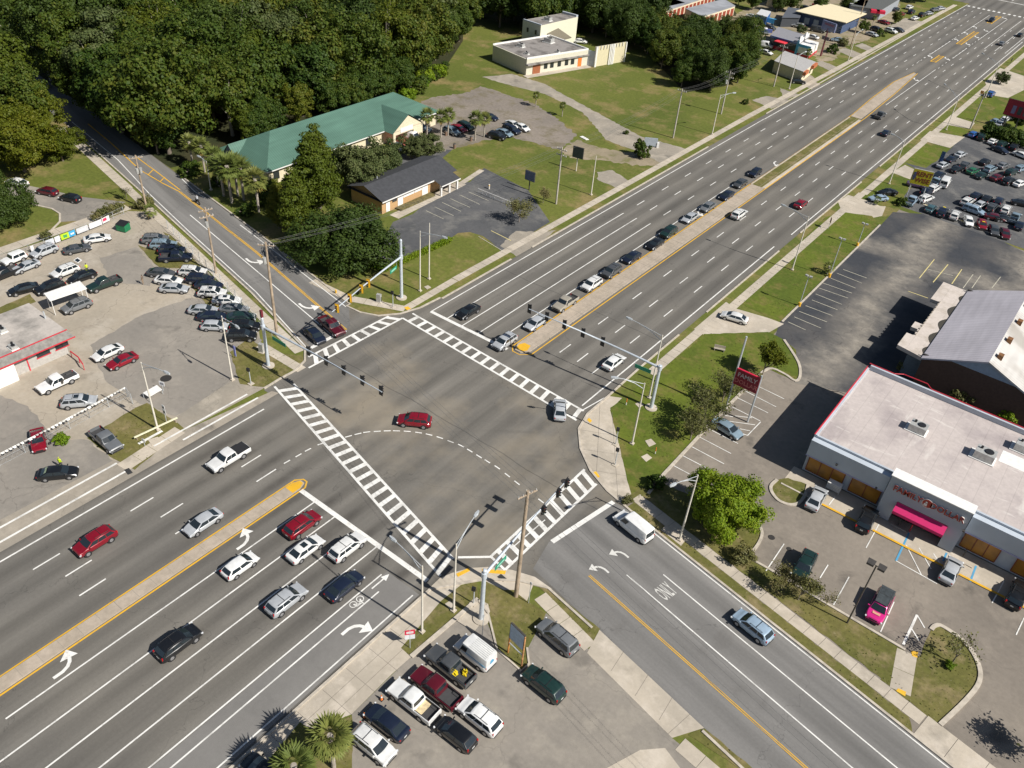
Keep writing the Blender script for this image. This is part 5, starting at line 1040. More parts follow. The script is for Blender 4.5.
# red billboard
a0, a1 = at(1004, 111, 4.0), at(1034, 119, 4.0); a0.z = a1.z = 0
t, f, a, e, d, nn = panel_sign('red_billboard', 'large crimson billboard at the right edge above the parked cars', a0, a1, 3.2, 7.4, plain('crimson_board', (.30, .015, .035), .6), M_['dark'], ((.15, 3.3, .15, M_['dark']), (.55, 3.3, .15, M_['dark'])))
for u, col in ((.22, (.22, .20, .35)), (.42, (.05, .07, .07)), (.62, (.10, .13, .12))): p = MB(); cc = a.lerp(e, u); p.prism([cc+nn*.17, cc+d*.9+nn*.17, cc+d*.9+nn*.2, cc+nn*.2], 4.0, 6.0); part('board_figure', p, plain('board_print', col, .7), f)
# two backs of meadow signs
def small_sign(label, base, q0, q1, z0, z1, m, pm):
    b = up(*base); a0 = at(*q0, (z0+z1)/2); a1 = at(*q1, (z0+z1)/2); a0.z = a1.z = 0; d = a1-a0; mid = Vector((b.x, b.y, 0)); a0, a1 = mid-d/2, mid+d/2
    return panel_sign('meadow_sign', label, a0, a1, z0, z1, m, M_['dark'], ((.5, z0+.1, .12, pm),))
small_sign('small grey blue sign on a thin post in the meadow', (529, 190), (525.5, 170), (535, 173.5), 2.0, 4.0, plain('slate_sign', (.12, .15, .22), .4), M_['dark'])
small_sign('dark square sign on a pole by the gravel lot', (576, 171), (573.5, 150), (584, 153), 2.9, 5.3, plain('charcoal_sign', (.035, .045, .055), .4), M_['concpole'])
# corner sign near the camera
a0, a1 = at(508, 652.5), at(521.5, 666); 
t, f, a, e, d, nn = panel_sign('corner_sign', 'pale blue sign on rusty posts at the corner lot', a0, a1, 2.6, 4.9, M_['signblue'], M_['dark'], ((0, 3.0, .09, plain('rusty_post', (.50, .21, .05), .8, var=.5)), (1, 4.7, .09, plain('rusty_pipe', (.48, .24, .10), .8, var=.5))), depth=.2)
p = MB(); v0, v1 = a.lerp(e, 0), a.lerp(e, 1); p.cyl((v0.x, v0.y, 1.7), (v1.x, v1.y, 1.7), .06, .06, 6); part('brace', p, M_['steel'], t)
# road name and warning signs
def post_sign(label, base, h, plates, cat='road sign', name='road_sign', pm='steel'):
    b = up(*base); t = thing(name, label, cat, b); p = MB(); p.cyl((0, 0, 0), (0, 0, h), .04, .04, 6); part('post', p, M_[pm], t)
    for w_, z0, z1, ang, col, mk in plates:
        p = MB(); p.box((0, 0, (z0+z1)/2), (w_, .04, z1-z0), R(ang)); q = part('plate', p, plain('sign_plate', col, .5), t)
        if mk: p = MB(); s_ = Vector((math.sin(R(ang)), -math.cos(R(ang)), 0))*.03; p.box((s_.x, s_.y, (z0+z1)/2), (w_*.7, .02, (z1-z0)*.45), R(ang)); part('plate_mark', p, plain('plate_mark', mk, .5), q)
    return t
post_sign('red and white sign on a post at the near corner verge', (410, 648), 3.0, ((1.0, 2.2, 2.9, 50, (.60, .02, .06), (.7, .6, .6)), (1.0, 1.5, 2.15, 50, (.7, .72, .74), None)))
post_sign('white two row sign cluster on the dealer verge by the drive', (167, 423), 3.0, ((.45, 2.3, 2.9, 10, (.7, .7, .7), (.1, .1, .1)), (.45, 1.5, 2.2, 10, (.7, .7, .7), (.1, .1, .1))))
post_sign('white round sign on the dealer verge at the end of the banner', (163.5, 391), 1.6, ((.8, .9, 1.6, 20, (.75, .75, .75), (.2, .2, .22)),))
post_sign('tiny white sign low on the dealer verge', (145, 446), 1.2, ((.5, .7, 1.1, 10, (.78, .78, .75), None),))
post_sign('orange diamond warning sign on the far right pavement', (979, 100), 2.6, ((.85, 1.7, 2.6, 0, (.62, .26, .02), None),))
post_sign('back of a brown sign on the grass beside the old theatre lot', (828, 229), 2.4, ((.9, 1.4, 2.4, -60, (.22, .14, .06), None),))
post_sign('white box signs at the near corner on a thin grey post', (528.5, 603), 3.4, ((.25, 3.0, 3.4, 0, (.7, .7, .7), None),))
post_sign('thin steel post on the near corner beside the mail van', (482, 637), 3.6, ((.2, 3.2, 3.6, 60, (.4, .4, .4), None),))
# tall red and brown roadside sign among the shops
b = up(820.5, 56); t = thing('roadside_sign', 'slate blue sign on a maroon pole by the diner', 'sign', b); p = MB(); p.cyl((0, 0, 0), (0, 0, 8.3), .3, .25, 8); part('pole', p, plain('maroon_pole', (.14, .03, .04), .6), t)
p = MB(); p.box((0, 0, 8.8), (5.2, .4, 2.6), R(-20)); sf = part('sign_face', p, plain('slate_panel', (.16, .18, .30), .5), t); p = MB(); p.box((0.06, -.22, 9.3), (3.6, .06, .6), R(-20)); part('sign_lettering', p, plain('faded_maroon', (.22, .10, .15), .6), sf)
p = MB(); p.box((0, 0, 5.3), (2.6, .4, 1.0), R(-20)); part('lower_panel', p, plain('dark_panel', (.06, .04, .05), .5), t)
b = up(936.5, 166); t = thing('feather_flag', 'dark feather flag standing on the lawn by the far dealer lot', 'flag', b); p = MB(); p.cyl((0, 0, 0), (0, 0, 3.6), .03, .03, 5); part('pole', p, M_['black'], t); p = MB(); p.box((.45, 0, 2.3), (.8, .05, 2.6)); part('cloth', p, plain('navy_flag', (.04, .09, .22), .7), t)
b = up(235, 358); t = thing('feather_flag', 'short blue and white banner pole by the black parked cars', 'flag', b); p = MB(); p.cyl((0, 0, 0), (0, 0, 2.4), .03, .03, 5); part('pole', p, M_['black'], t); p = MB(); p.box((.18, 0, 1.3), (.4, .06, 1.7)); part('cloth', p, plain('pale_blue_flag', (.30, .32, .70), .7), t)
# guard posts, marker posts, cones
for i, (px, py, lab) in enumerate(((626, 405, 'orange marker post on the grass by the right signal mast'), (655, 454, 'orange and white marker post on the corner lawn'), (157.5, 428.5, 'orange marker at the foot of the dealer verge lamp'))):
    b = up(px, py); t = thing('marker_post', lab, 'marker post', b); p = MB(); p.cyl((0, 0, 0), (0, 0, .5), .06, .06, 6); part('base', p, M_['whitep'], t); p = MB(); p.cyl((0, 0, .5), (0, 0, 1.1), .06, .06, 6); part('tip', p, M_['orange'], t)
for px, py, lab in ((381.5, 699.5, 'orange traffic cone in front of the white pickup'), (364.5, 717, 'orange traffic cone with white band beside the navy sedan')):
    b = up(px, py); t = thing('traffic_cone', lab, 'traffic cone', b); p = MB(); p.box((0, 0, .03), (.4, .4, .05)); part('base', p, M_['black'], t); p = MB(); p.cyl((0, 0, .05), (0, 0, .75), .15, .03, 12); cn = part('cone', p, M_['orange'], t); p = MB(); p.cyl((0, 0, .38), (0, 0, .55), .105, .075, 12); part('band', p, M_['whitep'], cn)
# small things
t = thing('bench', 'pale bench on the lawn by the concrete driveway', 'bench', up(719, 351), .4); p = MB(); p.box((0, 0, .42), (1.7, .45, .06)); part('seat', p, M_['concdark'], t); p = MB(); p.box((0, .25, .7), (1.7, .06, .4)); part('backrest', p, M_['concdark'], t)
for k in (-.7, .7): p = MB(); p.box((k, 0, .2), (.1, .4, .38)); part('leg', p, M_['concdark'], t)
for px, py, lab in ((446, 135.5, 'brown litter bin at the gravel lot entrance'), (471, 141, 'brown litter bin at the foot of the palms'), (454.5, 148.5, 'brown litter bin on the drive edge')):
    t = thing('litter_bin', lab, 'bin', up(px, py)); p = MB(); p.cyl((0, 0, 0), (0, 0, 1.0), .3, .33, 10); part('body', p, plain('brown_bin', (.20, .13, .09), .8), t); p = MB(); p.cyl((0, 0, 1.0), (0, 0, 1.12), .35, .25, 10); part('lid', p, M_['dark'], t)
t = thing('mattress', 'white board lying on the grass near the gravel lot', 'board', up(585, 138)); p = MB(); p.prism([(-1.2, -.5), (.9, -1.0), (1.3, -.3), (-.9, .4)], .02, .15); part('board', p, M_['whitep'], t)
t = thing('entrance_sign', 'white two sided sign board at the meadow drive entrance', 'sign', up(650, 147), .6); p = MB(); p.box((0, 0, 1.2), (3.0, .2, 1.9)); part('board', p, plain('pale_slate', (.34, .38, .42), .5), t); p = MB(); p.box((1.7, 0, .6), (.5, .5, 1.2)); part('plinth', p, M_['whitep'], t)
t = thing('fire_hydrant', 'yellow hydrant on the office corner lawn', 'hydrant', up(336, 293.5)); p = MB(); p.cyl((0, 0, 0), (0, 0, .6), .13, .12, 10); p.cyl((0, 0, .6), (0, 0, .75), .14, .04, 10); part('barrel', p, M_['tactile'], t); p = MB(); p.cyl((-.2, 0, .45), (.2, 0, .45), .06, .06, 8); part('outlet', p, M_['tactile'], t)
t = thing('bollard_post', 'pale yellow bollard where the office walk meets the drive', 'bollard', up(489, 189)); p = MB(); p.cyl((0, 0, 0), (0, 0, 1.0), .16, .16, 10); part('post', p, M_['concpole'], t); p = MB(); p.cyl((0, 0, .7), (0, 0, .85), .17, .17, 10); part('band', p, M_['tactile'], t)
t = thing('metal_barrier', 'white slatted barrier along the office bays', 'barrier'); v0, v1 = at(478, 193), at(510, 206); 
p = MB(); p.cyl((v0.x, v0.y, .95), (v1.x, v1.y, .95), .05, .05, 6); p2 = MB(); p2.cyl((v0.x, v0.y, .25), (v1.x, v1.y, .25), .05, .05, 6); part('rail', p, M_['whitep'], t); part('rail', p2, M_['whitep'], t)
for i in range(9): v = v0.lerp(v1, i/8); p = MB(); p.cyl((v.x, v.y, 0), (v.x, v.y, .97), .05, .05, 6); part('post', p, M_['whitep'], t)
# ---------------------------------------------------------------- vehicles
def paint_mat():
    m, N, L, B = nodes('car_paint'); oi = N.new('ShaderNodeObjectInfo'); tc = N.new('ShaderNodeTexCoord'); nz = N.new('ShaderNodeTexNoise'); nz.inputs['Scale'].default_value = 1.3
    L.new(tc.outputs['Object'], nz.inputs['Vector']); mr = N.new('ShaderNodeMapRange'); mr.inputs[1].default_value = .3; mr.inputs[2].default_value = .7; mr.inputs[3].default_value = .9; mr.inputs[4].default_value = 1.08; L.new(nz.outputs[0], mr.inputs[0])
    mx = N.new('ShaderNodeMix'); mx.data_type = 'RGBA'; mx.blend_type = 'MULTIPLY'; mx.inputs[0].default_value = 1; L.new(oi.outputs['Color'], mx.inputs[6]); L.new(mr.outputs[0], mx.inputs[7]); L.new(mx.outputs[2], B.inputs['Base Color'])
    B.inputs['Roughness'].default_value = .32; B.inputs['Metallic'].default_value = .12; B.inputs['Coat Weight'].default_value = .6; B.inputs['Coat Roughness'].default_value = .06; return m
M_['paint'] = paint_mat()
M_['cglass'] = plain('car_glass', (.018, .026, .032), .06, 0, .05, spec=.9)
M_['trim'] = plain('black_plastic', (.022, .022, .024), .6)
M_['tyre'] = plain('tyre_rubber', (.016, .016, .017), .85)
M_['rim'] = plain('alloy_rim', (.42, .42, .43), .35, .6, .1)
M_['lightw'] = plain('headlamp_lens', (.68, .70, .72), .12)
M_['lightr'] = plain('tail_lamp_lens', (.42, .01, .012), .2)
M_['plate'] = plain('number_plate', (.55, .56, .54), .5)
M_['bedl'] = plain('bed_liner', (.05, .05, .052), .8)
# L length, w half width, r wheel radius, hood z, belt z, roof z, cabin x: base front, roof front, roof rear, base rear; deck z
CT = {
 'sedan':   dict(L=4.75, w=.91, r=.33, hz=.86, bz=.95, rz=1.44, cx=(1.40, .42, -1.0, -2.0), dz=1.0, zb=.22),
 'coupe':   dict(L=4.65, w=.92, r=.34, hz=.84, bz=.92, rz=1.34, cx=(1.1, .15, -1.0, -1.95), dz=.98, zb=.2),
 'hatchback': dict(L=4.3, w=.89, r=.32, hz=.90, bz=.98, rz=1.50, cx=(1.36, .45, -1.40, -2.02), dz=.98, zb=.22),
 'suv':     dict(L=4.75, w=.94, r=.37, hz=1.03, bz=1.12, rz=1.70, cx=(1.40, .52, -1.72, -2.24), dz=1.05, zb=.28),
 'minivan': dict(L=5.05, w=.98, r=.34, hz=1.00, bz=1.08, rz=1.75, cx=(1.45, .62, -2.1, -2.42), dz=1.05, zb=.22),
 'van':     dict(L=5.35, w=1.0, r=.35, hz=1.08, bz=1.15, rz=2.15, cx=(1.75, 1.05, -2.5, -2.62), dz=1.1, zb=.25),
 'pickup':  dict(L=5.7, w=.98, r=.39, hz=1.08, bz=1.16, rz=1.86, cx=(1.28, .62, -.62, -.78), dz=1.12, zb=.33),
 'jeep':    dict(L=4.2, w=.92, r=.40, hz=1.10, bz=1.12, rz=1.80, cx=(.70, .42, -1.75, -1.95), dz=1.1, zb=.35),
 'mail_van': dict(L=4.5, w=1.0, r=.34, hz=1.12, bz=1.15, rz=2.3, cx=(1.55, 1.15, -2.18, -2.22), dz=1.1, zb=.3),
}
def car_parts(ty, cover=False):
    c = CT[ty]; L, w, zb = c['L'], c['w'], c['zb']; h = L/2; bf, rf, rr, br = c['cx']; hz, bz, rz, dz = c['hz'], c['bz'], c['rz'], c['dz']; r = c['r']
    out = []
    boxy = ty in ('van', 'mail_van', 'jeep', 'suv', 'pickup'); nw = .88 if boxy else .78
    st = [(h, w*nw, hz-.30 if not boxy else hz-.2), (h-.10, w*(nw+.07), hz-.16 if not boxy else hz-.08), (h-.45, w*.97, hz-.06), ((h+bf)/2-.1, w*.99, hz), (bf+.05, w, bz), (0, w, bz)]
    bed = ty == 'pickup'
    if bed: st += [(br-.06, w, bz), (br-.07, w, dz), (br-.09, w, dz), (-h+.12, w*.99, dz), (-h+.10, w*.99, dz), (-h, w*.96, dz-.02)]
    else: st += [(br+.3, w, bz+.01), (max(br-.1, -h+.3), w*.99, dz), (-h+.18, w*.95, dz-.03), (-h+.06, w*.88, dz-.08), (-h, w*(.80 if boxy or ty in ('hatchback', 'minivan') else .70), dz-.18)]
    b = MB(); rings = []
    for i, (x, ww, zt) in enumerate(st):
        inb = bed and (x < br-.08 and x > -h+.11)
        half = [(ww*.90, zb), (ww, zb+.2), (ww, zt-.16), (ww*.975, zt-.05), (ww*.91, zt)]
        mid = [(ww*.86, .72 if inb else zt+.005), (0, .72 if inb else zt+.03)]
        ring = [(x, y, z) for y, z in half+mid]+[(x, -y, z) for y, z in reversed(half+mid[:1])]
        rings.append(ring)
    base = len(b.v); n = len(rings[0])
    for rg in rings: b.v += rg
    for i in range(len(rings)-1):
        for j in range(n-1):
            q = (base+i*n+j, base+i*n+j+1, base+(i+1)*n+j+1, base+(i+1)*n+j)
            b.f.append(q); b.m.append(1 if j in (0, n-2) else 0)
    b.f.append(tuple(base+j for j in range(n))); b.m.append(0); b.f.append(tuple(base+(len(rings)-1)*n+j for j in reversed(range(n)))); b.m.append(0)
    # cabin shell
    wb, wr = w*.93, w*(.86 if ty in ('van', 'mail_van') else .80 if boxy else .72)
    z0 = bz-.02; lv = []
    for t, zz, ins in ((0, z0, 0), (.86, z0+(rz-z0)*.88, 0), (1.0, rz-.02, .03), (1.02, rz, .13)):
        f = bf+(rf-bf)*min(t, 1)-ins; q = br+(rr-br)*min(t, 1)+ins; y = wb+(wr-wb)*min(t, 1)-ins; dp = .05*min(t, 1) if not ty in ('van', 'mail_van', 'jeep') else 0; dq = (.07 if ty in ('sedan', 'coupe', 'hatchback', 'suv') else .02)*min(t, 1)
        lv.append([(f, -y*.94, zz-dp), (f+.05, 0, zz-dp), (f, y*.94, zz-dp), (f-.12, y, zz-dp), ((f+q)/2, y+.015, zz), (q+.12, y, zz-dq), (q, y*.94, zz-dq), (q-.03, 0, zz-dq), (q, -y*.94, zz-dq), (q+.12, -y, zz-dq), ((f+q)/2, -y-.015, zz), (f-.12, -y, zz-dp)])
    base = len(b.v)
    for l in lv: b.v += l
    k = 12
    for i in range(3):
        for j in range(k):
            b.f.append((base+i*k+j, base+i*k+(j+1) % k, base+(i+1)*k+(j+1) % k, base+(i+1)*k+j)); b.m.append(0)
    b.v.append(((lv[3][1][0]+lv[3][7][0])/2, 0, rz+.03)); ci = len(b.v)-1
    for j in range(k): b.f.append((base+3*k+j, base+3*k+(j+1) % k, ci)); b.m.append(0)
    # wheel arches
    ax = (h-.92, -h+(.98 if not bed else 1.25))
    for x in ax:
        for s in (-1, 1): b.cyl((x, s*(w-.10), r), (x, s*(w+.006), r), r+.075, r+.065, 16, 1)
    # bumpers, grille, sills in black plastic
    b.box((h-.01, 0, zb+.15), (.10, w*1.45, .2), 0, 1); b.box((h-.02, 0, hz-.32), (.06, w*.9, .16), 0, 1); b.box((-h+.02, 0, zb+.14), (.10, w*1.5, .2), 0, 1)
    out.append(('body', b, ['paint', 'trim'], 28, None))
    # glass
    def lerp3(p, q, t): return tuple(p[i]+(q[i]-p[i])*t for i in range(3))
    def pane(bl, br_, tr, tl, m=(.08, .06), o=.012):
        P = [Vector(x) for x in (bl, br_, tr, tl)]; mx_, my_ = m
        q = []
        for (u, v) in ((mx_, my_), (1-mx_, my_), (1-mx_, 1-my_), (mx_, 1-my_)):
            q.append((P[0].lerp(P[1], u)).lerp(P[3].lerp(P[2], u), v))
        nr = (q[1]-q[0]).cross(q[3]-q[0]).normalized(); cn_ = sum(q, Vector())/4
        if nr.dot(cn_-Vector(((bf+br)/2, 0, z0))) < 0: nr = -nr; q = q[::-1]
        return q, nr*o
    def panemb(*quads):
        g = MB()
        for q, o in quads:
            a = [v+o for v in q]; g.face(a)
            for i in range(4): g.face([q[i]-o*2, q[(i+1) % 4]-o*2, a[(i+1) % 4], a[i]])
        return g
    A0, A1 = lv[0], lv[1]
    q1 = pane(A0[0], A0[1], A1[1], A1[0], (.04, .08)); q2 = pane(A0[1], A0[2], A1[2], A1[1], (.04, .08))
    def join(qa, qb): return qa
    g = MB()
    Pf = [Vector(A0[0]).lerp(Vector(A1[0]), .10), Vector(A0[1]).lerp(Vector(A1[1]), .06), Vector(A0[2]).lerp(Vector(A1[2]), .10), Vector(A0[2]).lerp(Vector(A1[2]), .95), Vector(A0[1]).lerp(Vector(A1[1]), .95), Vector(A0[0]).lerp(Vector(A1[0]), .95)]
    for p in Pf: p.y *= .95
    of_ = Vector((.012, 0, .012)); Q = [p+of_ for p in Pf]; g.face([Q[0], Q[1], Q[4], Q[5]]); g.face([Q[1], Q[2], Q[3], Q[4]])
    for i in range(6): g.face([Pf[i]-of_, Pf[(i+1) % 6]-of_, Q[(i+1) % 6], Q[i]])
    out.append(('windshield', g, ['cglass'], None, None))
    if ty != 'mail_van' and ty != 'jeep':
        g = MB(); Pb = [Vector(A0[j]).lerp(Vector(A1[j]), t) for j, t in ((6, .14), (7, .12), (8, .14), (8, .93), (7, .93), (6, .93))]
        for p in Pb: p.y *= .90
        of_ = Vector((-.012, 0, .010)); Q = [p+of_ for p in Pb]; g.face([Q[0], Q[1], Q[4], Q[5]]); g.face([Q[1], Q[2], Q[3], Q[4]])
        for i in range(6): g.face([Pb[i]-of_, Pb[(i+1) % 6]-of_, Q[(i+1) % 6], Q[i]])
        out.append(('rear_window', g, ['cglass'], None, None))
    for s in (1, -1):
        fr, md, re = (3, 4, 5) if s > 0 else (11, 10, 9)
        nwin = {'van': 1, 'mail_van': 1, 'suv': 3, 'minivan': 3, 'jeep': 2}.get(ty, 2)
        y0, y1 = A0[md][1], A1[md][1]; f0_, f1_ = A0[fr][0], A1[fr][0]; r0_, r1_ = A0[re][0], A1[re][0]
        cuts = {1: [0, .26], 2: [0, .50, 1.0], 3: [0, .34, .68, 1.0]}[nwin]
        qs = []
        for i in range(len(cuts)-1):
            u0, u1 = cuts[i]+.02, cuts[i+1]-.02
            P = lambda u, t: Vector((f0_+(r0_-f0_)*u+((f1_+(r1_-f1_)*u)-(f0_+(r0_-f0_)*u))*t, y0+(y1-y0)*t, z0+(A1[md][2]-z0)*t))
            q = [P(u0, .12), P(u1, .12), P(u1, .94), P(u0, .94)]
            if s > 0: q = q[::-1]
            qs.append((q, Vector((0, s*.028, .006))))
        if qs: out.append(('side_window', panemb(*qs), ['cglass'], None, None))
    for x in ax:
        for s in (-1, 1):
            t_ = MB(); t_.cyl((x, s*(w-.22), r), (x, s*(w+.012), r), r, r, 16); ri = MB(); ri.cyl((x, s*(w+.010), r), (x, s*(w+.022), r), r*.64, r*.58, 12)
            out.append(('wheel', t_, ['tyre'], None, ('rim', ri, ['rim'])))
    for s in (-1, 1):
        g = MB(); y = w*(nw+.03)*s; g.box((h-.15, y, hz-.27 if not boxy else hz-.24), (.16, .36, .13), -s*.75); out.append(('headlight', g, ['lightw'], None, None))
        g = MB(); 
        if boxy or ty in ('hatchback', 'minivan'): g.box((-h+.085, s*w*.80, dz-.12 if ty != 'pickup' else dz-.2), (.12, .15, .36), s*.35)
        else: g.box((-h+.07, s*w*.68, dz-.20), (.12, .34, .13), s*.28)
        out.append(('taillight', g, ['lightr'], None, None))
        g = MB(); g.box((bf-.28, s*(w+.09), bz+.06), (.12, .2, .14)); out.append(('mirror', g, ['paint' if ty not in ('pickup', 'mail_van') else 'trim'], None, None))
    g = MB(); g.box((-h-.012, 0, dz-.34), (.02, .36, .17)); out.append(('number_plate', g, ['plate'], None, None))
    if ty in ('suv', 'minivan'):
        g = MB()
        for s in (-1, 1): g.cyl((rf-.35, s*wr*.86, rz+.055), (rr+.25, s*wr*.86, rz+.055), .022, .022, 5); g.box((rf-.4, s*wr*.86, rz+.02), (.06, .05, .08)); g.box((rr+.3, s*wr*.86, rz+.02), (.06, .05, .08))
        g.box(((rf+rr)/2, 0, rz+.06), (.05, wr*1.7, .03)); out.append(('roof_rack', g, ['trim'], None, None))
    if ty == 'pickup':
        g = MB(); g.flat([(-h+.13, -w*.85), (br-.1, -w*.85), (br-.1, w*.85), (-h+.13, w*.85)], .725); 
        for s in (-1, 1): g.ext(-h+.2, br-.1, s*w*.845-.02, s*w*.845+.02, .72, dz+.02); g.cyl(((br-h)/2-.2-.35, s*w*.7, .72), ((br-h)/2-.2+.35, s*w*.7, .72), .16, .16, 8)
        out.append(('bed_liner', g, ['bedl'], None, None))
        if cover: g = MB(); g.ext(-h+.06, br-.1, -w*.9, w*.9, dz+.01, dz+.06); out.append(('bed_cover', g, ['trim'], None, None))
    if ty == 'mail_van':
        g = MB()
        for i in range(7): y = -.66+i*.22; g.box(((rf+rr)/2-.3, y, rz+.035), (2.3, .04, .03))
        out.append(('roof_rib', g, ['plate'], None, None))
        g = MB()
        for s in (-1, 1): g.box((-.6, s*(w*.935), 1.28), (3.0, .05, .07)); 
        out.append(('blue_stripe', g, ['blue'], None, None))
        g = MB(); g.box((br-.03, 0, 1.45), (.03, .55, .35)); g.box((br-.03, .05, 1.75), (.03, .35, .12)); out.append(('emblem', g, ['blue'], None, None))
    return out
_cache = {}
def make_car(ty, near, cover=False):
    key = (ty, near, cover)
    if key in _cache: return _cache[key]
    P = car_parts(ty, cover); L = []
    if near:
        for nm, b, ms, sm, sub in P:
            L.append((nm, b.mesh('car_'+nm, [M_[m] for m in ms], sm), (sub[0], sub[1].mesh('car_'+sub[0], [M_[m] for m in sub[2]])) if sub else None))
    else:
        names = ['paint', 'trim', 'cglass', 'tyre', 'rim', 'lightw', 'lightr', 'plate', 'bedl', 'blue']; A_ = MB()
        for nm, b, ms, sm, sub in P:
            if nm in ('number_plate',): continue
            for bb, mm in ((b, ms),)+(((sub[1], sub[2]),) if sub else ()):
                o = len(A_.v); A_.v += bb.v; A_.f += [tuple(o+i for i in f) for f in bb.f]; A_.m += [names.index(mm[i]) for i in bb.m]
        L = A_.mesh('far_car', [M_[m] for m in names], 28)
    _cache[key] = L; return L
CC_ = dict(white=(.80, .80, .78), silver=(.44, .46, .48), grey=(.17, .18, .19), dgrey=(.07, .075, .08), black=(.010, .011, .013), navy=(.011, .017, .036), blue=(.025, .11, .36), red=(.24, .006, .018), maroon=(.095, .006, .014), tan=(.36, .33, .27), dgreen=(.012, .035, .03), teal=(.06, .13, .15), pink=(.75, .03, .26), steel=(.22, .30, .36), green=(.025, .15, .07), ltblue=(.30, .40, .50), purple=(.10, .06, .12))
NM = {'sedan': 'sedan', 'coupe': 'coupe', 'hatchback': 'hatchback', 'suv': 'suv', 'minivan': 'minivan', 'van': 'cargo_van', 'pickup': 'pickup_truck', 'jeep': 'off_road_car', 'mail_van': 'mail_van'}
CAT = {'suv': 'suv', 'pickup': 'pickup truck', 'van': 'van', 'minivan': 'van', 'mail_van': 'van'}
def car(px, py, hd, ty, col, label, group, sc=1.0, far=None):
    c = CT[ty]; z = c['rz']*.45
    p = at(px, py, z); p.z = .022
    if hd == 'N': d = Vector((0, 1, 0))
    elif hd == 'S': d = Vector((0, -1, 0))
    elif hd == 'E': d = E_.copy()
    elif hd == 'W': d = -E_
    else:
        dx, dy = hd; d = at(px+dx*3, py+dy*3)-at(px-dx*3, py-dy*3); d.normalize()
    dist = (p-Vector((0, 0, CAM_H))).length; sc = sc*(.92 if group == RG and dist > 190 else 1); near = CAM_F*4.7/dist > 17.5
    if far is not None: near = not far
    cover = 'bed cover' in label
    rz = math.atan2(d.y, d.x); colr = (*CC_[col], 1)
    pj = random.uniform(.9, 1.1); colr = (colr[0]*pj, colr[1]*pj, colr[2]*pj, 1)
    if near:
        t = thing(NM[ty], label, CAT.get(ty, 'car'), p, rz, group); t.scale = (sc, sc, sc)
        for nm, me, sub in make_car(ty, True, cover):
            o = bpy.data.objects.new(nm, me); COL.objects.link(o); o.parent = t; o.color = colr
            if sub: s = bpy.data.objects.new(sub[0], sub[1]); COL.objects.link(s); s.parent = o
    else:
        t = bpy.data.objects.new(NM[ty], make_car(ty, False, cover)); COL.objects.link(t); t.location = p; t.rotation_euler = (0, 0, rz); t.scale = (sc, sc, sc); t.color = colr
        tag(t, label, CAT.get(ty, 'car'), group)
    return t
def cars(group, rows, sc=1.0):
    out = []
    for r_ in rows: out.append(car(*r_, group, sc))
    return out
RG = 'vehicles driving or waiting on the roads'
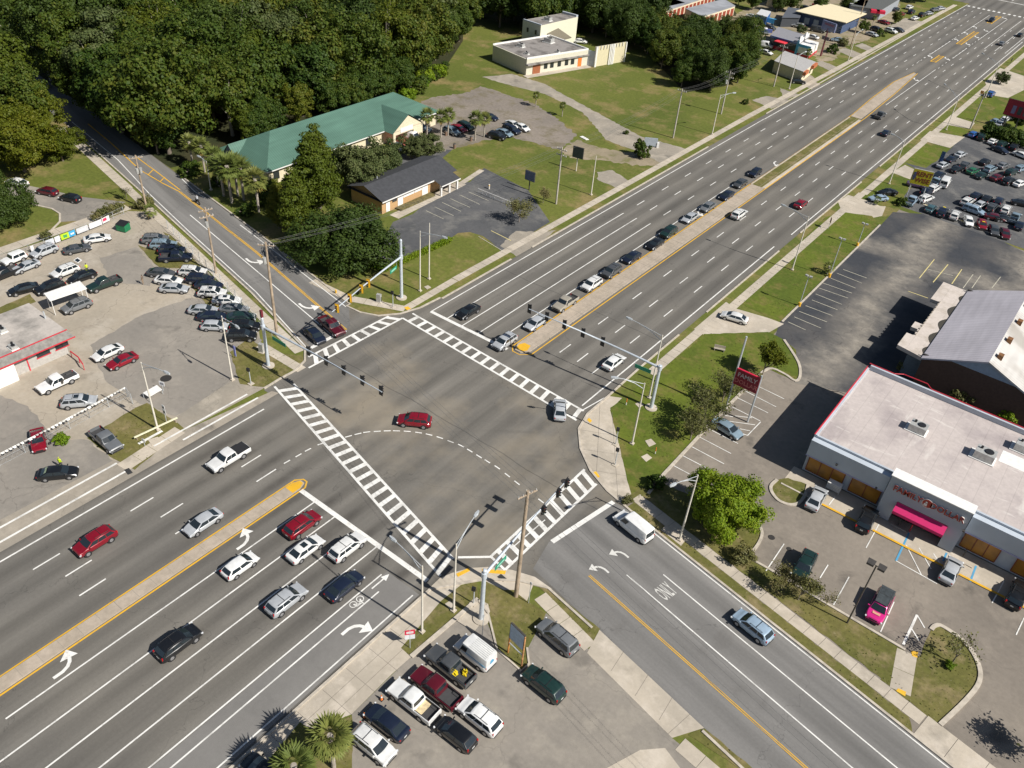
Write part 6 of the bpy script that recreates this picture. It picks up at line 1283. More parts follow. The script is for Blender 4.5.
TRK = cars(RG, [
 (95, 540.5, 'S', 'suv', 'red', 'red SUV in the outer near lane above two lane dashes'),
 (203, 522, 'S', 'sedan', 'silver', 'silver sedan beside the tan median strip'),
 (228.5, 456.5, 'S', 'pickup', 'white', 'white crew pickup with black bed cover in the curb lane'),
 (240, 565, 'N', 'hatchback', 'white', 'white hatchback waiting nearest the median left arrow'),
 (302, 524, 'N', 'suv', 'red', 'red SUV at the head of the near left turn lane'),
 (305.5, 548.5, 'N', 'sedan', 'white', 'white sedan with sunroof behind the near stop line'),
 (347, 546.5, 'N', 'suv', 'white', 'white SUV standing on the near stop line'),
 (286, 599.5, 'N', 'suv', 'silver', 'silver SUV in the second near lane behind the dark sedan'),
 (344.5, 585.5, 'N', 'sedan', 'navy', 'navy sedan beside the painted bicycle symbol'),
 (178, 642, 'N', 'suv', 'black', 'black SUV with roof rails alone in the near lanes'),
 (414.5, 420, (-1, -.10), 'suv', 'red', 'dark red SUV turning in the middle of the junction'),
 (560, 409, (0.02, -1), 'sedan', 'silver', 'silver sedan driving over the far crosswalk end'),
 (468.5, 311, 'S', 'sedan', 'black', 'black sedan behind the far stop line'),
 (505, 341, 'S', 'suv', 'silver', 'pale grey SUV first in the queue at the median nose'),
 (536, 322.5, 'S', 'sedan', 'silver', 'silver sedan second in the median queue'),
 (565.5, 302, 'S', 'pickup', 'tan', 'tan pickup third in the median queue'),
 (592, 283.5, 'S', 'suv', 'white', 'white SUV with roof rack in the median queue'),
 (612, 270.5, 'S', 'suv', 'dgrey', 'dark grey SUV just behind the white one in the queue'),
 (632, 257, 'S', 'sedan', 'navy', 'navy sedan halfway along the median queue'),
 (655.5, 243.5, 'S', 'sedan', 'black', 'black sedan in the median queue before the dark green SUV'),
 (669, 231.5, 'S', 'suv', 'dgreen', 'dark green SUV in the median queue before two silver cars'),
 (690, 217.5, 'S', 'sedan', 'silver', 'silver sedan in the median queue near the far turn arrow'),
 (708, 206.5, 'S', 'sedan', 'grey', 'grey sedan in the median queue just past the far turn arrow'),
 (727, 195, 'S', 'sedan', 'navy', 'dark blue sedan near the tail of the median queue'),
 (740.5, 183, 'S', 'sedan', 'dgrey', 'dark grey sedan last but one in the median queue'),
 (755.5, 172, 'S', 'suv', 'navy', 'dark blue SUV at the tail of the median queue'),
 (739, 213.5, 'N', 'suv', 'white', 'white wagon driving away beside the grass median'),
 (614, 361.5, 'N', 'sedan', 'white', 'white sedan driving away under the right signal arm'),
 (801, 203.5, 'N', 'sedan', 'red', 'red car driving away past the concrete driveway'),
 (886, 132.5, 'N', 'sedan', 'navy', 'dark car driving away alone beyond the grass median'),
 (880.5, 114.5, 'N', 'pickup', 'dgrey', 'dark pickup driving away beside the median tip'),
 (992, 19.5, 'S', 'suv', 'navy', 'dark blue car far away on the yellow painted island'),
 (1002, 43, 'N', 'sedan', 'grey', 'grey car far away in the right lanes'),
 (1020, 34.5, 'N', 'sedan', 'black', 'black car at the far right edge of the road'),
 (331.5, 325, 'E', 'pickup', 'maroon', 'maroon pickup stopped at the side street line by the yellow line'),
 (314.5, 334.5, 'E', 'sedan', 'navy', 'navy sedan stopped at the side street line by the corner'),
 (634, 525, 'W', 'van', 'white', 'white cargo van waiting on the lower side street'),
 (753, 626, 'W', 'suv', 'ltblue', 'silver blue SUV driving up the lower side street'),
 (42, 84, 'W', 'sedan', 'white', 'pale car in the shade far up the wooded street'),
 (734.5, 317, (-1, -.30), 'sedan', 'white', 'white sedan on the concrete driveway by the lawn'),
], .93)
cars('vehicles parked in the corner lot', [
 (557.5, 636, (-1, -.85), 'minivan', 'grey', 'grey minivan parked beside the rusty sign posts'),
 (544, 683.5, (-1, -.80), 'suv', 'dgreen', 'dark green SUV alone in the corner lot'),
 (475.5, 651, (-1, -.78), 'mail_van', 'white', 'white boxy mail van with blue stripe by the kerb'),
 (450.5, 665, (-1, -.78), 'pickup', 'dgrey', 'charcoal pickup with yellow cargo in its bed'),
 (436, 687, (-1, -.78), 'pickup', 'maroon', 'maroon pickup with open bed between two pickups'),
 (413.5, 700, (-1, -.78), 'pickup', 'white', 'white pickup with a sandy bed in the corner lot'),
 (387, 722, (-1, -.78), 'sedan', 'navy', 'navy sedan by the orange cones'),
 (372.5, 743.5, (1, .80), 'suv', 'white', 'white SUV facing away at the palm trees'),
 (456, 733.5, (-1, -.78), 'hatchback', 'black', 'black hatchback in the second row of the corner lot'),
 (479.7, 716, (-1, -.78), 'suv', 'white', 'white SUV with striped roof rack in the second corner row'),
 (264, 772, (-1, -.78), 'sedan', 'black', 'dark car cut by the bottom edge left of the palms'),
], .94)
c = at(457, 672, 1.0)
for i, (px, py, lab) in enumerate(((454, 673, 'yellow sacks in the charcoal pickup bed near its cab'), (464.5, 672.5, 'yellow sacks at the tailgate side of the charcoal pickup bed'))):
    q = at(px, py, .9); b = MB()
    for k in range(4): b.prism([(q.x+random.uniform(-.3, .3)+.2*math.cos(a*1.05), q.y+random.uniform(-.06, .06)+(k-1.5)*.12+.14*math.sin(a*1.05)) for a in range(6)], .75+.09*k, .9+.09*k)
    o = b.build('cargo_sack', plain('yellow_sack', (.72, .55, .01), .7)); tag(o, lab, 'sacks', 'yellow sacks in the pickup bed')
q = at(416.5, 702, .9); b = MB(); b.box((q.x+.15, q.y, .78), (2.0, 1.45, .1), math.atan2(*(lambda d: (d.y, d.x))(at(420, 705)-at(410, 697)))); o = b.build('sand_load', plain('sand_load', (.55, .45, .27), .9, var=.3)); tag(o, 'flat sandy load in the white pickup bed', 'sand')
cars('vehicles parked at the store', [
 (816.5, 498, (.55, -1), 'sedan', 'silver', 'silver sedan parked beside the small grass island'),
 (867, 519, (.5, -1), 'suv', 'black', 'black SUV parked at the store left of the entrance'),
 (805, 564.5, (-.5, 1), 'suv', 'dgreen', 'dark green SUV parked in the outer store row'),
 (951, 570, (.5, -1), 'sedan', 'silver', 'silver sedan in the marked bay by the store entrance'),
 (1018, 594, (.5, -1), 'suv', 'black', 'black SUV at the right edge of the store lot'),
 (880.5, 605, (-.5, 1), 'minivan', 'pink', 'pink van with a dark roof at the verge of the store lot'),
 (727, 428, (1, .62), 'sedan', 'steel', 'steel blue sedan in the hatched side bays'),
], .95)
DL = 'cars parked in the left dealer lot'
DLO = cars(DL, [
 (13.7, 258, (-1, .40), 'jeep', 'white', 'white open top off-road car with a grey hood at the banners'),
 (44, 250.5, (-1, .40), 'suv', 'silver', 'silver SUV parked at the left end of the banners'),
 (26, 266, (-1, .40), 'coupe', 'silver', 'silver grey coupe left of the dark coupe'),
 (77, 248.5, (1, -.20), 'coupe', 'dgrey', 'dark silver coupe below the green and blue banners'),
 (97, 238, (1, -.15), 'sedan', 'white', 'white sedan closest to the green skip'),
 (65, 270.5, (-1, .38), 'suv', 'white', 'white SUV with its tailgate open'),
 (82, 276, (-1, .35), 'sedan', 'black', 'black sedan beside the person in a bright vest'),
 (104, 282.5, (-1, .36), 'pickup', 'dgreen', 'dark green pickup at the right end of the canopy'),
 (23.5, 288.5, (-1, .25), 'sedan', 'black', 'black sedan at the patch of grass by the dealer office'),
 (50, 286.5, (-1, .35), 'suv', 'black', 'black SUV behind the white canopy'),
 (3.5, 272.5, (-1, .4), 'pickup', 'black', 'black pickup cut by the left picture edge'),
 (76.5, 305, (-1, .38), 'suv', 'grey', 'graphite SUV parked in front of the canopy'),
 (107.5, 352, (-1, .45), 'sedan', 'white', 'white sedan beside the red coupe in the open lot'),
 (122, 360.5, (-1, .45), 'coupe', 'red', 'red coupe beside the white sedan in the open lot'),
 (57, 381, (-1, .45), 'pickup', 'white', 'white pickup with a loaded bed by the red railing'),
 (78.7, 401, (1, -.08), 'suv', 'silver', 'silver SUV with sunroof above the pennant fence'),
 (38, 439.5, (.12, 1), 'coupe', 'red', 'red coupe with a black top crossing the pennant fence line'),
 (105.5, 438.5, (1, .85), 'pickup', 'grey', 'grey pickup on the grass beside the pennant fence'),
 (57.5, 472.5, (1, -.10), 'sedan', 'black', 'black sedan with a sun shade below the pennant fence'),
 (155, 238.5, (1, -.03), 'suv', 'grey', 'grey SUV at the top of the dealer back row'),
 (163, 244, (1, -.0), 'suv', 'steel', 'blue grey SUV second in the dealer back row'),
 (171.5, 249.5, (1, -.0), 'suv', 'navy', 'navy SUV third in the dealer back row'),
 (175.5, 256, (1, -.03), 'pickup', 'navy', 'navy pickup below the navy SUV in the back row'),
 (161, 272.5, (1, .08), 'sedan', 'dgrey', 'dark grey sedan left of the white SUV in the back row'),
 (192.5, 271, (1, .05), 'suv', 'white', 'white SUV nearest the fence in the middle back row'),
 (168.6, 280, (1, .10), 'sedan', 'white', 'white sedan between the dark grey and silver sedans'),
 (199.5, 278.5, (1, .06), 'suv', 'navy', 'navy SUV just below the white SUV by the fence'),
 (174, 288, (1, .04), 'sedan', 'silver', 'silver sedan at the edge of the tan concrete'),
 (208.5, 284.5, (1, .06), 'sedan', 'navy', 'navy sedan between the navy SUV and a white SUV'),
 (212, 292, (1, .03), 'suv', 'white', 'white SUV with sunroof above the white sedan by the fence'),
 (226.5, 300, (1, .0), 'sedan', 'white', 'white sedan with sunroof close to the fence'),
 (203, 309.5, (1, .04), 'sedan', 'silver', 'silver sedan between the white and dark sedans in the back row'),
 (234, 308.5, (1, .06), 'sedan', 'grey', 'grey sedan by the fence below the white sunroof sedan'),
 (212, 316, (1, .02), 'sedan', 'navy', 'navy sedan between two silver cars in the lower back row'),
 (241, 316.5, (1, -.02), 'sedan', 'dgreen', 'dark sedan with pale stripes in the lower back row'),
 (214.5, 325.5, (1, .04), 'hatchback', 'silver', 'silver hatchback last on the left of the back row'),
 (245, 325.5, (1, .0), 'suv', 'black', 'black SUV second from the bottom of the back row'),
 (241, 335, (1, .0), 'suv', 'black', 'black SUV at the very bottom of the back row'),
], .90)
LN = 'cars parked along the side lane and office'
cars(LN, [
 (47, 191, (-1, -.20), 'hatchback', 'maroon', 'maroon hatchback parked on the curving side lane'),
 (70, 197.5, (-1, -.22), 'hatchback', 'black', 'black hatchback parked on the curving side lane'),
 (17, 182, (-1, -.25), 'sedan', 'white', 'white car half hidden by the oak at the left edge'),
 (374, 251.5, (1, -.55), 'sedan', 'white', 'white sedan peeking from under the big dark oak'),
 (413.5, 110.5, (1, .05), 'sedan', 'silver', 'silver sedan beside the end of the green roof'),
 (416.5, 122, (1, .2), 'sedan', 'red', 'red car between the green roof porch and a blue pickup'),
 (420, 127.5, (1, .2), 'pickup', 'ltblue', 'pale blue pickup near the green roof porch'),
 (399, 146.5, (1, .6), 'sedan', 'steel', 'steel blue car in the shade behind the brick office'),
 (411.5, 136, (1, .3), 'van', 'white', 'white van half behind the small oak at the porch'),
 (451.5, 130.5, (1, .4), 'suv', 'steel', 'grey SUV under the pair of palms'),
 (458.5, 128, (1, .4), 'sedan', 'red', 'red car beside the grey SUV under the palms'),
 (465.5, 125.5, (1, .4), 'suv', 'dgreen', 'dark green SUV right of the red car by the palms'),
 (489.5, 116.5, (1, .3), 'sedan', 'navy', 'navy car alone in the gravel lot'),
 (496.5, 135.5, (1, .25), 'suv', 'black', 'black SUV beside the right hand palm pair'),
 (504.5, 132.5, (1, .4), 'sedan', 'steel', 'silver blue sedan second from the palms in the gravel lot'),
 (511.5, 129, (1, .4), 'minivan', 'navy', 'navy van in the gravel lot between sedan and white car'),
 (522, 127, (1, .5), 'sedan', 'white', 'white car at the right end of the gravel lot row'),
 (513, 124, (1, .5), 'sedan', 'white', 'white car behind the navy van in the gravel lot'),
 (580, 41, (1, .1), 'sedan', 'white', 'white car parked behind the cream flat roofed hall'),
], .92)
FD_ = 'cars parked in the far right dealer lot'
cars(FD_, [
 (973.5, 134, (1, -.5), 'hatchback', 'blue', 'bright blue car at the foot of the dark leaning pole'),
 (982, 136.5, (.8, -.7), 'suv', 'dgreen', 'dark green SUV just right of the bright blue car'),
 (993, 141, (1, -.6), 'coupe', 'white', 'white coupe before the dark hedge'), (1000, 149.5, (1, .4), 'sedan', 'navy', 'navy sedan below the white coupe'),
 (1002, 144, (1, -.5), 'suv', 'dgreen', 'dark SUV wedged behind the navy sedan by the hedge'), (1014, 146.5, (.8, -.8), 'suv', 'black', 'black SUV right of the hedge end'), (1022, 155, (1, .4), 'sedan', 'white', 'white car cut by the right edge near the hedge'),
 (943, 164.5, (1, -.5), 'sedan', 'silver', 'silver car at the left end of the far middle row by the flag'), (951.5, 159, (1, -.5), 'sedan', 'navy', 'navy car second in the far middle row'), (960.5, 154, (1, -.5), 'sedan', 'silver', 'silver car third in the far middle row'),
 (957, 169, (1, -.4), 'sedan', 'black', 'black car left of the grey car in the far front row'), (964.5, 165, (.7, -.8), 'suv', 'dgrey', 'dark grey SUV left of the green car'), (973, 170.5, (1, -.4), 'sedan', 'green', 'green windowed car in the far front row'),
 (981.5, 175, (1, -.5), 'sedan', 'dgreen', 'dark car right of the green one in the far front row'), (990, 168.5, (1, -.5), 'suv', 'steel', 'steel grey SUV behind the dark red car'), (985, 161.5, (1, -.5), 'sedan', 'black', 'black car behind the green one in the second far row'),
 (997, 177, (1, -.4), 'sedan', 'maroon', 'dark red car in the far front row'), (1009, 180.5, (1, -.4), 'suv', 'black', 'black SUV right of the dark red car in the far front row'), (1003, 165, (1, -.5), 'sedan', 'grey', 'grey car in the second far row near the edge'),
 (1011, 172, (1, -.5), 'suv', 'dgreen', 'dark SUV behind the black one near the right edge'), (1020, 183, (1, -.4), 'sedan', 'white', 'white car at the right end of the far front row'), (1021, 168, (1, -.4), 'suv', 'steel', 'grey SUV cut by the right edge in the far rows'),
 (939.5, 174.5, (1, -.6), 'sedan', 'navy', 'navy car right behind the yellow rental sign'), (945.5, 181.5, (.7, -1), 'van', 'white', 'white van right of the yellow rental sign'), (936, 181.5, (1, -.6), 'pickup', 'steel', 'blue grey pickup right of the yellow sign edge'),
 (917, 184.5, (1, .2), 'sedan', 'purple', 'dark purple car below the yellow rental sign'), (934, 188, (1, -.6), 'suv', 'white', 'white SUV below the blue grey pickup'), (927, 191.5, (1, -.6), 'suv', 'navy', 'navy SUV between two white ones at the lot corner'),
 (926, 198, (1, -.4), 'suv', 'white', 'white SUV at the corner of the far dealer lot'), (912, 200, (.8, -.8), 'pickup', 'ltblue', 'pale blue pickup by the corner bush of the far lot'),
 (878.5, 198, (-1, .05), 'coupe', 'ltblue', 'pale blue car on the grass beside the right pavement'), (888, 192, (-1, .05), 'sedan', 'black', 'black car on the grass behind the pale blue one'),
 (931, 208, (.8, -.8), 'sedan', 'teal', 'teal sedan first in the row along the yellow kerb'), (942.5, 211.5, (.7, -.9), 'suv', 'navy', 'navy SUV with a yellow sticker along the yellow kerb'), (955, 214.5, (.5, -1), 'suv', 'white', 'white SUV along the yellow kerb'), (968.5, 220.5, (.3, 1), 'sedan', 'white', 'white car left of the bright red one at the yellow kerb'),
 (982, 224, (.3, 1), 'hatchback', 'red', 'bright red hatchback with a yellow sticker at the yellow kerb'), (994, 229.5, (.3, 1), 'sedan', 'dgrey', 'dark grey car right of the bright red hatchback'), (1005, 233, (.3, 1), 'sedan', 'maroon', 'shaded maroon car at the end of the yellow kerb row'),
 (967.5, 201, (1, -.6), 'suv', 'white', 'white SUV leading the inner rows of the far lot'), (976, 196, (1, -.6), 'suv', 'navy', 'navy SUV beside the white inner row leader'), (974, 209.5, (1, .35), 'minivan', 'ltblue', 'silver blue minivan in the inner row'), (981, 204, (1, -.5), 'sedan', 'silver', 'silver car between minivan and black cars'),
 (986.5, 199, (.8, -.8), 'suv', 'black', 'black SUV in the upper inner row'), (992, 207, (.8, -.8), 'suv', 'dgrey', 'charcoal SUV in the middle of the inner rows'), (999, 200.5, (.7, -.8), 'hatchback', 'navy', 'navy hatchback at the top of the inner rows'), (1006, 209, (.6, -1), 'suv', 'white', 'white SUV with red tail lights in the inner row'),
 (995, 217, (1, .2), 'sedan', 'maroon', 'maroon car in the shade of the inner row'), (1004, 218.5, (1, .1), 'sedan', 'black', 'black car in the shade of the inner row'), (1015, 217, (.6, -.9), 'pickup', 'steel', 'steel blue pickup near the right edge of the inner row'), (1022, 203, (1, .2), 'sedan', 'black', 'black car cut by the right edge of the inner rows'), (1020, 225, (.6, -.9), 'sedan', 'navy', 'navy car in deep shade at the right edge'),
 (996, 121, (1, -.3), 'sedan', 'steel', 'steel blue car below the red billboard'), (1005, 119, (.8, -.6), 'sedan', 'white', 'white car below the left half of the red billboard'), (1012, 116.5, (.8, -.6), 'suv', 'silver', 'silver SUV below the middle of the red billboard'), (1018, 115, (.8, -.6), 'suv', 'white', 'white SUV below the right half of the red billboard'), (1000, 123.5, (.8, -.6), 'sedan', 'silver', 'silver car lowest in the group under the red billboard'), (991, 93.5, (.8, -.6), 'suv', 'blue', 'blue vehicle beside the far concrete yard'),
], .90)
cars('cars parked by the far shops', [
 (798.5, 25.5, (-1, -.2), 'suv', 'silver', 'silver SUV on the sandy yard left of the cream roof'), (812.5, 36.5, (-1, -.3), 'sedan', 'white', 'white car between diner and slate blue sign'), (837.5, 39.5, (-1, -.1), 'sedan', 'steel', 'steel blue car below the cream roof corner'), (834, 8.5, (-1, -.2), 'van', 'white', 'white van at the back of the sandy yard'),
 (891, 30.5, (1, .3), 'suv', 'white', 'white SUV on the drive below the red awnings'), (876.5, 29, (1, .3), 'suv', 'black', 'black SUV left of the white one below the awnings'), (798, 81, (1, .1), 'sedan', 'black', 'black sedan on the drive of the orange fascia shop'), (898.5, 29.5, (1, .3), 'sedan', 'dgrey', 'dark grey car right of the white SUV below the awnings'),
 (901.5, 14, (1, -.4), 'sedan', 'red', 'red car among the cars at the far top lot'), (909.5, 7, (1, -.4), 'suv', 'white', 'white SUV at the top of the far lot'), (911.5, 11.5, (1, -.4), 'suv', 'navy', 'navy SUV below the white one in the far top lot'), (922, 14.5, (1, -.4), 'suv', 'black', 'black SUV right of the red car in the far top lot'), (929, 13, (1, -.2), 'sedan', 'silver', 'silver car at the right end of the far top row'), (941, 8, (1, -.1), 'sedan', 'silver', 'silver car on the grass edge at the far top'), (935, 9.5, (1, -.1), 'sedan', 'grey', 'grey car left of the silver one at the far top'),
 (745, 23.5, (1, .2), 'pickup', 'silver', 'silver pickup on the sandy yard by the red doors'), (765, 44.5, (1, .2), 'van', 'white', 'white van behind the trees left of the diner'), (788, 33, (1, .3), 'pickup', 'dgrey', 'dark pickup behind the diner'), (770, 27, (1, .3), 'sedan', 'dgrey', 'dark car beside the sky blue tarp behind the diner'), (766, 52, (1, .3), 'sedan', 'white', 'white car below the red awning of the diner'), (818, 29, (1, .2), 'van', 'dgrey', 'dark boxy van at the cream roofed shop'), (806, 8, (1, .2), 'suv', 'black', 'black SUV in the upper left of the sandy yard'), (818, 5, (1, .2), 'sedan', 'red', 'red car at the top of the sandy yard'), (858, 6, (1, .2), 'sedan', 'white', 'white car in front of the grey block shop at the top'), (872, 34, (1, .3), 'sedan', 'silver', 'silver car nearest the street below the red awnings'), (884, 22, (1, .3), 'sedan', 'red', 'red car under the red awning corner'), (915, 18, (1, -.3), 'sedan', 'white', 'white car at the street edge of the far top lot'), (896, 9, (1, -.3), 'sedan', 'navy', 'navy car between awning shop and far top lot'), (752, 16, (1, .2), 'sedan', 'white', 'white car beside the blue container'),
], .92)
# boats and small vehicles
t = thing('boat', 'blue boat on its trailer beside the tree belt', 'boat', at(760.5, 33.5), R(20)); b = MB(); n = 9
hull = [(3.6-7.0*i/(n-1), 1.15*math.sin(math.pi*min(.5+.0, .08+i/(n-1)*.42+ (0 if i < 5 else .0)))) for i in range(n)]
b.prism([(x, y) for x, y in hull]+[(x, -y) for x, y in reversed(hull)], .7, 1.7); part('hull', b, plain('boat_blue', (.10, .13, .32), .4), t); b = MB(); b.prism([(-2.5, -.8), (1.0, -.8), (1.9, 0), (1.0, .8), (-2.5, .8)], 1.702, 2.0); part('deck', b, M_['whitep'], t); b = MB(); b.ext(-3, 3, -.9, .9, .45, .68); part('trailer', b, M_['steel'], t)
t = thing('tarp_shelter', 'sky blue tarp shelter on the sandy yard', 'shelter', at(771, 25)); b = MB(); b.face([(-1.3, -1.2, 2.3), (1.3, -1.2, 2.3), (1.3, 1.2, 1.9), (-1.3, 1.2, 1.9)]); b.face([(-1.3, -1.2, 2.3), (-1.3, -1.2, .8), (1.3, -1.2, .8), (1.3, -1.2, 2.3)]); part('tarp', b, plain('sky_tarp', (.08, .42, .75), .6), t)
for i in (-1.2, 1.2):
    b = MB(); b.cyl((i, -1.1, 0), (i, -1.1, 2.2), .04, .04, 5); part('post', b, M_['steel'], t)
for o in list(SC.objects):
    if 'sunroof' in o.get('label', '') and o.type == 'EMPTY':
        zr_ = {'sedan': 1.44, 'suv': 1.70}.get(o.name.split('.')[0], 1.6)+.034; b = MB(); b.prism([(.18, -.36), (.18, .36), (-.48, .38), (-.48, -.38)], zr_-.05, zr_); part('sunroof', b, M_['cglass'], o)
# open tailgate of the white SUV, pink van's dark roof, loads
for o in DLO:
    if 'tailgate' in o['label']:
        b = MB(); b.face([(-2.2, -.75, 1.70), (-2.2, .75, 1.70), (-3.05, .70, 1.95), (-3.05, -.70, 1.95)]); b.face([(-2.2, .75, 1.66), (-2.2, -.75, 1.66), (-3.05, -.70, 1.91), (-3.05, .70, 1.91)]); g = part('tailgate', b, M_['whitep'], o); b = MB(); b.face([(-2.3, -.55, 1.745), (-2.3, .55, 1.745), (-2.85, .5, 1.905), (-2.85, -.5, 1.905)]); part('rear_glass', b, M_['cglass'], g)
    if 'sun shade' in o['label']: b = MB(); b.face([(-1.72, -.6, 1.03), (-1.12, -.55, 1.40), (-1.12, .55, 1.40), (-1.72, .6, 1.03)][::-1]); part('sun_shade', b, plain('sunshade_green', (.30, .38, .25), .6), o)
for o in list(SC.objects):
    if o.get('label', '').startswith('pink van'):
        b = MB(); b.prism([(.75, -.70), (.75, .70), (-2.1, .80), (-2.1, -.80)], 1.76, 1.815); part('dark_roof', b, plain('matt_dark_roof', (.045, .055, .06), .6, var=.3), o)
        b = MB(); b.prism([(1.55, -.45), (1.55, .45), (1.95, .4), (1.95, -.4)], 1.07, 1.085); part('hood_lettering', b, plain('hood_gold', (.62, .30, .22), .6), o)
    if o.get('label', '').startswith('navy SUV with a yellow') or o.get('label', '').startswith('bright red hatchback'):
        b = MB(); b.prism([(.62, -.3), (.62, .3), (.30, .3), (.30, -.3)], 1.52 if 'red' in o['label'] else 1.745, 1.56 if 'red' in o['label'] else 1.78); bb = part('sticker', b, plain('yellow_sticker', (.75, .6, .02), .6), o)
q = at(60, 378.5, 1.2); b = MB(); b.box((q.x, q.y, .98), (1.2, .9, .5), .3); o = b.build('tool_box', M_['dark']); tag(o, 'dark tool box in the bed of the white dealer pickup', 'tool box')
# ---------------------------------------------------------------- trees and plants
import numpy as np
def leaf_mat(name, cs, trans=.3, spec=.25):
    m, N, L, B = nodes(name); out = [n for n in N if n.type == 'OUTPUT_MATERIAL'][0]
    ge = N.new('ShaderNodeNewGeometry'); oi = N.new('ShaderNodeObjectInfo'); rp = N.new('ShaderNodeValToRGB'); el = rp.color_ramp.elements
    for i, c in enumerate(cs):
        e = el[i] if i < 2 else el.new(i/(len(cs)-1)); e.position = i/(len(cs)-1); e.color = (*c, 1)
    tc = N.new('ShaderNodeTexCoord'); nz = N.new('ShaderNodeTexNoise'); nz.inputs['Scale'].default_value = .55; nz.inputs['Detail'].default_value = 3; L.new(tc.outputs['Object'], nz.inputs['Vector'])
    a = N.new('ShaderNodeMath'); a.operation = 'MULTIPLY_ADD'; L.new(ge.outputs['Random Per Island'], a.inputs[0]); a.inputs[1].default_value = .35
    a2 = N.new('ShaderNodeMath'); a2.operation = 'MULTIPLY_ADD'; L.new(oi.outputs['Random'], a2.inputs[0]); a2.inputs[1].default_value = .45; a2.inputs[2].default_value = -.30
    a3 = N.new('ShaderNodeMath'); a3.operation = 'MULTIPLY_ADD'; L.new(nz.outputs[0], a3.inputs[0]); a3.inputs[1].default_value = .9; L.new(a2.outputs[0], a3.inputs[2]); L.new(a3.outputs[0], a.inputs[2]); L.new(a.outputs[0], rp.inputs[0])
    L.new(rp.outputs[0], B.inputs['Base Color']); B.inputs['Roughness'].default_value = .6; B.inputs['Specular IOR Level'].default_value = spec
    tr = N.new('ShaderNodeBsdfTranslucent'); L.new(rp.outputs[0], tr.inputs[0]); mx = N.new('ShaderNodeMixShader'); mx.inputs[0].default_value = trans; L.new(B.outputs[0], mx.inputs[1]); L.new(tr.outputs[0], mx.inputs[2]); L.new(mx.outputs[0], out.inputs[0])
    return m
LEAF = {
 'dark': leaf_mat('dark_oak_leaves', ((.026, .052, .010), (.048, .080, .013), (.075, .108, .016))),
 'mid': leaf_mat('forest_leaves', ((.020, .046, .008), (.040, .077, .010), (.074, .108, .012), (.122, .126, .015))),
 'yellow': leaf_mat('yellow_green_leaves', ((.062, .088, .006), (.108, .130, .008), (.165, .155, .012))),
 'yellow2': leaf_mat('forest_yellow_leaves', ((.050, .078, .007), (.088, .118, .009), (.145, .142, .013))),
 'greygreen': leaf_mat('grey_green_leaves', ((.045, .070, .022), (.085, .115, .035), (.14, .155, .055))),
 'bright': leaf_mat('bright_green_leaves', ((.075, .155, .006), (.145, .235, .009), (.235, .29, .016))),
 'olive': leaf_mat('olive_leaves', ((.085, .10, .03), (.15, .155, .05), (.24, .20, .085))),
 'palm': leaf_mat('palm_fronds', ((.075, .11, .022), (.14, .175, .04), (.22, .225, .06)), .2),
 'dry': leaf_mat('dry_fronds', ((.22, .13, .03), (.35, .24, .06), (.30, .30, .05)), .2),
}
M_['bark'] = plain('grey_bark', (.17, .14, .11), .95, var=.3, scale=2)
M_['palebark'] = plain('pale_bark', (.34, .30, .25), .95, var=.25, scale=2)
M_['twig'] = plain('grey_twigs', (.25, .21, .17), .95, var=.2, scale=2)
def quads_mesh(name, c, u, v, mat):
    n = len(c); V = np.empty((n, 4, 3)); V[:, 0] = c-u; V[:, 1] = c-v*.6+u*.1; V[:, 2] = c+u; V[:, 3] = c+v*.6+u*.1
    me = bpy.data.meshes.new(name); me.vertices.add(n*4); me.vertices.foreach_set('co', V.reshape(-1).astype(np.float32))
    me.loops.add(n*4); me.loops.foreach_set('vertex_index', np.arange(n*4, dtype=np.int32)); me.polygons.add(n)
    me.polygons.foreach_set('loop_start', np.arange(0, n*4, 4, dtype=np.int32)); me.update(calc_edges=True); me.materials.append(mat); return me
def unit(a): return a/np.maximum(np.linalg.norm(a, axis=1, keepdims=True), 1e-6)
def crown_mesh(seed, Rr, z0, z1, clumps, per, size, mat, shape='round', clr=.30, flat=.75):
    """leaf clumps spread through an uneven crown volume; the inside is left open so the sky shows through"""
    g = np.random.default_rng(seed); cz = (z0+z1)/2; hz = (z1-z0)/2; d = unit(g.normal(size=(clumps, 3))); rad = g.uniform(.35, 1, clumps)**.5
    lob = 1+.22*np.sin(3*np.arctan2(d[:, 1], d[:, 0])+seed)+.14*np.sin(5*np.arctan2(d[:, 1], d[:, 0])+seed*1.7)
    cc = d*rad[:, None]*lob[:, None]; 
    if shape == 'cone': t = (cc[:, 2]+1)/2; cc[:, :2] *= np.clip(1.15-1.0*t, .12, 1.1)[:, None]
    if shape == 'dome': cc[:, 2] = np.abs(cc[:, 2])*1.6-.55
    C = cc*np.array([Rr, Rr, hz])+np.array([0, 0, cz]); cr_ = Rr*clr*g.uniform(.6, 1.25, clumps)
    k = np.repeat(np.arange(clumps), per); o = unit(g.normal(size=(len(k), 3))); rr = g.uniform(.25, 1, len(k))**.4
    P = C[k]+o*(rr*cr_[k])[:, None]*np.array([1, 1, flat]); nr = unit(o*.9+unit(P-np.array([0, 0, cz]))*.35+np.array([0, 0, .35])+g.normal(size=o.shape)*.55)
    a = unit(np.cross(nr, g.normal(size=nr.shape))); b = np.cross(nr, a); s = size*g.uniform(.55, 1.35, len(k))[:, None]
    return quads_mesh('crown', P, a*s*.62, b*s*.75, mat), C
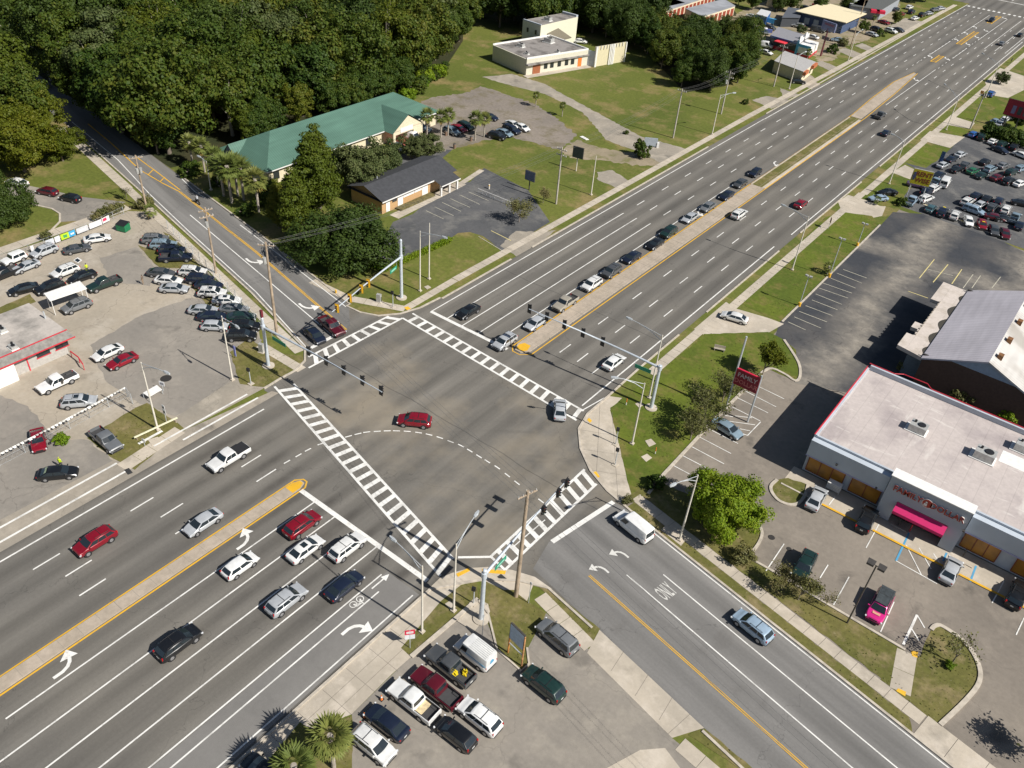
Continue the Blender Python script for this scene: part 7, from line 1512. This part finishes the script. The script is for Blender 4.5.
def trunk_mesh(seed, h, r, targets, mat, lean=.25, nlimb=9):
    g = random.Random(seed); b = MB(); fork = h*.42
    mid = Vector((g.uniform(-lean, lean), g.uniform(-lean, lean), fork)); b.path([Vector((0, 0, -.1)), mid*.5+Vector((0, 0, 0)), mid], [r*1.25, r, r*.8], 9)
    ts = [Vector(tuple(t)) for t in targets]; g.shuffle(ts)
    for t in ts[:nlimb]: q = mid.lerp(t, .5)+Vector((0, 0, -.2*h*.1)); b.path([mid-Vector((0, 0, .1)), q, t], [r*.55, r*.32, r*.1], 6)
    return b.mesh('trunk', mat, 60)
TREES = {}
def tree_kind(key, seed, Rr, z0, z1, clumps, per, size, leaf, shape='round', bark='bark', tr=.28, clr=.30, flat=.75):
    cm_, C = crown_mesh(seed, Rr, z0, z1, clumps, per, size, LEAF[leaf], shape, clr, flat); TREES[key] = (cm_, trunk_mesh(seed, z0+(z1-z0)*.55, tr, C, M_[bark]))
def plant(key, pos, label, name='broadleaf_tree', cat='tree', sc=1.0, rz=None, group=None, zs=1.0):
    t = thing(name, label, cat, pos, random.uniform(0, 6.28) if rz is None else rz, group); t.scale = (sc, sc, sc*zs)
    for nm, me in (('trunk', TREES[key][1]), ('crown', TREES[key][0])):
        o = bpy.data.objects.new(nm, me); COL.objects.link(o); o.parent = t
    return t
for i in range(4): tree_kind('f%d' % i, 20+i, 5.4+.4*i, 3.0, 13.5+1.2*i, 120, 150, .42, ('mid', 'mid', 'dark', 'mid')[i], clr=.29)
for i in range(4): tree_kind('fd%d' % i, 90+i, 4.6+.5*i, 5.5, 12.0+2.0*i, 60, 130, .36, ('mid', 'greygreen', 'dark', 'yellow2')[i], clr=.27, bark='palebark')
tree_kind('fy', 31, 4.8, 4, 15.5, 110, 130, .40, 'yellow2', clr=.27)
tree_kind('near', 41, 4.3, 1.2, 7.0, 170, 240, .20, 'bright', clr=.22)
tree_kind('oak', 43, 6.6, 1.0, 9.0, 190, 170, .30, 'dark', 'dome', clr=.23)
tree_kind('oakg', 44, 4.6, 1.2, 8.5, 130, 140, .27, 'greygreen', clr=.24)
tree_kind('cyp', 45, 3.3, 1.8, 12.5, 110, 140, .27, 'yellow2', 'cone', clr=.36, flat=.5)
tree_kind('ytree', 46, 6.0, 2.0, 10.5, 150, 150, .32, 'yellow', clr=.25, flat=.55)
tree_kind('bush', 47, 1.2, .05, 1.7, 40, 60, .20, 'mid', clr=.35)
tree_kind('olivebush', 48, 1.3, .05, 1.8, 36, 50, .18, 'olive', clr=.35)
tree_kind('brightbush', 49, 1.2, .05, 1.6, 36, 60, .18, 'bright', clr=.35)
# bare twiggy trees: many thin branching twigs with a scatter of small leaves
def twig_kind(key, seed, h, Rr, nb, leaf, nleaf, lsize=.13):
    g = random.Random(seed); b = MB(); tips = []
    def grow(p, d, L, r, k):
        q = p+d*L; b.cyl(p, q, r, r*.6, 5 if k < 2 else 3, cap=False)
        if k >= 5: tips.append(q); return
        for _ in range(2 if k else nb):
            v = (d+Vector((g.uniform(-1, 1), g.uniform(-1, 1), g.uniform(-.35, .75)))*(.85 if k else .8)).normalized(); grow(q, v, L*g.uniform(.68, .9), r*.58, k+1)
            if k >= 2: tips.append(q.lerp(q+v*L*.5, .5))
    grow(Vector((0, 0, 0)), Vector((0, 0, 1)), h*.26, h*.022, 0)
    sx = Rr/max(1e-3, max(math.hypot(t.x, t.y) for t in tips)); sz = h/max(t.z for t in tips); b.v = [(x*sx if z > .3 else x, y*sx if z > .3 else y, z*sz) for x, y, z in b.v]
    T = np.array([(t.x*sx, t.y*sx, t.z*sz) for t in tips]); gg = np.random.default_rng(seed); k = gg.integers(0, len(T), nleaf); P = T[k]+gg.normal(size=(nleaf, 3))*.28
    nr = unit(gg.normal(size=P.shape)+np.array([0, 0, .6])); a = unit(np.cross(nr, gg.normal(size=nr.shape))); c_ = np.cross(nr, a); s = lsize*gg.uniform(.6, 1.4, nleaf)[:, None]
    TREES[key] = (quads_mesh('crown', P, a*s, c_*s, LEAF[leaf]), b.mesh('trunk', M_['twig']))
twig_kind('bare', 61, 4.2, 2.6, 6, 'olive', 1500); twig_kind('bare2', 62, 4.4, 3.2, 7, 'olive', 2300, .125); twig_kind('bare3', 63, 3.6, 2.3, 5, 'olive', 350)
twig_kind('sparse', 64, 5.6, 2.8, 6, 'yellow', 4200, .16)
# palms: fan leaves on stalks round a ringed trunk
def palm_kind(key, seed, h, Rr, nf=46, seg=11):
    g = random.Random(seed); c = []; u = []; v = []; dc = []; du = []; dv = []; st = MB()
    for i in range(nf):
        az = i*2.39996+g.uniform(-.2, .2); t = i/(nf-1); el = R(78-125*t**.9)+g.uniform(-.12, .12)
        d = Vector((math.cos(az)*math.cos(el), math.sin(az)*math.cos(el), math.sin(el))); p0 = Vector((0, 0, h)); sl = Rr*.48*g.uniform(.9, 1.1); p1 = p0+d*sl+Vector((0, 0, -.12*sl)); st.cyl(p0, p1, .03, .018, 4, cap=False)
        side = d.cross(Vector((0, 0, 1))); side = side.normalized() if side.length > .05 else Vector((1, 0, 0)); dead = t > .88
        for k in range(seg):
            a = (k/(seg-1)-.5)*2.5; q = (d*math.cos(a)+side*math.sin(a)).normalized(); ln = Rr*.60*(1-.28*abs(a)/1.25)*g.uniform(.85, 1.1); q = (q+Vector((0, 0, -.22-.25*g.random()))).normalized(); mid = p1+q*ln*.5
            wv = q.cross(d if abs(q.dot(d)) < .95 else Vector((0, 0, 1))).normalized().cross(q)
            ww = (side*math.cos(a)-d*math.sin(a)).normalized()*(.15 if not dead else .10)*Rr/2
            (dc if dead else c).append(mid); (du if dead else u).append(q*ln*.5); (dv if dead else v).append(ww)
    A1 = lambda x: np.array([tuple(w_) for w_ in x]); cm_ = quads_mesh('crown', A1(c), A1(u), A1(v), LEAF['palm']); dm = quads_mesh('dead_fronds', A1(dc), A1(du), A1(dv), LEAF['dry'])
    b = MB(); n = 14
    for i in range(n): z = h*i/n; b.cyl((0, 0, z), (0, 0, z+h/n), .19+.02*(i % 2)+(.08 if i > n-4 else 0), .17+.02*(i % 2)+(.08 if i > n-4 else 0), 9)
    TREES[key] = (cm_, b.mesh('trunk', M_['palebark']), dm, st.mesh('frond_stalk', M_['palebark']))
palm_kind('palm', 71, 5.4, 2.1); palm_kind('palm2', 72, 5.0, 2.0, 40); palm_kind('palm3', 73, 2.0, 1.6, 30, 9)
def palm(key, pos, label, sc=1.0, zs=1.0, group=None):
    t = plant(key, pos, label, 'palm_tree', 'palm tree', sc, None, group, zs)
    o = bpy.data.objects.new('dead_fronds', TREES[key][2]); COL.objects.link(o); o.parent = t
    return t
palm('palm', at(334, 768), 'palm at the bottom edge with its trunk showing, right of two'); palm('palm2', at(299, 796), 'palm cut by the bottom edge, left of two', 1.02)
for i, (px, py, k, lab, s) in enumerate(((427, 136, 'palm', 'left palm of the trio at the gravel lot', .9), (441, 137, 'palm2', 'middle palm of the trio at the gravel lot', .95), (448, 135.5, 'palm', 'right palm of the trio at the gravel lot', .9), (475, 140.5, 'palm', 'left palm of the pair beside the black SUV', .95), (484, 137, 'palm2', 'right palm of the pair beside the black SUV', .88),
    (535.5, 107, 'palm', 'single palm in the grass between gravel lot and drive', .55), (562, 116.5, 'palm2', 'lone palm nearest the meadow drive bend', .55), (232, 203, 'palm', 'bushy palm in front of the green roof left end', 1.35), (224, 196, 'palm2', 'palm left of the bushy palm by the side street', 1.25), (205, 172, 'palm', 'palm at the edge of the wood by the leaning lamp', 1.0), (193, 166, 'palm2', 'palm where the wood meets the side street', 1.0), (259, 212, 'palm', 'palm by the side street left of the yellow green trees', 1.2), (244, 200, 'palm2', 'palm between the bushy palms and the white wall', 1.3),
    (827, 274, 'palm3', 'small bushy palm on the kerb of the old theatre lot', .8), (806, 63, 'palm', 'palm beside the orange fascia shop', .6), (238, 196, 'palm', 'palm behind the bushy palm at the green roof corner', 1.2), (219, 186, 'palm', 'palm between the wood edge and the green roof', 1.1), (152, 219, 'palm3', 'small palm at the dealer lot corner by the pole', .9), (876, 205, 'palm3', 'small palm on the grass at the far dealer corner', .6))): palm(k, at(px, py), lab, s)
# single trees one can point at
plant('near', at(719, 526), 'bright green round tree beside the side street lamp')
plant('oak', at(350, 262), 'big dark spreading oak at the office corner', 'oak_tree', sc=1.2, zs=.74)
plant('cyp', at(297, 240), 'yellow green feathery tree left of the big dark oak', 'cypress_tree', sc=1.0); plant('cyp', at(314, 222), 'tallest yellow green feathery tree in front of the green roof', 'cypress_tree', sc=1.25); plant('cyp', at(320, 208), 'yellow green feathery tree just behind the big dark oak', 'cypress_tree', sc=1.2); plant('cyp', at(280, 228), 'small yellow green tree by the side street left of the oak', 'cypress_tree', sc=.7)
plant('oakg', at(362, 190), 'grey green oak between the green roof and the office', 'oak_tree', sc=1.05); plant('oakg', at(384, 178), 'grey green oak at the back corner of the office', 'oak_tree', sc=.8); plant('oakg', at(338, 183), 'grey green oak left of the brick office', 'oak_tree', sc=.8); plant('oakg', at(427, 158), 'small oak in front of the green roof porch', 'oak_tree', sc=.6); plant('oakg', at(412, 158), 'small brownish oak behind the office roof', 'oak_tree', sc=.55)
plant('ytree', at(63, 161), 'yellow green tree with a pale trunk on the lane lawn', sc=.62); plant('ytree', at(25, 172), 'broad yellow green tree shading the lane lawn', sc=1.0); plant('ytree', at(-8, 165), 'yellow green tree cut by the left edge', sc=1.05); plant('ytree', at(36, 140), 'yellow green tree behind the lane lawn trees', sc=.9)
plant('oak', at(6, 224), 'dark oak over the lane at the left edge', 'oak_tree', sc=.72); plant('oak', at(-22, 205), 'dark oak mostly outside the left edge', 'oak_tree', sc=.8)
plant('bare2', at(703, 424), 'large grey olive shrub tree by the car park kerb, nearest the steel blue sedan', 'shrub_tree', sc=1.15); plant('bare2', at(690, 440), 'grey olive shrub tree on the corner lawn slope', 'shrub_tree', sc=.95); plant('bare2', at(722, 402), 'grey olive shrub tree below the red store sign', 'shrub_tree', sc=1.0)
plant('sparse', at(762, 376), 'thin yellow leaved tree behind the red store sign', sc=.95); plant('olivebush', at(752, 384), 'low yellowish bush at the car park corner', 'bush', 'bush', sc=1.0)
plant('bare', at(798, 600), 'bare twiggy tree on the verge by the dark green SUV', 'shrub_tree', sc=.85); plant('bare2', at(782, 590), 'brownish shrub tree on the verge left of the bare one', 'shrub_tree', sc=.7); plant('olivebush', at(741, 562), 'low brown bush at the verge tip by the bright tree', 'bush', 'bush', sc=1.1); plant('bare3', at(825, 606), 'thin bare sapling on the verge', 'shrub_tree', sc=.6)
plant('bare3', at(952, 663), 'bare little tree on the rounded grass island', 'shrub_tree', sc=1.0); plant('brightbush', at(949, 667), 'small green bush at the foot of the bare island tree', 'bush', 'bush', sc=.4)
plant('bare2', at(519, 222), 'grey leafless tree beside the office car park', 'shrub_tree', sc=1.0); plant('bare', at(543, 203), 'bare grey tree in the meadow below the small sign', 'shrub_tree', sc=.75)
plant('bare', at(1055, 768), 'bare tree outside the lower right corner casting a branchy shadow', 'shrub_tree', sc=1.3)
plant('bush', at(655, 486), 'dark bush standing for shaded grass at the kerb end of the corner lawn', 'bush', 'bush', sc=.9); plant('olivebush', at(627, 503), 'small olive bush at the end of the wide concrete corner', 'bush', 'bush', sc=.55)  # the first bush stands in for a dark patch of shaded grass
plant('olivebush', at(958, 404), 'shrub between store and hall, left one', 'bush', 'bush', sc=1.3) ; plant('brightbush', at(1003, 420), 'shrub between store and hall, right one', 'bush', 'bush', sc=1.4); plant('olivebush', at(905, 372), 'shrub at the back corner of the store', 'bush', 'bush', sc=1.0)
plant('bush', at(641, 157), 'round dark bush by the white entrance board', 'bush', 'bush', sc=1.35, zs=1.5); plant('bush', at(626, 134), 'tiny bush in the meadow near the drive', 'bush', 'bush', sc=.5); plant('bush', at(745, 104), 'small bush by the meadow ditch', 'bush', 'bush', sc=.7)
plant('brightbush', at(62, 443), 'green weed clump at the pennant fence', 'bush', 'bush', sc=.75); plant('bare3', at(127, 199), 'pale bare bush at the lane mouth', 'shrub_tree', sc=.6); plant('olivebush', at(48, 240), 'small weed bush behind the banners', 'bush', 'bush', sc=.8)
for i, (px, py) in enumerate(((98, 220), (105, 217), (112, 214), (119, 211), (141, 209), (147, 206))): plant('olivebush', at(px, py), 'olive weed shrub in the row behind the banner fence' if i < 4 else 'olive weed shrub by the dealer corner pole', 'bush', 'bush', sc=.8+.1*(i % 3), group='weed shrubs behind the banner fence' if i < 4 else 'weed shrubs at the corner pole')
for i in range(7): plant('bush', at(988+i*5.5, 138+i*1.3), 'dark hedge shrub in the far dealer lot row', 'bush', 'bush', sc=1.9, group='hedge shrubs in the far dealer lot')
plant('bush', at(900, 205), 'bush on the grass corner of the far dealer lot', 'bush', 'bush', sc=.9); plant('bush', at(832, 53), 'bush beside the slate blue sign', 'bush', 'bush', sc=1.4); plant('olivebush', at(842, 46), 'olive bush right of the slate blue sign', 'bush', 'bush', sc=1.3); plant('bush', at(880, 36), 'bush at the drive below the red awnings', 'bush', 'bush', sc=1.2)
for i, (px, py, k, s_) in enumerate(((862, 33, 'f1', .28), (872, 26, 'palm', .5), (895, 24, 'f0', .3), (845, 12, 'f3', .35), (800, 34, 'oakg', .35), (776, 12, 'f2', .4), (752, 10, 'f0', .45), (738, 6, 'f1', .5), (915, 3, 'f3', .4), (955, -3, 'f0', .45), (905, -4, 'f2', .45), (1000, 84, 'oakg', .4), (1016, 128, 'f0', .35))):
    plant(k, at(px, py), ('small tree on the drive below the red awnings', 'thin palm between the awnings and the street', 'small tree at the far top lot entrance', 'tree at the left end of the grey block shop', 'small tree between diner and sandy yard', 'dark tree behind the diner yard', 'tree beside the red door row at the top', 'dark tree behind the storage rows', 'tree at the top of the far lot', 'tree at the far end of the left pavement', 'dark tree behind the far top lot', 'small tree on the far right grass strip', 'tree at the right edge below the billboard')[i], 'palm_tree' if k == 'palm' else 'street_tree', 'tree', s_)
plant('f0', at(818, 16), 'tree behind the cream roofed shop', sc=.45); plant('f1', at(790, 12), 'dark tree beside the red roofed house', sc=.5); plant('f1', at(925, 2), 'tree at the far top of the street', sc=.5); plant('f0', at(935, -4), 'tree beyond the far top lot', sc=.5)
# office corner hedge
hb = MB(); 
for i, (a, e) in enumerate((((363, 261), (384, 271)), ((384, 271), (420, 255)), ((420, 255), (450, 241)))):
    v0, v1 = at(*a), at(*e); L = (v1-v0).length; g = np.random.default_rng(i); n = int(L*420); P = np.array(v0)[None]+np.outer(g.uniform(0, 1, n), np.array(v1-v0))+np.c_[g.normal(size=(n, 2))*.28, g.uniform(.05, .85, n)]
    nr = unit(g.normal(size=P.shape)+np.array([0, 0, .8])); a_ = unit(np.cross(nr, g.normal(size=nr.shape))); b_ = np.cross(nr, a_); o = bpy.data.objects.new('hedge', quads_mesh('hedge', P, a_*.13, b_*.13, LEAF['bright'])); COL.objects.link(o); tag(o, ('clipped hedge piece left of the corner signal mast', 'clipped hedge piece behind the corner signal mast', 'clipped hedge piece along the office bays')[i], 'hedge')
# the wood behind the green roof, tree by tree
def inside(p, poly):
    c = False; n = len(poly)
    for i in range(n):
        (x0, y0_), (x1, y1_) = poly[i], poly[(i+1) % n]
        if (y0_ > p[1]) != (y1_ > p[1]) and p[0] < (x1-x0)*(p[1]-y0_)/(y1_-y0_)+x0: c = not c
    return c
def seen(p, h=11.0, m=28):
    v = Vector((p[0], p[1], h))-Vector((0, 0, CAM_H)); f_ = v.dot(AF)
    if f_ < 1: return False
    x, y = 512+CAM_F*v.dot(AX)/f_, 384-CAM_F*v.dot(AU)/f_
    return -m < x < 1024+m and -m < y < 768+m
def wood(poly, sp, label, name, kinds, seed, s0=.85, s1=1.2, group=None):
    g = random.Random(seed); n = 0; x0, x1 = min(p[0] for p in poly), max(p[0] for p in poly); y0_, y1_ = min(p[1] for p in poly), max(p[1] for p in poly); row = 0; y = y0_
    while y < y1_:
        x = x0+(sp/2 if row % 2 else 0)
        while x < x1:
            q = (x+g.uniform(-.33, .33)*sp, y+g.uniform(-.33, .33)*sp)
            if inside(q, poly) and seen(q): plant(g.choice(kinds), Vector((q[0], q[1], 0)), label, name, 'tree', g.uniform(s0, s1), g.uniform(0, 6.28), group); n += 1
            x += sp
        y += sp*.87; row += 1
    return n
FK = ['f0', 'f1', 'f2', 'f3', 'f0', 'f3', 'fy', 'fd0', 'fd1', 'fd2', 'fd3', 'fd0']
n1 = wood([(-147.5, 85), (-146, 100), (-146, 142), (-149, 152), (-156, 176), (-168, 198), (-190, 222), (-205, 240), (-330, 240), (-330, 112), (-240, 100), (-190, 90)], 10.6, 'tall broadleaf tree in the dense wood behind the green roof', 'forest_tree', FK, 5, 1.02, 1.32, group='trees of the wood behind the green roof')
n2 = wood([(-172, 76), (-300, 95), (-300, 40), (-215, 30), (-192, 58), (-176, 66)], 10.0, 'tall broadleaf tree in the wood left of the shaded street', 'forest_tree', ['f0', 'f1', 'f3', 'fy'], 6, .95, 1.2, group='trees left of the shaded street')
n3 = wood([(-166, 208), (-196, 235), (-260, 330), (-175, 330), (-150, 262), (-145, 236), (-152, 226)], 8.0, 'dark tree in the belt behind the cream hall', 'belt_tree', ['f2', 'f2', 'f0', 'f1'], 7, group='trees in the belt behind the cream hall')
n4 = wood([(-118, 226), (-99, 207), (-91, 214), (-90, 232), (-97, 262), (-108, 266), (-124, 248), (-132, 236)], 7.0, 'dark bushy tree in the belt between meadow and shops', 'belt_tree', ['f2', 'f0', 'f1', 'f3'], 8, .45, .72, group='trees between meadow and shops')
n5 = wood([tuple(at(x, y)[:2]) for x, y in ((596, 30), (604, 44), (634, 60), (652, 58), (656, 38), (636, 16), (606, 4), (570, -6), (540, -6), (585, 14))], 7.5, 'dark tree in the clump between cream hall and red storage doors', 'belt_tree', ['f2', 'f0', 'f2'], 9, .6, .9, group='trees between cream hall and storage rows')
print('WOOD', n1, n2, n3, n4, n5)
n6 = wood([(-143.6, 97), (-143.4, 143), (-149, 156), (-153, 156), (-147.5, 143), (-147.5, 97)], 4.6, 'low leafy tree at the front edge of the wood behind the green roof', 'edge_tree', ['f0', 'fy', 'f1', 'oakg'], 15, .50, .72, 'edge trees of the wood behind the green roof')
n7 = wood([(-150, 85.2), (-196, 91.5), (-232, 97.5), (-232, 103), (-190, 97), (-151, 92)], 5.2, 'leafy tree overhanging the shaded side street', 'edge_tree', ['f0', 'f1', 'fy', 'f3'], 16, .55, .85, 'trees overhanging the shaded side street')
n8 = wood([(-150, 158), (-156, 177), (-168, 199), (-173, 197), (-160, 172), (-154, 156)], 5.0, 'leafy tree on the meadow side of the wood', 'edge_tree', ['f0', 'f1', 'f2'], 17, .5, .8, 'trees on the meadow side of the wood')
print('EDGE', n6, n7, n8)
# low bushes along the wood edge
g_ = random.Random(4)
for i in range(16):
    t = i/15; p = Vector((-142, 143, 0)).lerp(Vector((-152, 172, 0)), t)+Vector((g_.uniform(-1.5, 1.5), g_.uniform(-1, 1), 0)); plant(('brightbush', 'bush')[i % 2], p, 'bright undergrowth bush at the edge of the wood by the gravel lot', 'bush', 'bush', g_.uniform(1.0, 1.9), None, 'undergrowth bushes along the wood')
for i, (px, py, s) in enumerate(((246, 215, 1.2), (262, 205, 1.3), (270, 192, 1.4), (218, 185, 1.1), (190, 175, 1.5), (340, 270, .8))): plant('bush', at(px, py), 'dark garden bush by the green roof building, one of a loose row' if i < 4 else ('dark bush at the wood edge by the street' if i == 4 else 'dark bush at the foot of the big oak'), 'bush', 'bush', s, None, 'garden bushes by the green roof' if i < 4 else None)
# ---------------------------------------------------------------- people
def person(label, px, py, shirt, trousers, skin, hair, rz, pose='stand', z0=.02):
    bm_v = {}; J = [((0, 0, .95), .155), ((0, 0, 1.18), .14), ((0, 0, 1.40), .15), ((0, 0, 1.52), .065), ((0, .015, 1.66), .105), ((0, 0, 1.76), .07)]
    E2 = [(0, 1), (1, 2), (2, 3), (3, 4), (4, 5)]
    for s in (-1, 1):
        k = len(J)
        if pose == 'ride': J += [((s*.1, 0, .92), .095), ((s*.14, .35, .72), .075), ((s*.13, .25, .32), .05), ((s*.13, .40, .27), .045), ((s*.19, .05, 1.42), .06), ((s*.25, .28, 1.22), .047), ((s*.24, .50, 1.12), .038), ((s*.22, .57, 1.10), .04)]
        else: J += [((s*.1, 0, .86), .095), ((s*.11, .02+s*.04, .48), .068), ((s*.12, s*.06, .09), .045), ((s*.13, .14+s*.06, .05), .045), ((s*.19, 0, 1.42), .06), ((s*.25, -.02, 1.14), .047), ((s*.25, .1, .90), .036), ((s*.25, .13, .80), .04)]
        E2 += [(0, k), (k, k+1), (k+1, k+2), (k+2, k+3), (2, k+4), (k+4, k+5), (k+5, k+6), (k+6, k+7)]
    me = bpy.data.meshes.new('person'); me.from_pydata([j[0] for j in J], E2, []); o = bpy.data.objects.new('person', me); COL.objects.link(o)
    sk = o.modifiers.new('skin', 'SKIN'); 
    for i, j in enumerate(J): me.skin_vertices[0].data[i].radius = (j[1], j[1]*.8)
    me.skin_vertices[0].data[0].use_root = True
    su = o.modifiers.new('sub', 'SUBSURF'); su.levels = 1; su.render_levels = 1
    dg = bpy.context.evaluated_depsgraph_get(); dg.update(); m2 = bpy.data.meshes.new_from_object(o.evaluated_get(dg)); bpy.data.objects.remove(o)
    m2.materials.clear()
    for n_, c_ in (('skin', skin), ('shirt', shirt), ('trousers', trousers), ('hair', hair)): m2.materials.append(plain('person_'+n_, c_, .8, var=.1))
    for p in m2.polygons:
        c = p.center; p.use_smooth = True
        p.material_index = 3 if (c.z > 1.72 or (c.z > 1.6 and c.y < -.03)) else 0 if c.z > 1.5 or (abs(c.x) > .2 and c.z < 1.0 and pose == 'stand') else 1 if c.z > .98 else 2
    o = bpy.data.objects.new('person', m2); COL.objects.link(o); q = at(px, py); o.location = (q.x, q.y, z0); o.rotation_euler = (0, 0, rz); tag(o, label, 'person'); return o
person('person in a bright yellow vest beside the black sedan at the canopy', 88, 273, (.62, .75, .01), (.03, .03, .05), (.30, .18, .12), (.02, .015, .01), 1.0)
person('person in a neon top behind the black sedan with the sun shade', 62, 468, (.55, .75, .01), (.05, .05, .06), (.30, .18, .12), (.5, .6, .02), .4)
person('person in tan clothes standing alone in the dealer lot', 143.5, 284.5, (.16, .12, .09), (.30, .22, .15), (.22, .13, .09), (.02, .015, .012), 2.0)
person('person in dark clothes on the far right pavement', 1010.5, 63, (.03, .03, .04), (.02, .02, .03), (.2, .12, .08), (.02, .015, .01), 1.2)
person('person kneeling height figure in dark clothes by the near corner mast box', 495, 600, (.12, .09, .06), (.10, .12, .14), (.25, .15, .1), (.03, .02, .015), .6) if 0 else None
q = at(198, 203.5); t = thing('motorcycle', 'dark motorcycle riding up the shaded side street', 'motorcycle', (q.x, q.y, .022), math.atan2(.187, -.982)-math.pi/2)
for y in (-.65, .68): b = MB(); b.cyl((-.06, y, .31), (.06, y, .31), .31, .31, 14); w_ = part('wheel', b, M_['tyre'], t); b = MB(); b.cyl((-.065, y, .31), (.065, y, .31), .17, .17, 10); part('rim', b, M_['rim'], w_)
b = MB(); b.path([(0, -.65, .31), (0, -.2, .5), (0, .4, .55), (0, .68, .31)], .09, 6); b.path([(0, .68, .31), (0, .45, 1.0)], .035, 6); part('frame', b, M_['dark'], t)
b = MB(); b.box((0, .2, .78), (.26, .5, .2)); part('fuel_tank', b, M_['black'], t); b = MB(); b.box((0, -.3, .76), (.26, .6, .12)); part('seat', b, M_['trim'], t); b = MB(); b.cyl((-.35, .48, 1.05), (.35, .48, 1.05), .02, .02, 5); part('handlebar', b, M_['dark'], t)
o = person('motorcyclist in pale shirt riding up the shaded side street', 198, 203.5, (.45, .47, .5), (.03, .03, .04), (.25, .15, .1), (.3, .3, .32), math.atan2(.187, -.982)-math.pi/2, 'ride'); o.location = (q.x, q.y, -.06)

# grass tufts and weeds over the lawns and verges, as one growth
g = np.random.default_rng(99); PT = []
for mbq, dens in ((LW, 2.2), (VG, 4.0)):
    for poly in mbq.polys:
        xs = [p[0] for p in poly]; ys_ = [p[1] for p in poly]; ar = (max(xs)-min(xs))*(max(ys_)-min(ys_)); n = int(min(9000, ar*dens))
        if min(ys_) > 175: continue
        for x, y in zip(g.uniform(min(xs), max(xs), n), g.uniform(min(ys_), max(ys_), n)):
            if inside((x, y), poly): PT.append((x, y))
P = np.array([(x, y, .06) for x, y in PT]); cl = np.sin(P[:, 0]*.9)+np.sin(P[:, 1]*.7+P[:, 0]*.3); P = P[(cl+g.normal(size=len(P))*.8) > .2]
nr = unit(g.normal(size=P.shape)*.5+np.array([0, 0, 1.0])); a = unit(np.cross(nr, g.normal(size=nr.shape))); b_ = np.cross(nr, a); sz_ = (.05+.09*g.random(len(P))**2)[:, None]
o = bpy.data.objects.new('grass_tufts', quads_mesh('grass_tufts', P, a*sz_, b_*sz_, leaf_mat('grass_blades', ((.07, .10, .015), (.13, .14, .03), (.22, .18, .07))))); COL.objects.link(o); tag(o, 'rough grass tufts growing over the lawns and verges', 'grass', None, 'stuff')
